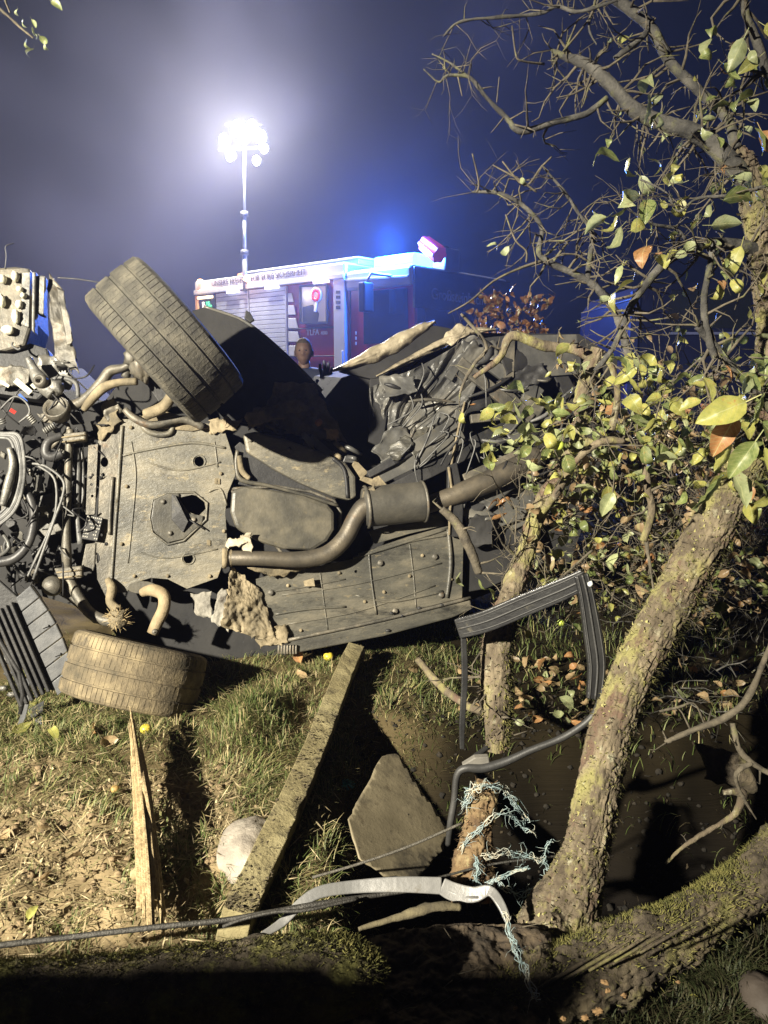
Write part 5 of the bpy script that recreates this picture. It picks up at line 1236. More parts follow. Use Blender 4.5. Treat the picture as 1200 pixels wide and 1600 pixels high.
# leaves traced where the photograph shows them: px, py, depth, length px, kind
LEAVES = [(1112, 82, 2.0, 36, 'g'), (1130, 100, 2.0, 32, 'g'), (1162, 60, 2.0, 44, 'p'), (1185, 90, 2.0, 40, 'y'), (1172, 80, 2.0, 38, 'p'), (1195, 40, 2.0, 40, 'y'), (1016, 150, 2.2, 44, 'p'), (1008, 145, 2.2, 36, 'p'), (1030, 180, 2.2, 28, 'p'),
          (968, 252, 2.15, 50, 'g'), (985, 248, 2.15, 46, 'y'), (1012, 248, 2.15, 44, 'y'), (1000, 275, 2.15, 50, 'p'), (1000, 305, 2.1, 60, 'p'), (980, 300, 2.1, 48, 'g'), (1012, 312, 2.1, 44, 'g'), (948, 340, 2.15, 44, 'p'), (965, 335, 2.15, 44, 'y'),
          (970, 355, 2.15, 50, 'p'), (985, 360, 2.1, 36, 'y'), (925, 330, 2.2, 34, 'p'), (988, 440, 2.15, 52, 'y'), (972, 415, 2.2, 30, 'p'), (955, 465, 2.2, 28, 'p'), (1050, 268, 2.1, 36, 'y'), (1118, 265, 2.05, 46, 'b'), (1142, 275, 2.05, 44, 'p'),
          (1130, 312, 2.0, 54, 'g'), (1068, 312, 2.1, 34, 'b'), (1095, 341, 2.05, 34, 'y'), (1112, 352, 2.0, 50, 'p'), (1138, 345, 2.0, 26, 'p'), (1158, 385, 2.0, 46, 'y'), (1165, 395, 2.0, 36, 'g'), (1195, 268, 2.0, 48, 'y'), (1022, 400, 2.1, 34, 'b'),
          (1010, 385, 2.1, 40, 'b'), (1055, 400, 2.05, 26, 'p'), (1130, 441, 2.0, 40, 'y'), (1142, 438, 2.0, 30, 'y'), (1120, 490, 2.0, 42, 'p'), (1172, 484, 2.0, 30, 'y'), (1155, 530, 1.95, 40, 'p'), (1180, 525, 1.95, 44, 'p'), (795, 385, 2.5, 30, 'p'),
          (760, 385, 2.5, 22, 'p'), (720, 645, 2.5, 24, 'y'), (735, 632, 2.5, 18, 'b'), (1068, 285, 2.1, 30, 'p'), (1035, 175, 2.2, 26, 'g'), (1175, 150, 2.0, 40, 'g'), (1140, 165, 2.1, 36, 'g'), (1098, 185, 2.2, 26, 'p'), (1190, 205, 2.0, 50, 'b'), (1180, 200, 2.0, 40, 'g'),
          (812, 280, 2.5, 22, 'p'), (1100, 380, 2.0, 30, 'p'), (1180, 430, 1.9, 36, 'y'), (1110, 320, 2.0, 28, 'p')]
nleaf = 0
for (x, y, Y, l, kd) in LEAVES:
    put_leaf(tree, kd, P(x, y, Y), l * pxm(Y) * r4.uniform(.95, 1.25), (r4.uniform(-.8, .8), r4.uniform(-.5, .3), r4.uniform(-1, .1)), rr=r4); nleaf += 1
def behind_px(p):     # world point -> photograph pixel
    d = p - CAMP; y = d.y * CP - d.z * SP; z = d.y * SP + d.z * CP
    return 600 + FPX * d.x / y, 800 - FPX * z / y
for (q, d) in r4.sample(tips, len(tips)):
    x, y = behind_px(q)
    if nleaf < 150 and x > 940 and y > 40 and r4.random() < (.12 + .5 * sstep(1000, 1180, x)):
        put_leaf(tree, r4.choice('gypgbp'), q, r4.uniform(.028, .06), d + Vector((0, 0, -.8)), rr=r4); nleaf += 1
# big near leaves at the right edge
for (x, y, Y, l, kd) in [(1165, 628, 1.5, 90, 'y'), (1190, 660, 1.5, 100, 'g'), (1150, 650, 1.55, 84, 'b'), (1180, 690, 1.5, 80, 'g'), (1195, 615, 1.5, 70, 'g'), (1140, 690, 1.55, 60, 'y'), (1195, 700, 1.5, 60, 'y'), (1130, 742, 1.6, 84, 'g'), (1142, 735, 1.6, 74, 'p'), (1150, 745, 1.62, 56, 'y'),
                         (1170, 785, 1.8, 44, 'y'), (1175, 760, 1.8, 36, 'b'), (1175, 590, 1.6, 50, 'p'), (1160, 585, 1.6, 46, 'g'), (1100, 590, 1.9, 44, 'y'), (1095, 625, 1.9, 40, 'y'), (1105, 645, 1.9, 36, 'y'), (1120, 650, 1.9, 34, 'y'), (1080, 600, 1.95, 36, 'y')]:
    put_leaf(tree, kd, P(x, y, Y), l * pxm(Y), (r4.uniform(-.7, .4), r4.uniform(-.3, .2), r4.uniform(-1, -.1)), rr=r4, flat=True)

for i in range(120):
    x, y, Y = r4.uniform(950, 1200), r4.uniform(555, 790), r4.uniform(1.85, 2.3)
    put_leaf(tree, r4.choice('yyygpg'), P(x, y, Y), r4.uniform(24, 52) * pxm(Y), (r4.uniform(-1, 1), r4.uniform(-.5, .3), r4.uniform(-1, .3)), rr=r4)
    if i % 2: 
        tb = MB(); twig(tb, P(x, y, Y), (r4.uniform(-1, 1), .3, r4.uniform(0, 1)), .14, .002, 0, [], r4); build(tb, 'twig', twig_m, tree)
# ================================================================ broken bough standing in the middle, brush of torn twigs around it
bp0 = P(778, 1172, 2.15)
bough = thing('broken_bough', (bp0.x, bp0.y, bp0.z), 'broken mossy apple bough standing upright inside the empty window frame', 'branch')
r5 = random.Random(52); tips = []
o, p, r = limb('bough', [(776, 1172, 2.15, 17), (776, 1130, 2.16, 23), (776, 1080, 2.17, 25), (776, 1030, 2.2, 25), (780, 990, 2.24, 24), (792, 950, 2.3, 20), (806, 910, 2.36, 17), (820, 870, 2.42, 15), (836, 815, 2.48, 14), (862, 760, 2.52, 13), (890, 715, 2.56, 12), (905, 680, 2.58, 12), (910, 620, 2.6, 12), (925, 570, 2.6, 13), (935, 545, 2.6, 10)],
               bough, n=72, amp=.06, k=20, bark=(.0055, 80, 28), side=16, slen=(.08, .25), tips=tips, rr=r5)
fuzz('moss', p, r, 1800, .006, .018, r5, moss_m, o, 6, 110, (.9, -.2, 0), .0022)
fuzz('bark_flakes', p, r, 500, .008, .02, r5, bark_m, o, 0, 110, None, .005)
for rows in [[(905, 690, 2.56, 8), (930, 690, 2.5, 7), (960, 680, 2.48, 5), (985, 688, 2.46, 3)], [(836, 815, 2.48, 6), (870, 770, 2.4, 6), (900, 720, 2.36, 6), (940, 690, 2.34, 6), (975, 690, 2.34, 4)], [(930, 560, 2.6, 9), (895, 545, 2.62, 8), (850, 540, 2.62, 8), (800, 525, 2.62, 7), (780, 560, 2.62, 5), (740, 590, 2.62, 4)],
             [(1005, 845, 2.2, 6), (1018, 800, 2.2, 6), (1012, 760, 2.2, 6), (1008, 720, 2.2, 5)], [(955, 672, 2.4, 6), (965, 620, 2.4, 5), (958, 580, 2.4, 5), (945, 555, 2.4, 4)], [(1010, 845, 2.2, 3), (1018, 900, 2.15, 2), (1028, 950, 2.1, 2), (1060, 975, 2.05, 1.2)],
             [(690, 795, 2.5, 5), (715, 820, 2.5, 8), (735, 860, 2.5, 8), (748, 895, 2.5, 7)], [(720, 490, 2.6, 2), (760, 540, 2.6, 3), (740, 570, 2.6, 3), (720, 610, 2.6, 2), (718, 640, 2.5, 1)], [(925, 860, 2.4, 2), (880, 900, 2.35, 2), (850, 930, 2.3, 2)]]:
    limb('side_branch', rows, bough, n=10, amp=.12, side=5, slen=(.05, .16), tips=tips, rr=r5, m=bark_m if rows[0][3] > 5 else twig_m)
o, p, r = limb('side_branch', [(652, 1030, 2.5, 5), (685, 1068, 2.42, 7), (705, 1085, 2.38, 7), (735, 1105, 2.3, 7), (758, 1112, 2.22, 6)], bough, n=10, amp=.25, side=3, slen=(.02, .05), tips=tips, rr=r5, m=bark_m)
CL = [(855, 630, 'y'), (842, 622, 'y'), (885, 632, 'y'), (895, 640, 'b'), (770, 632, 'g'), (795, 640, 'y'), (782, 655, 'y'), (808, 650, 'y'), (800, 628, 'y'), (860, 655, 'y'), (872, 650, 'y'), (800, 680, 'p'), (775, 692, 'p'), (803, 700, 'p'), (792, 688, 'p'), (820, 665, 'p'), (835, 670, 'p'), (845, 690, 'p'), (820, 690, 'g'), (812, 700, 'p'),
      (828, 660, 'g'), (850, 675, 'g'), (865, 670, 'p'), (830, 635, 'g'), (905, 650, 'y'), (870, 690, 'g'), (885, 670, 'g'), (822, 720, 'p'), (945, 645, 'b'), (1027, 612, 'y'), (1035, 640, 'y'), (1018, 655, 'y'), (1040, 655, 'y'), (1010, 640, 'p'), (1002, 662, 'p'), (890, 540, 'y'), (958, 560, 'y'), (990, 552, 'y'), (975, 555, 'g'),
      (1035, 565, 'y'), (748, 905, 'g'), (720, 895, 'p'), (770, 935, 'g'), (760, 640, 'g'), (995, 800, 'p'), (1000, 795, 'p'), (935, 770, 'p'), (965, 865, 'p'), (980, 880, 'p'), (950, 878, 'p'), (812, 930, 'p'), (985, 745, 'p')]
for (x, y, kd) in CL:
    Y = 2.3 + .15 * r5.random(); put_leaf(bough, kd, P(x, y, Y), r5.uniform(30, 46) * pxm(Y), (r5.uniform(-.9, .9), r5.uniform(-.5, .3), r5.uniform(-1, .4)), rr=r5)
for (x, y, l) in [(760, 800, 40), (775, 790, 42), (768, 812, 36)]: put_leaf(bough, 'b', P(x, y, 2.45), l * pxm(2.45), (1, 0, r5.uniform(-.6, .6)), rr=r5)
for i in range(70):
    x, y, Y = r5.uniform(760, 960), r5.uniform(600, 760), r5.uniform(2.25, 2.6)
    if x < 850 and y > 720: continue
    put_leaf(bough, r5.choice('ggypy'), P(x, y, Y), r5.uniform(24, 44) * pxm(Y), (r5.uniform(-1, 1), r5.uniform(-.5, .3), r5.uniform(-1, .4)), rr=r5)
brush = MB(); fol = Foliage()
for i in range(470):
    x, y = r5.uniform(790, 1150), r5.uniform(560, 960)
    if y < 640 and x < 960: continue
    if x < 850 and y < 740: continue
    Y = r5.uniform(2.35, 3.0)
    twig(brush, P(x, y, Y), (r5.uniform(-1, 1), r5.uniform(-.6, .6), r5.uniform(-1, 1)), r5.uniform(.08, .30), r5.uniform(.0012, .0035), 1, tips, r5, .5)
to = build(brush, 'brush_twigs', twig_m, bough); to['kind'] = 'stuff'
nl = 0
for (q, d) in r5.sample(tips, len(tips)):
    x, y = behind_px(q)
    if y > 985 or x < 820: continue
    if nl < 150 and r5.random() < .30:
        put_leaf(bough, r5.choice('gpyypgd'), q, r5.uniform(.035, .06), d + Vector((0, 0, -.6)), rr=r5); nl += 1
    elif r5.random() < .22: fol.leaf(r5.choice('gpydd'), q, r5.uniform(.03, .055), r5)
for i in range(420):
    Y = r5.uniform(2.5, 3.3); fol.leaf(r5.choice('gpydddb'), P(r5.uniform(850, 1260), r5.uniform(640, 960), Y), r5.uniform(.03, .07), r5)
fol.done(bough)

# ---- small overhanging twig at the top left corner
tw0 = P(30, 40, 1.9)
ov = thing('overhanging_twig', tw0, 'leafy twig tip hanging into the dark sky at the top left corner', 'branch')
limb('stem', [(-40, -20, 1.9, 3), (0, 14, 1.9, 2.4), (20, 32, 1.9, 2), (40, 50, 1.9, 1.8), (52, 60, 1.9, 1.4)], ov, m=twig_m, n=7, amp=.05)
limb('stem', [(5, -20, 1.9, 2), (10, 5, 1.9, 1.8), (16, 20, 1.9, 1.4)], ov, m=twig_m, n=7, amp=.05)
for (x, y, l, kd) in [(28, 14, 18, 'p'), (36, 30, 22, 'p'), (49, 30, 14, 'g'), (50, 42, 18, 'p'), (42, 62, 18, 'p'), (62, 56, 22, 'g'), (53, 76, 24, 'p'), (70, 68, 18, 'p'), (80, 2, 30, 'g'), (54, 52, 14, 'p')]:
    put_leaf(ov, kd, P(x, y, 1.9), l * pxm(1.9), (r5.uniform(-.2, 1), 0, r5.uniform(-1, -.3)), rr=r5)

# ---- autumn hedge behind the wreck's tail
hp = P(800, 480, 6.2)
hedge = thing('autumn_hedge', (hp.x, 6.2, 0), 'clipped hedge with orange brown autumn leaves behind the tail of the wreck', 'hedge')
fol = Foliage(); hb = MB()
for i in range(30):
    x = r5.uniform(-.25, .25); twig(hb, (hp.x + x, 6.2 + r5.uniform(-.3, .3), 0), (r5.uniform(-.2, .2), r5.uniform(-.2, .2), 1), 1.5, .012, 1, [], r5, .12, .0)
to = build(hb, 'stems', twig_m, hedge); to['kind'] = 'stuff'
for i in range(800):
    x, z = r5.uniform(-.30, .26), r5.uniform(.6, 2.0); fol.leaf(r5.choice('hhhhb'), (hp.x + x, 6.0 + r5.uniform(-.25, .5), z), r5.uniform(.05, .09), r5)
fol.done(hedge)
# dark shrubs far right, behind the brush
sp = P(1130, 700, 4.6)
sh_ = thing('garden_shrub', (sp.x, 4.6, 0), 'low leafy shrub behind the tangle of branches right of the wreck', 'shrub')
fol = Foliage(); hb = MB()
for i in range(70): twig(hb, (sp.x + r5.uniform(-.5, .9), 4.6 + r5.uniform(-.3, .3), 0), (r5.uniform(-.4, .4), r5.uniform(-.2, .2), 1), 1.1, .008, 1, [], r5, .2, 0)
to = build(hb, 'stems', twig_m, sh_); to['kind'] = 'stuff'
for i in range(620): fol.leaf(r5.choice('gdbdd'), (sp.x + r5.uniform(-.9, 1.3), 4.5 + r5.uniform(-.3, .4), r5.uniform(.1, 1.2)), r5.uniform(.05, .09), r5)
fol.done(sh_)

# ================================================================ FOREGROUND
r6 = random.Random(63)
wood_m = mat('split_wood', [(0.20, 0.145, 0.075), (0.34, 0.26, 0.14), (0.46, 0.37, 0.21)], 5, .8, 0, .6, 20, stretch=(9, 9, .7), spots=[((0.13, 0.08, 0.035), 6, .6, .7)])
post_m = mat('weathered_timber', [(0.15, 0.125, 0.06), (0.23, 0.195, 0.10), (0.30, 0.26, 0.14)], 6, .9, 0, .6, 60, spots=[((0.055, 0.045, 0.025), 9, .52, .64), ((0.10, 0.10, 0.03), 20, .6, .7)])
# ---- splintered board: several riven splints
sp0 = G(225, 1300)
spl = thing('splintered_board', sp0, 'freshly split pale timber board standing in the grass under the lower wheel', 'board')
def splint(rows, wd, th, name='splint'):
    pts = [G(x, y, u) + Vector((0, 0, u)) for x, y, u in rows]; b = MB()
    a = smoothpath([tuple(q) for q in pts], 5); pts = [Vector(q) for q in a]
    ws = [wd * (min(1, .25 + 3 * i / len(pts)) if name != 'x' else 1) * (1 + .12 * noise.noise(Vector((i * .9, wd * 50, 0)))) for i in range(len(pts))]
    b.strip(pts, ws, th, (0, 0, 1)); return build(b, name, wood_m, spl, bevel=.0015)
for k in range(15):
    t0 = k / 14; xt, xb = 199 + 13 * t0, 218 + 42 * t0
    f0, f1 = r6.uniform(0, .22 if k % 3 else .45), r6.uniform(.82, 1.0)
    if k in (5, 6, 7, 8): f0, f1 = r6.uniform(0, .06), 1
    u = .022 + .03 * math.sin(math.pi * t0) + r6.uniform(-.006, .008)
    rows_ = []
    for j in range(5):
        f = f0 + (f1 - f0) * j / 4; y = 1135 + 345 * f
        rows_.append((xt + (xb - xt) * f + r6.uniform(-1.5, 1.5) + 5 * math.sin(f * 3.1), y, u + .03 * (1 - f) ** 2 + r6.uniform(-.003, .003)))
    splint(rows_, r6.uniform(.006, .012), r6.uniform(.010, .022))
b = MB(); b.ball(G(213, 1365, .06), .016, 8, .3, 2); build(b, 'knot', wood_m, spl)
# ---- square post lying on the ground, broken end away from us
pA, pB = G(366, 1482, .0), G(556, 1046, .0)
post = thing('timber_post', pA.lerp(pB, .5), 'broken square timber post lying aslant across the ground', 'post')
ax = (pB - pA).normalized(); sd = ax.cross(Vector((0, 0, 1))).normalized(); up = sd.cross(ax)
b = MB(); L_ = (pB - pA).length; c0 = pA + Vector((0, 0, .055)); n_ = 40; vs = []; fs = []
rot = Matrix.Rotation(R(14), 3, ax)
for i in range(n_ + 1):
    t = i / n_; c = c0.lerp(pB + Vector((0, 0, .075)), t) + sd * (.008 * math.sin(t * 5)) + up * .004 * math.sin(t * 9)
    hw = .038 * (1 + .05 * noise.noise(Vector((i * .4, 1, 0)))); hh = .050
    for (u, v) in [(-1, -1), (0, -1.03), (1, -1), (1.03, 0), (1, 1), (0, 1.02), (-1, 1), (-1.03, 0)]:
        e = .005 * noise.noise(Vector((i * .8, u * 3, v * 3))) - .010 * max(0, noise.noise(Vector((i * .33, u * 5, v * 7))) - .25)
        vs.append(c + rot @ (sd * (u * hw + e) + up * (v * hh + e)))
for i in range(n_):
    for k in range(8): a = i * 8 + k; c_ = i * 8 + (k + 1) % 8; fs.append((a, c_, c_ + 8, a + 8))
fs.append(tuple(range(8))[::-1]); b.add(vs, fs); build(b, 'beam', post_m, post, bevel=.003)
for k in range(5):
    u = (k - 2) * .018; st_ = pB + Vector((0, 0, .075)) + sd * u - ax * .06; en = st_ + ax * r6.uniform(.10, .19) + Vector((0, 0, r6.uniform(-.01, .03)))
    b = MB(); b.strip([st_, st_.lerp(en, .5), en], [.022, .016, .002], .035 - abs(k - 2) * .006, up); build(b, 'splinter', wood_m if k in (1, 3) else post_m, post)
b = MB()
for i in range(700):     # soil stuck on the lower half of the upper face
    t = r6.random() ** 1.6 * .62; c = c0.lerp(pB + Vector((0, 0, .075)), t) + rot @ (sd * r6.uniform(-.8, .98) * .044 + up * .0515)
    q = r6.uniform(.002, .007); b.add([c + Vector((r6.uniform(-q, q), r6.uniform(-q, q), r6.uniform(0, q))) for _ in range(4)], [(0, 1, 2), (0, 2, 3), (0, 3, 1), (1, 3, 2)])
build(b, 'soil_crumbs', mat('dark_crumbs', [(0.03, 0.024, 0.015), (0.10, 0.08, 0.045)], 60, .95, 0, .4, 80), post)['kind'] = 'stuff'
# ---- grey stone slab half under the post
b = MB(); b.ball(G(385, 1325), 1, 16, .12, 1.6, (.085, .13, .06), 4)
tag(build(b, 'stone', mat('pale_stone', [(0.15, 0.13, 0.11), (0.26, 0.23, 0.19), (0.36, 0.33, 0.28)], 9, .85, 0, .6, 50)), 'grey weathered stone half hidden behind the timber post', 'stone')
# ---- speckled sheet of board sunk in the hollow
b = MB(); YS = 2.05
sq = [P(545, 1280, 1.94), P(610, 1180, 2.30), P(702, 1300, 2.12)]      # three corners give the sheet's plane
sn = (sq[1] - sq[0]).cross(sq[2] - sq[0]).normalized()
def onsheet(x, y): d = ray(x, y); return CAMP + d * ((sq[0] - CAMP).dot(sn) / d.dot(sn))
so = [onsheet(x, y) for x, y in [(545, 1280), (560, 1250), (596, 1182), (620, 1178), (660, 1240), (690, 1282), (702, 1300), (690, 1330), (655, 1370), (600, 1368), (560, 1340)]]
rag = []
for i, q in enumerate(so):
    q2 = so[(i + 1) % len(so)]
    for j in range(6): 
        c = q.lerp(q2, j / 6); rag.append(c + (q2 - q).cross(sn).normalized() * r6.uniform(-.0025, .0025))
from mathutils.geometry import delaunay_2d_cdt
e1 = (so[6] - so[0]).normalized(); e2 = sn.cross(e1)
pts2 = [Vector(((q - so[0]).dot(e1), (q - so[0]).dot(e2))) for q in rag]; nb_ = len(pts2)
bx0, bx1 = min(q.x for q in pts2), max(q.x for q in pts2); by0, by1 = min(q.y for q in pts2), max(q.y for q in pts2)
for i in range(26):
    for j in range(26): pts2.append(Vector((bx0 + (bx1 - bx0) * (i + .5) / 26, by0 + (by1 - by0) * (j + .5) / 26)))
cv2, _, cf, _, _, _ = delaunay_2d_cdt(pts2, [(i, (i + 1) % nb_) for i in range(nb_)], [list(range(nb_))], 1, 1e-5)
vs = []
for q in cv2:
    p3 = so[0] + e1 * q.x + e2 * q.y; vs.append(p3 + sn * (.005 * noise.noise(p3 * 4) + .0008 * noise.noise(p3 * 22)))
b.add(vs, [tuple(f) for f in cf], True)
bo = build(b, 'board_sheet', mat('speckled_board', [(0.13, 0.11, 0.07), (0.20, 0.17, 0.11), (0.27, 0.23, 0.15)], 4, .6, 0, .15, 60, spots=[((0.05, 0.044, 0.034), 3.2, .50, .62), ((0.03, 0.027, 0.02), 60, .63, .68), ((0.10, 0.08, 0.05), 17, .58, .7)]), solid=.004)
tag(bo, 'pale speckled sheet of board with a cut corner lying in the dark hollow', 'board')
# ---- car window surround lying over the bough
wf = thing('window_frame', P(820, 1000, 2.1), 'torn black car window frame with rubber seal hooked round the broken bough', 'window frame')
def bar(name, rows, wd, th, m, parent, nrm=(0, -1, .25), k=5, lips=True):
    a = smoothpath([tuple(P(x, y, Y)) + (w_,) for x, y, Y, w_ in rows], k); pts = [Vector(q[:3]) for q in a]; ws = [q[3] * pxm(2.0) for q in a]
    b = MB(); b.strip(pts, ws, th, nrm); o = build(b, name, m, parent, bevel=.003)
    if lips:
        for s_ in (-.36, .0, .36):
            lp = []
            for i, q in enumerate(pts):
                t = (pts[min(i + 1, len(pts) - 1)] - pts[max(i - 1, 0)]).normalized(); lp.append(q + t.cross(Vector(nrm).normalized()) * ws[i] * s_ + Vector(nrm).normalized() * th * .55)
            lb = MB(); lb.tube(lp, .0022 if s_ else .0035, 6); build(lb, 'seal_lip', rubber_m, o)
    return o
blackbar_m = mat('black_trim', [(0.012, 0.012, 0.013), (0.026, 0.026, 0.025)], 8, .36, 0, .2, 50, spots=[((.10, .09, .065), 16, .62, .76)])
bar('top_rail', [(716, 982, 2.12, 34), (760, 970, 2.08, 36), (820, 945, 2.04, 36), (880, 920, 2.0, 34), (916, 902, 1.98, 30)], 0, .022, blackbar_m, wf)
bar('pillar', [(908, 898, 1.97, 22), (916, 930, 1.96, 24), (926, 990, 1.94, 28), (932, 1040, 1.92, 28), (928, 1092, 1.90, 24)], 0, .02, blackbar_m, wf)
bar('inner_pillar', [(724, 990, 2.12, 10), (726, 1060, 2.1, 11), (722, 1130, 2.08, 10), (722, 1170, 2.07, 8)], 0, .014, blackbar_m, wf, lips=False)
def tubeo(name, rows, m, parent, n=8, k=6):
    p, r = pxpath(rows, k); b = MB(); b.tube(p, r, n); return build(b, name, m, parent)
tubeo('rubber_seal', [(938, 1070, 1.91, 5), (936, 1100, 1.90, 6), (920, 1125, 1.90, 6), (880, 1152, 1.90, 6), (830, 1172, 1.90, 6), (790, 1190, 1.90, 7), (755, 1200, 1.9, 8), (728, 1200, 1.9, 7), (714, 1212, 1.9, 6), (710, 1250, 1.89, 6), (704, 1285, 1.88, 6), (700, 1320, 1.88, 5)], rubber_m, wf, 10)
tubeo('rubber_seal', [(726, 1195, 1.91, 4), (745, 1180, 1.93, 5), (762, 1168, 1.95, 4)], blackbar_m, wf)
b = MB(); b.slab([P(x, y, 1.9) for x, y in [(722, 1196), (742, 1184), (764, 1183), (766, 1198), (742, 1203)]], Vector((0, .02, 0))); build(b, 'corner_clip', mat('grey_plastic', [(0.10, 0.095, 0.085), (0.16, 0.15, 0.13)], 10, .6, 0, .2, 50), wf, bevel=.003)
b = MB(); b.ball(P(934, 912, 1.95) - Vector((.02, 0, 0)), .008, 6, .4, 2); build(b, 'broken_glass', mat('glass_crumbs', [(0.5, 0.52, 0.52)], 8, .2, 0, 0), wf)
# ---- rotten fence stake with frayed blue twine
st0 = P(748, 1392, 1.72)
stake = thing('rotten_stake', st0, 'rotten stub of a fence stake with orange decayed wood beside the trunk', 'stake')
rot_m = mat('rotten_wood', [(0.055, 0.033, 0.018), (0.13, 0.085, 0.042), (0.24, 0.185, 0.10)], 14, .95, 0, .9, 50, spots=[((0.24, 0.09, 0.025), 12, .57, .66), ((.26, .24, .12), 20, .58, .68)])
rows = [(742, 1405, 1.70, 38), (742, 1375, 1.72, 34), (740, 1340, 1.74, 28), (746, 1300, 1.76, 24), (752, 1265, 1.78, 20), (757, 1235, 1.8, 19), (760, 1220, 1.81, 13)]
p, r = pxpath(rows, 18); b = MB(); b.tube(p, r, 70, amp=.25, freq=24, seed=5, bark=(.007, 90, 22)); build(b, 'stub', rot_m, stake)
fuzz('rotten_fibres', p, r, 500, .008, .025, r6, rot_m, stake, 0, None, None, .004)
twine_m = mat('frayed_twine', [(0.13, 0.20, 0.21), (0.30, 0.36, 0.36)], 30, .7, 0, 0, spots=[((.45, .42, .33), 20, .5, .6)])
def twine(label, rows, nstr, spread, name='frayed_twine', hair=60):
    b = MB()
    base_, rr_ = pxpath(rows, 8)
    for k in range(nstr):
        off = Vector((r6.uniform(-1, 1), r6.uniform(-1, 1), r6.uniform(-1, 1))) * spread
        pts = [q + off * (1.7 * math.sin(i * (.35 + .1 * k) + k)) + Vector((r6.gauss(0, .0015), r6.gauss(0, .0015), r6.gauss(0, .0015))) for i, q in enumerate(base_)]
        b.tube(pts, .0011, 4)
    for k in range(int(hair * .6)):
        q = r6.choice(base_) + Vector((r6.gauss(0, .003), r6.gauss(0, .003), r6.gauss(0, .003))); d = Vector((r6.gauss(0, 1), r6.gauss(0, .7), r6.gauss(0, 1))).normalized(); l = r6.uniform(.006, .05) * r6.uniform(.4, 1)
        e = Vector((r6.gauss(0, .5), r6.gauss(0, .5), r6.gauss(0, .5)))
        b.tube([q, q + d * l * .35, q + (d + e * .4) * l * .7, q + (d + e).normalized() * l + Vector((0, 0, -.004))], [.0007, .0006, .0005, .0002], 3)
    return tag(build(b, name, twine_m), label, 'twine', 'frayed pale blue twine about the stake')
twine('pale blue frayed twine wound round the top of the rotten stake', [(728, 1262, 1.76, 2), (732, 1238, 1.75, 2), (752, 1228, 1.74, 2), (785, 1232, 1.77, 2), (802, 1250, 1.8, 2), (822, 1282, 1.8, 2)], 7, .008, hair=130)
twine('twine strand crossing the middle of the rotten stake', [(720, 1330, 1.72, 2), (742, 1300, 1.72, 2), (770, 1278, 1.73, 2), (795, 1268, 1.76, 2), (815, 1290, 1.78, 2), (830, 1300, 1.78, 2)], 4, .006, hair=80)
twine('short vertical tuft of turquoise twine on the stake foot', [(744, 1340, 1.68, 2), (746, 1360, 1.67, 2), (744, 1388, 1.66, 2)], 9, .005, hair=50)
twine('wide loop of spiky frayed twine right of the stake', [(755, 1340, 1.68, 2), (790, 1332, 1.70, 2), (825, 1338, 1.72, 2), (846, 1345, 1.72, 2), (856, 1360, 1.72, 2), (846, 1385, 1.71, 2), (820, 1398, 1.70, 2), (795, 1392, 1.69, 2), (778, 1375, 1.68, 2)], 4, .006, hair=170)
twine('straight bright bundle of twine pointing right from the stake foot', [(762, 1380, 1.67, 2), (790, 1368, 1.68, 2), (825, 1355, 1.69, 2)], 7, .004, hair=20)
twine('single twine end curling up right of the loop', [(848, 1350, 1.72, 2), (852, 1330, 1.72, 2), (862, 1312, 1.72, 2)], 3, .003, hair=25)
twine('long strand of twine hanging down in front of the log', [(786, 1424, 1.45, 2), (796, 1455, 1.40, 2), (808, 1490, 1.34, 2), (822, 1520, 1.3, 2), (836, 1560, 1.27, 2)], 6, .005, hair=40)
# ---- grey bent trim strip
tw_ = thing('door_trim', P(600, 1385, 1.62), 'long bent silver grey door trim strip lying behind the mossy log', 'car part')
trim_m = mat('grey_trim', [(0.12, 0.12, 0.118), (0.20, 0.197, 0.19)], 8, .4, .1, .2, 60, spots=[((.12, .11, .09), 18, .6, .7)])
bar('strip', [(408, 1462, 1.50, 8), (440, 1442, 1.53, 12), (470, 1412, 1.56, 14), (500, 1394, 1.58, 16), (550, 1386, 1.6, 17), (620, 1382, 1.6, 20), (690, 1384, 1.6, 22)], 0, .012, trim_m, tw_, (0, -.75, .65), lips=False)
bar('strip_end', [(690, 1384, 1.6, 22), (710, 1394, 1.59, 24), (740, 1398, 1.58, 20), (765, 1392, 1.57, 14), (782, 1412, 1.55, 12), (794, 1440, 1.52, 9)], 0, .012, trim_m, tw_, (0, -.75, .65), lips=False)
b = MB(); b.tube([P(700, 1392, 1.59), P(722, 1402, 1.58), P(748, 1402, 1.57)], .004, 6); build(b, 'fold', trim_m, tw_)
# ---- cables
cb_m = mat('steel_rope', [(0.035, 0.033, 0.03), (0.07, 0.066, 0.058)], 60, .5, .4, .5, 200)
tag(tubeo('wire_rope', [(-40, 1484, 1.36, 5.5), (0, 1477, 1.38, 5.5), (120, 1463, 1.42, 5.2), (250, 1448, 1.45, 5), (350, 1438, 1.48, 5), (420, 1426, 1.5, 5), (500, 1412, 1.53, 5), (580, 1400, 1.58, 4), (640, 1392, 1.6, 3)], cb_m, None), 'taut dark wire rope stretched just above the mossy log', 'rope')
tag(tubeo('thin_cable', [(348, 1448, 1.46, 3), (380, 1436, 1.47, 3.2), (430, 1425, 1.49, 3), (480, 1422, 1.5, 3), (560, 1404, 1.55, 3)], cb_m, None), 'second thin dark cable branching below the wire rope', 'cable')
tag(tubeo('rod', [(488, 1371, 1.7, 2.5), (560, 1350, 1.72, 2.5), (640, 1322, 1.75, 2.5), (722, 1286, 1.78, 2.5)], mat('ribbed_rod', [(0.06, 0.055, 0.045), (0.12, 0.11, 0.09)], 90, .5, .3, .6, 200), None), 'thin ribbed rod lying across the speckled board', 'rod')
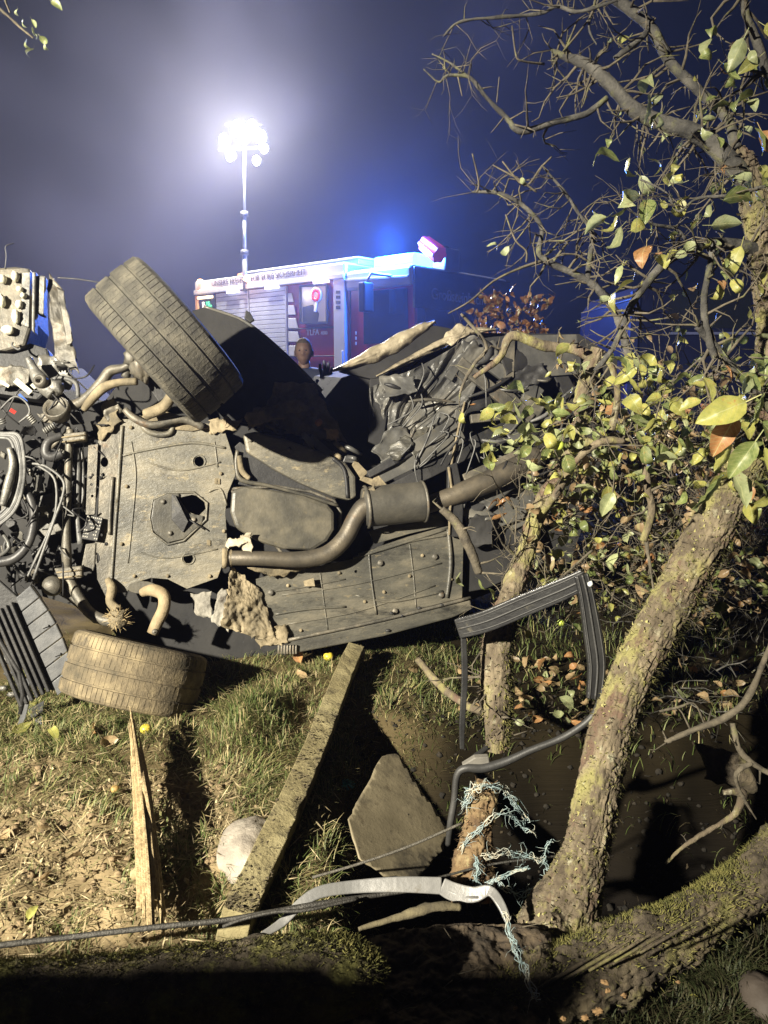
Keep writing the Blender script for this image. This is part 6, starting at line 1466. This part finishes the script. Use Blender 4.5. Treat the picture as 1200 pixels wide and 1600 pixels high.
tag(tubeo('thin_cable', [(600, 1385, 1.6, 2), (680, 1372, 1.65, 2), (760, 1352, 1.7, 2), (830, 1342, 1.72, 2), (900, 1335, 1.75, 2)], cb_m, None), 'thin dark cable passing behind the rotten stake', 'cable')
# ---- logs in front
def log(name, rows, m, label, n=150, amp=.22, freq=16, k=22, seed=1, bark=(.006, 62, 24)):
    p, r = pxpath(rows, k); t = thing(name, sum(p, Vector()) / len(p), label, 'log')
    b = MB(); b.tube(p, r, n, amp=amp, freq=freq, seed=seed, bark=bark); o = build(b, 'bark', m, t); return t, o, p, r
logbark_m = mat('dark_log_bark', [(0.03, 0.024, 0.016), (0.06, 0.048, 0.032), (0.11, 0.09, 0.058)], 14, .95, 0, 1.0, 50, spots=[((0.12, 0.115, 0.035), 9, .50, .62), ((0.02, 0.017, 0.013), 7, .56, .68)])
t, o, p, r = log('mossy_log', [(-180, 1590, 1.16, 75), (-60, 1578, 1.17, 74), (60, 1570, 1.18, 72), (200, 1558, 1.19, 70), (330, 1546, 1.20, 70), (450, 1530, 1.22, 68), (540, 1528, 1.24, 64), (590, 1540, 1.25, 40)], logbark_m, 'dark mossy log lying along the bottom edge at the left', amp=.05, freq=8)
fuzz('moss', p, r, 11000, .005, .014, r6, moss_m, o, 1, None, (0, .5, .9), .0010)
# lumpy clod of roots and bark in the middle
rt = thing('root_clod', P(690, 1540, 1.25), 'brown crumbly clod of roots and bark between the mossy log and the trunk foot', 'root')
b = MB()
def clodf(u, v):
    x = 520 + 340 * u; y = 1445 - 18 * math.sin(u * 3.1) + (185) * v + 26 * (1 - u) * (1 - v)
    Y = 1.52 - .30 * v
    q = P(x, y, Y); w_ = q * 26
    f = noise.fractal(w_, .8, 2.1, 6) * .018 + noise.ridged_multi_fractal(w_ * .5, 1, 2, 4, 1, 2) * .010 - .016 * (v < .03)
    return q + Vector((0, -.55, .83)) * (f - .02 * (1 - math.sin(math.pi * min(1, v * 1.3))))
b.grid(clodf, 130, 70); build(b, 'clod', mat('root_soil', [(0.028, 0.021, 0.014), (0.055, 0.041, 0.027), (0.10, 0.075, 0.046)], 18, .95, 0, 1.0, 60, spots=[((0.14, 0.075, 0.035), 24, .64, .72), ((.09, .085, .07), 30, .66, .74)]), rt)
b = MB()
for i in range(60):
    u, v = r6.random(), r6.random(); q = clodf(u, v); twig(b, q, (r6.uniform(-1, 1), r6.uniform(-.5, 0), r6.uniform(-.5, .6)), r6.uniform(.03, .09), .0014, 0, [], r6, .4)
oo = build(b, 'rootlets', twig_m, rt); oo['kind'] = 'stuff'
b = MB(); p, r = pxpath([(560, 1452, 1.5, 3), (620, 1434, 1.52, 6), (680, 1416, 1.53, 8), (720, 1418, 1.53, 5)], 8); b.tube(p, r, 12, amp=.4, freq=30); build(b, 'pale_root', mat('pale_root', [(0.05, 0.042, 0.026), (0.13, 0.11, 0.062)], 20, .9, 0, .6, 60), rt)
rlog_m = mat('rotten_log_bark', [(0.035, 0.028, 0.02), (0.075, 0.06, 0.04), (0.13, 0.105, 0.065)], 13, .95, 0, 1.0, 45, spots=[((0.13, 0.12, 0.045), 9, .52, .64), ((.10, .065, .04), 16, .6, .7)])
t, o, p, r = log('rotten_log', [(760, 1590, 1.34, 60), (840, 1560, 1.38, 66), (900, 1535, 1.42, 66), (960, 1505, 1.46, 62), (1020, 1478, 1.50, 56), (1070, 1452, 1.55, 48), (1120, 1420, 1.60, 46), (1170, 1385, 1.66, 46), (1240, 1330, 1.72, 50)], rlog_m, 'rotten brown log running from the trunk foot to the right edge', amp=.16, freq=10, seed=9, bark=(.009, 52, 20))
fuzz('moss', p, r, 7000, .005, .016, r6, moss_m, o, 1, None, (-.2, .2, .9), .0010)
b = MB()
for i in range(5):
    x = 840 + i * 40; p_, r_ = pxpath([(x, 1545 - i * 14, 1.33, 2), (x + 60, 1510 - i * 14, 1.36, 3), (x + 110, 1480 - i * 14, 1.4, 1)], 5); b.tube(p_, r_, 6, amp=.3)
build(b, 'loose_fibres', rlog_m, o)['kind'] = 'stuff'
for (x, y, s_) in [(945, 1535, 9), (935, 1580, 11), (915, 1590, 9), (950, 1548, 7), (880, 1592, 7), (805, 1575, 5), (1060, 1535, 5), (975, 1555, 7)]:
    b = MB(); b.ball(P(x, y, 1.22), s_ * pxm(1.22) * .6, 8, .9, 1.3, (1.3, .8, .8), x)
    tag(build(b, 'wood_chip', mat('orange_chip', [(0.14, 0.08, 0.035), (0.28, 0.18, 0.08)], 20, .9, 0, .6, 60)), 'crumb of pale orange rotten wood at the foot of the rotten log', 'wood chip', 'crumbs of rotten wood under the log')
b = MB(); b.ball(G(1190, 1572) + Vector((0, 0, .02)), 1, 16, .10, 1.3, (.045, .06, .04), 7)
tag(build(b, 'smooth_stone', mat('brown_stone', [(0.045, 0.036, 0.029), (0.07, 0.056, 0.045)], 8, .7, 0, .2, 40)), 'smooth brown stone in the grass at the bottom right corner', 'stone')
# bark slab and curled bark deep in shade at right
for (c4, lb) in [([(1085, 1160), (1160, 1180), (1180, 1240), (1100, 1215)], 'curved piece of brown bark lying in the shade right of the trunk')]:
    b = MB(); q = [P(x, y, 2.3) for x, y in c4]
    b.grid(lambda u, v: (q[0] * (1 - u) + q[1] * u) * (1 - v) + (q[3] * (1 - u) + q[2] * u) * v + Vector((0, -.05 * math.sin(v * 3.1), .01 * noise.noise(Vector((u * 6, v * 6, 2))))), 20, 14)
    tag(build(b, 'bark_piece', rlog_m, solid=.006), lb, 'bark')
# ---- torn ribbed panel at the left edge
pn = thing('ribbed_panel', UB(50, 1000, .30), 'black ribbed plastic air duct panel torn off and leaning against the lower wheel', 'car part')
pl_m = mat('grey_black_plastic', [(0.05, 0.052, 0.056), (0.085, 0.087, 0.09), (0.13, 0.13, 0.13)], 7, .38, 0, .2, 40, spots=[((.30, .30, .30), 9, .64, .76), ((.14, .11, .06), 6, .6, .8)])
def pp(x, y, o=0): return UB(x, y, .34 + o)
b = MB(); b.slab([pp(x, y, -.02) for x, y in [(-60, 870), (0, 908), (30, 935), (60, 990), (95, 1060), (84, 1080), (55, 1072), (20, 1025), (-10, 975), (-60, 930)]], BK * .02); build(b, 'backing', black_m, pn, bevel=.004)
qa, qb, qc, qd = (24, 934), (47, 914), (118, 1064), (90, 1088)
cv_ = lambda t: ((47 + 71 * t) + 10 * math.sin(math.pi * t), 914 + 150 * t - 4 * math.sin(math.pi * t))
ci_ = lambda t: (24 + 66 * t, 934 + 154 * t)
for k in range(7):
    t0, t1 = k / 7 + .004, (k + 1) / 7 - .004
    b = MB(); b.slab([pp(*ci_(t0)), pp(*cv_(t0)), pp(*cv_(t1)), pp(*ci_(t1))], BK * .03); build(b, 'panel_cell', pl_m, pn, bevel=.004)
    if k in (2, 4): 
        x, y = ci_((t0 + t1) / 2); b = MB(); b.strip([pp(x + 18, y - 8, .003), pp(x + 28, y - 12, .006)], .006, .006, UN); build(b, 'clip', pl_m, pn)
for k in range(6):
    o_ = 8 + k * 8.5
    b = MB(); pts = [pp(ci_(t)[0] - o_, ci_(t)[1] + o_ * .55, .0) for t in (0.02, .3, .6, .92)]; b.strip(pts, .013, .03, UN); build(b, 'slat', black_m, pn, bevel=.003)
b = MB(); b.tube([pp(-30, 955, .01), pp(5, 1010, .01), pp(30, 1050, .01), pp(36, 1085, .01), pp(32, 1115, .0)], .010, 8); build(b, 'edge_bar', black_m, pn)
b = MB(); b.strip([pp(40, 1060, 0), pp(42, 1095, 0), pp(36, 1120, 0), pp(24, 1150, 0)], [.03, .02, .02, .008], .012, UN); build(b, 'leg', pl_m, pn)
b = MB(); b.slab([G(45, 1118) + Vector((0, 0, .03)), G(70, 1108) + Vector((0, 0, .04)), G(66, 1140) + Vector((0, 0, .03)), G(52, 1132) + Vector((0, 0, .02))], Vector((0, 0, -.01)))
tag(build(b, 'plastic_shard', pl_m, bevel=.002), 'small grey plastic shard lying in the grass below the ribbed panel', 'shard')
for (x, y, s_, lb) in [(8, 1030, 14, 'largest crumpled bright metal scrap in the grass at the left edge'), (14, 1052, 10, 'second crumpled metal scrap just below the largest one at the left edge'), (4, 1075, 9, 'small metal scrap cut off by the left edge in the grass'), (18, 1085, 8, 'lowest and smallest metal scrap beside the bent leg of the ribbed panel')]:
    b = MB(); cc = G(x, y, .03); b.ball(cc, s_ * pxm(2.9), 6, .6, 2, (1, .6, .5), x)
    tag(build(b, 'foil_scrap', alu_m), lb, 'scrap', 'bright metal scraps at the left edge')
# ---- apples
ap_y = mat('apple_yellow', [(0.55, 0.42, 0.04), (0.62, 0.50, 0.06)], 14, .35, 0, .05, 40, spots=[((.40, .15, .04), 9, .62, .75)])
ap_g = mat('apple_green', [(0.36, 0.46, 0.06), (0.45, 0.52, 0.09)], 14, .35, 0, .05, 40)
ap_b = mat('apple_bruised', [(0.20, 0.13, 0.05), (0.34, 0.24, 0.08)], 14, .5, 0, .2, 40)
def apple(p, r_, m, label):
    t = thing('apple', p, label, 'apple', 'windfall apples'); b = MB()
    def f(u, v):
        th = math.pi * v; ph = 2 * math.pi * u; rr = r_ * (.62 + .38 * math.sin(th) ** .8) * (1 + .03 * math.cos(ph * 5) * (v > .6))
        z = math.cos(th) * r_ * .95; 
        s_ = math.sin(th); z -= .22 * r_ * math.exp(-(s_ / .35) ** 2) * (1 if v < .5 else -1)
        return Vector(p) + Vector((math.cos(ph) * s_ * r_ * 1.04, math.sin(ph) * s_ * r_ * 1.04, z + r_ * .9))
    b.grid(f, 20, 14); build(b, 'flesh', m, t)
    b = MB(); q = Vector(p) + Vector((0, 0, r_ * 1.55)); b.tube([q, q + Vector((.003, 0, r_ * .5))], r_ * .06, 5); build(b, 'stalk', twig_m, t)
    return t
for (x, y, rp, m_, lb) in [(513, 1032, 8, ap_y, 'yellow apple lying right under the sill of the wreck'), (599, 1126, 9, ap_y, 'yellow apple on bare soil right of the timber post'), (228, 1146, 9, ap_y, 'pale yellow apple between the lower wheel and the splintered board'),
                           (876, 978, 6, ap_g, 'small green apple in the leaves behind the window frame'), (541, 1352, 12, ap_b, 'bruised brown apple in the hollow left of the speckled board'), (180, 1238, 7, ap_b, 'reddish windfall apple left of the splintered board')]:
    q = G(x, y); apple(q, rp * pxm(q.y), m_, lb)
apple(P(872, 704, 2.3), 9 * pxm(2.3), ap_g, 'green apple still hanging among the leaves of the broken bough')
apple(P(1183, 716, 1.7), 8 * pxm(1.7), ap_g, 'green apple near the big leaves at the right edge')
# turquoise scrap of twine / cloth in the hollow
b = MB(); b.ball(G(562, 1178, .02), 1, 8, .5, 2, (.02, .02, .008), 2); tag(build(b, 'plastic_scrap', mat('turquoise', [(0.03, 0.25, 0.30), (0.08, 0.40, 0.45)], 20, .5, 0, .3, 60)), 'small turquoise scrap of plastic beside the speckled board', 'scrap')
b = MB()
for i in range(50):
    q = G(538, 1228, .01); a = r6.uniform(0, 6.28); b.tube([q, q + Vector((math.cos(a) * .02, math.sin(a) * .02, .012)), q + Vector((math.cos(a) * .04, math.sin(a) * .04, .005))], [.0012, .001, .0006], 4)
tag(build(b, 'twine_tuft', mat('turquoise', []) if 'turquoise' in MATS else twine_m), 'tuft of frayed turquoise twine on the soil left of the speckled board', 'twine')
# ---- fallen branches at the right
fb = thing('fallen_twig', P(1100, 1150, 1.9), 'bare forked twig reaching in from the right edge beside the trunk', 'branch')
tips = []
limb('stem', [(1040, 1160, 1.9, 4), (1080, 1142, 1.88, 5), (1125, 1125, 1.86, 6), (1165, 1095, 1.84, 6), (1195, 1030, 1.82, 5), (1215, 980, 1.8, 5)], fb, m=twig_m, n=9, side=5, slen=(.04, .1), rr=r6)
limb('stem', [(1145, 1130, 1.86, 4), (1155, 1170, 1.84, 5), (1180, 1195, 1.82, 5), (1215, 1215, 1.8, 5)], fb, m=twig_m, n=9, side=4, slen=(.03, .08), rr=r6)
limb('stem', [(1175, 1192, 1.82, 4), (1150, 1210, 1.82, 4), (1158, 1240, 1.82, 3), (1182, 1280, 1.82, 2)], fb, m=twig_m, n=9, side=2, slen=(.03, .06), rr=r6)
limb('stem', [(1030, 1112, 1.9, 2), (1060, 1105, 1.9, 2.5), (1085, 1100, 1.9, 2), (1100, 1130, 1.9, 1.5)], fb, m=twig_m, n=7, side=3, slen=(.03, .08), rr=r6)
f2 = thing('fallen_twig', P(1080, 1320, 1.9), 'thin mossy twig lying alone in the black hollow right of the trunk', 'branch')
limb('stem', [(1040, 1350, 1.9, 2), (1065, 1325, 1.9, 3), (1095, 1305, 1.9, 4), (1130, 1285, 1.9, 4), (1150, 1270, 1.9, 6), (1160, 1240, 1.9, 8), (1130, 1238, 1.9, 4)], f2, m=bark_m, n=9, amp=.3, side=2, slen=(.02, .05), rr=r6)
# ---- fallen leaves
for (x, y, l, kd, lb) in [(20, 1150, 40, 'y', 'large yellow fallen leaf by the left edge below the ribbed panel'), (90, 1160, 30, 'y', 'yellow fallen leaf standing in the grass below the lower wheel'), (95, 1178, 36, 'g', 'curled green fallen leaf just under the yellow one in the grass'),
        (60, 1105, 24, 'y', 'small yellow leaf beside the grey plastic shard'), (45, 1445, 34, 'y', 'yellow green leaf lying just above the wire rope at the left'), (100, 1195, 30, 'g', 'lowest green leaf in the grass left of the splintered board'), (80, 1300, 30, 'd', 'dry tan leaf in the middle of the straw patch'),
        (130, 1345, 36, 'd', 'dry tan leaf in the straw close to the splintered board'), (15, 1300, 40, 'd', 'dry tan leaf in the straw at the left edge'), (60, 1385, 30, 'd', 'dry tan leaf in the straw above the yellow green leaf'), (185, 1160, 40, 'd', 'dry tan leaf touching the top of the splintered board'),
        (150, 1150, 30, 'b', 'red brown leaf under the tread of the lower wheel'), (330, 1100, 22, 'd', 'dry tan leaf on the grass tussock right of the lower wheel'), (470, 1040, 34, 'b', 'red brown leaf under the sill of the wreck'), (480, 1060, 28, 'd', 'dry tan leaf just below the sill of the wreck'),
        (1075, 1565, 22, 'y', 'yellow green leaf in the dark grass at the bottom right'), (560, 1030, 22, 'y', 'small yellow leaf beside the broken end of the timber post')]:
    q = G(x, y, .012); o = put_leaf(None, kd, q + Vector((0, 0, .014)), l * pxm(q.y), (r6.uniform(-1, 1), r6.uniform(-1, 1), .15), 'fallen_leaf', r6); tag(o, lb, 'leaf', 'leaves fallen on the lit grass')
for i in range(190):
    x, y = r6.uniform(650, 1190), r6.uniform(950, 1260)
    if i < 46: x, y = r6.uniform(810, 910), r6.uniform(990, 1130)
    kd = r6.choice('ddddbp'); q = G(x, y, .012)
    if q.y > 3.4: continue
    o = put_leaf(None, kd, q + Vector((0, 0, r6.uniform(.01, .05))), r6.uniform(.04, .085), (r6.uniform(-1, 1), r6.uniform(-1, 1), r6.uniform(-.1, .5)), 'fallen_leaf', r6)
    where = 'in the heap seen through the window frame' if i < 46 else 'on the dark ground right of the leaning trunk' if x > 1000 else 'on the dark ground between window frame and trunk' if x > 850 else 'on the soil left of the window frame'
    tag(o, {'d': 'dry tan leaf ', 'b': 'red brown leaf ', 'p': 'pale leaf '}[kd] + where, 'leaf', 'dead leaves ' + where)

# ---- added unseen board fence: its top edge keeps the work light off the mossy log
fn = thing('shade_fence', (-1.6, -.15, 0), 'unseen board fence added beside the viewer to shade the mossy log', 'fence')
for k in range(9):
    x = -3.3 + k * .24; b = MB(); b.box((x, -.15, .694), Vector((.117, 0, 0)), Vector((0, .012, 0)), Vector((0, 0, .694 + .007 * ((k * 5) % 4)))); build(b, 'plank', post_m, fn, bevel=.004)
for z in (.3, .95):
    b = MB(); b.box((-2.24, -.12, z), Vector((1.07, 0, 0)), Vector((0, .017, 0)), Vector((0, 0, .04))); build(b, 'rail', post_m, fn, bevel=.004)
for x in (-3.15, -1.3):
    b = MB(); b.box((x, -.06, .62), Vector((.045, 0, 0)), Vector((0, .043, 0)), Vector((0, 0, .62))); build(b, 'post', post_m, fn, bevel=.004)

# ---- dark tangle of bare twigs on the ground under the tree
tp = G(1060, 1250)
tg = thing('twig_tangle', tp, 'dark tangle of bare fallen twigs on the shaded ground right of the leaning trunk', 'twigs')
b = MB()
for i in range(120):
    q = G(r6.uniform(930, 1200), r6.uniform(960, 1330)) + Vector((0, 0, r6.uniform(.01, .22)))
    twig(b, q, (r6.uniform(-1, 1), r6.uniform(-1, 1), r6.uniform(-.2, .5)), r6.uniform(.1, .4), r6.uniform(.0015, .004), 1, [], r6, .35, -.03)
build(b, 'twigs', limb_m, tg)['kind'] = 'stuff'

# ================================================================ air: thin smoke over the whole place
b = MB(); b.box((0, 20, 6.0), (45, 0, 0), (0, 40, 0), (0, 0, 8.0))
hm = bpy.data.materials.new('smoke_air'); hm.use_nodes = True
for n_ in list(hm.node_tree.nodes):
    if n_.type == 'BSDF_PRINCIPLED': hm.node_tree.nodes.remove(n_)
pv = hm.node_tree.nodes.new('ShaderNodeVolumePrincipled'); pv.inputs['Color'].default_value = (.78, .82, 1.0, 1); pv.inputs['Density'].default_value = 0.0022
pv.inputs['Anisotropy'].default_value = 0.55
hm.node_tree.links.new(pv.outputs[0], hm.node_tree.nodes['Material Output'].inputs['Volume'])
hz_ = build(b, 'haze', hm); hz_['kind'] = 'stuff'; hz_['label'] = 'thin drifting smoke in the night air'

# drifting smoke cloud between the wreck and the fire truck, thickest at the left
sm = bpy.data.materials.new('smoke'); sm.use_nodes = True; nt = sm.node_tree
for n_ in list(nt.nodes):
    if n_.type == 'BSDF_PRINCIPLED': nt.nodes.remove(n_)
pv = nt.nodes.new('ShaderNodeVolumePrincipled'); pv.inputs['Color'].default_value = (.80, .78, 1.0, 1); pv.inputs['Anisotropy'].default_value = 0.5
tc = nt.nodes.new('ShaderNodeTexCoord'); ln = nt.nodes.new('ShaderNodeVectorMath'); ln.operation = 'LENGTH'
nt.links.new(tc.outputs['Object'], ln.inputs[0])
m1 = nt.nodes.new('ShaderNodeMapRange'); m1.inputs['From Min'].default_value = 1.0; m1.inputs['From Max'].default_value = .15; m1.interpolation_type = 'SMOOTHSTEP'
nt.links.new(ln.outputs['Value'], m1.inputs['Value'])
nz = nt.nodes.new('ShaderNodeTexNoise'); nz.inputs['Scale'].default_value = 1.2; nz.inputs['Detail'].default_value = 4; nz.inputs['Roughness'].default_value = .55; nz.inputs['Distortion'].default_value = .6
nt.links.new(tc.outputs['Object'], nz.inputs['Vector'])
m2 = nt.nodes.new('ShaderNodeMapRange'); m2.inputs['From Min'].default_value = .46; m2.inputs['From Max'].default_value = .62; m2.inputs['To Min'].default_value = .0; m2.inputs['To Max'].default_value = 1.0
nt.links.new(nz.outputs['Fac'], m2.inputs['Value'])
mm = nt.nodes.new('ShaderNodeMath'); mm.operation = 'MULTIPLY'; nt.links.new(m1.outputs['Result'], mm.inputs[0]); nt.links.new(m2.outputs['Result'], mm.inputs[1])
mk = nt.nodes.new('ShaderNodeMath'); mk.operation = 'MULTIPLY'; mk.inputs[1].default_value = 0.040; nt.links.new(mm.outputs[0], mk.inputs[0])
nt.links.new(mk.outputs[0], pv.inputs['Density']); nt.links.new(pv.outputs[0], nt.nodes['Material Output'].inputs['Volume'])
b = MB(); b.box((0, 0, 0), (1, 0, 0), (0, 1, 0), (0, 0, 1))
me = bpy.data.meshes.new('smoke'); me.from_pydata(b.v, [], b.f)
so_ = link_mesh('smoke', me, sm); so_.location = (-2.6, 8.0, 3.5); so_.scale = (5.6, 3.9, 4.2)
so_['kind'] = 'stuff'; so_['label'] = 'drifting smoke around the floodlight mast and the left half of the sky'
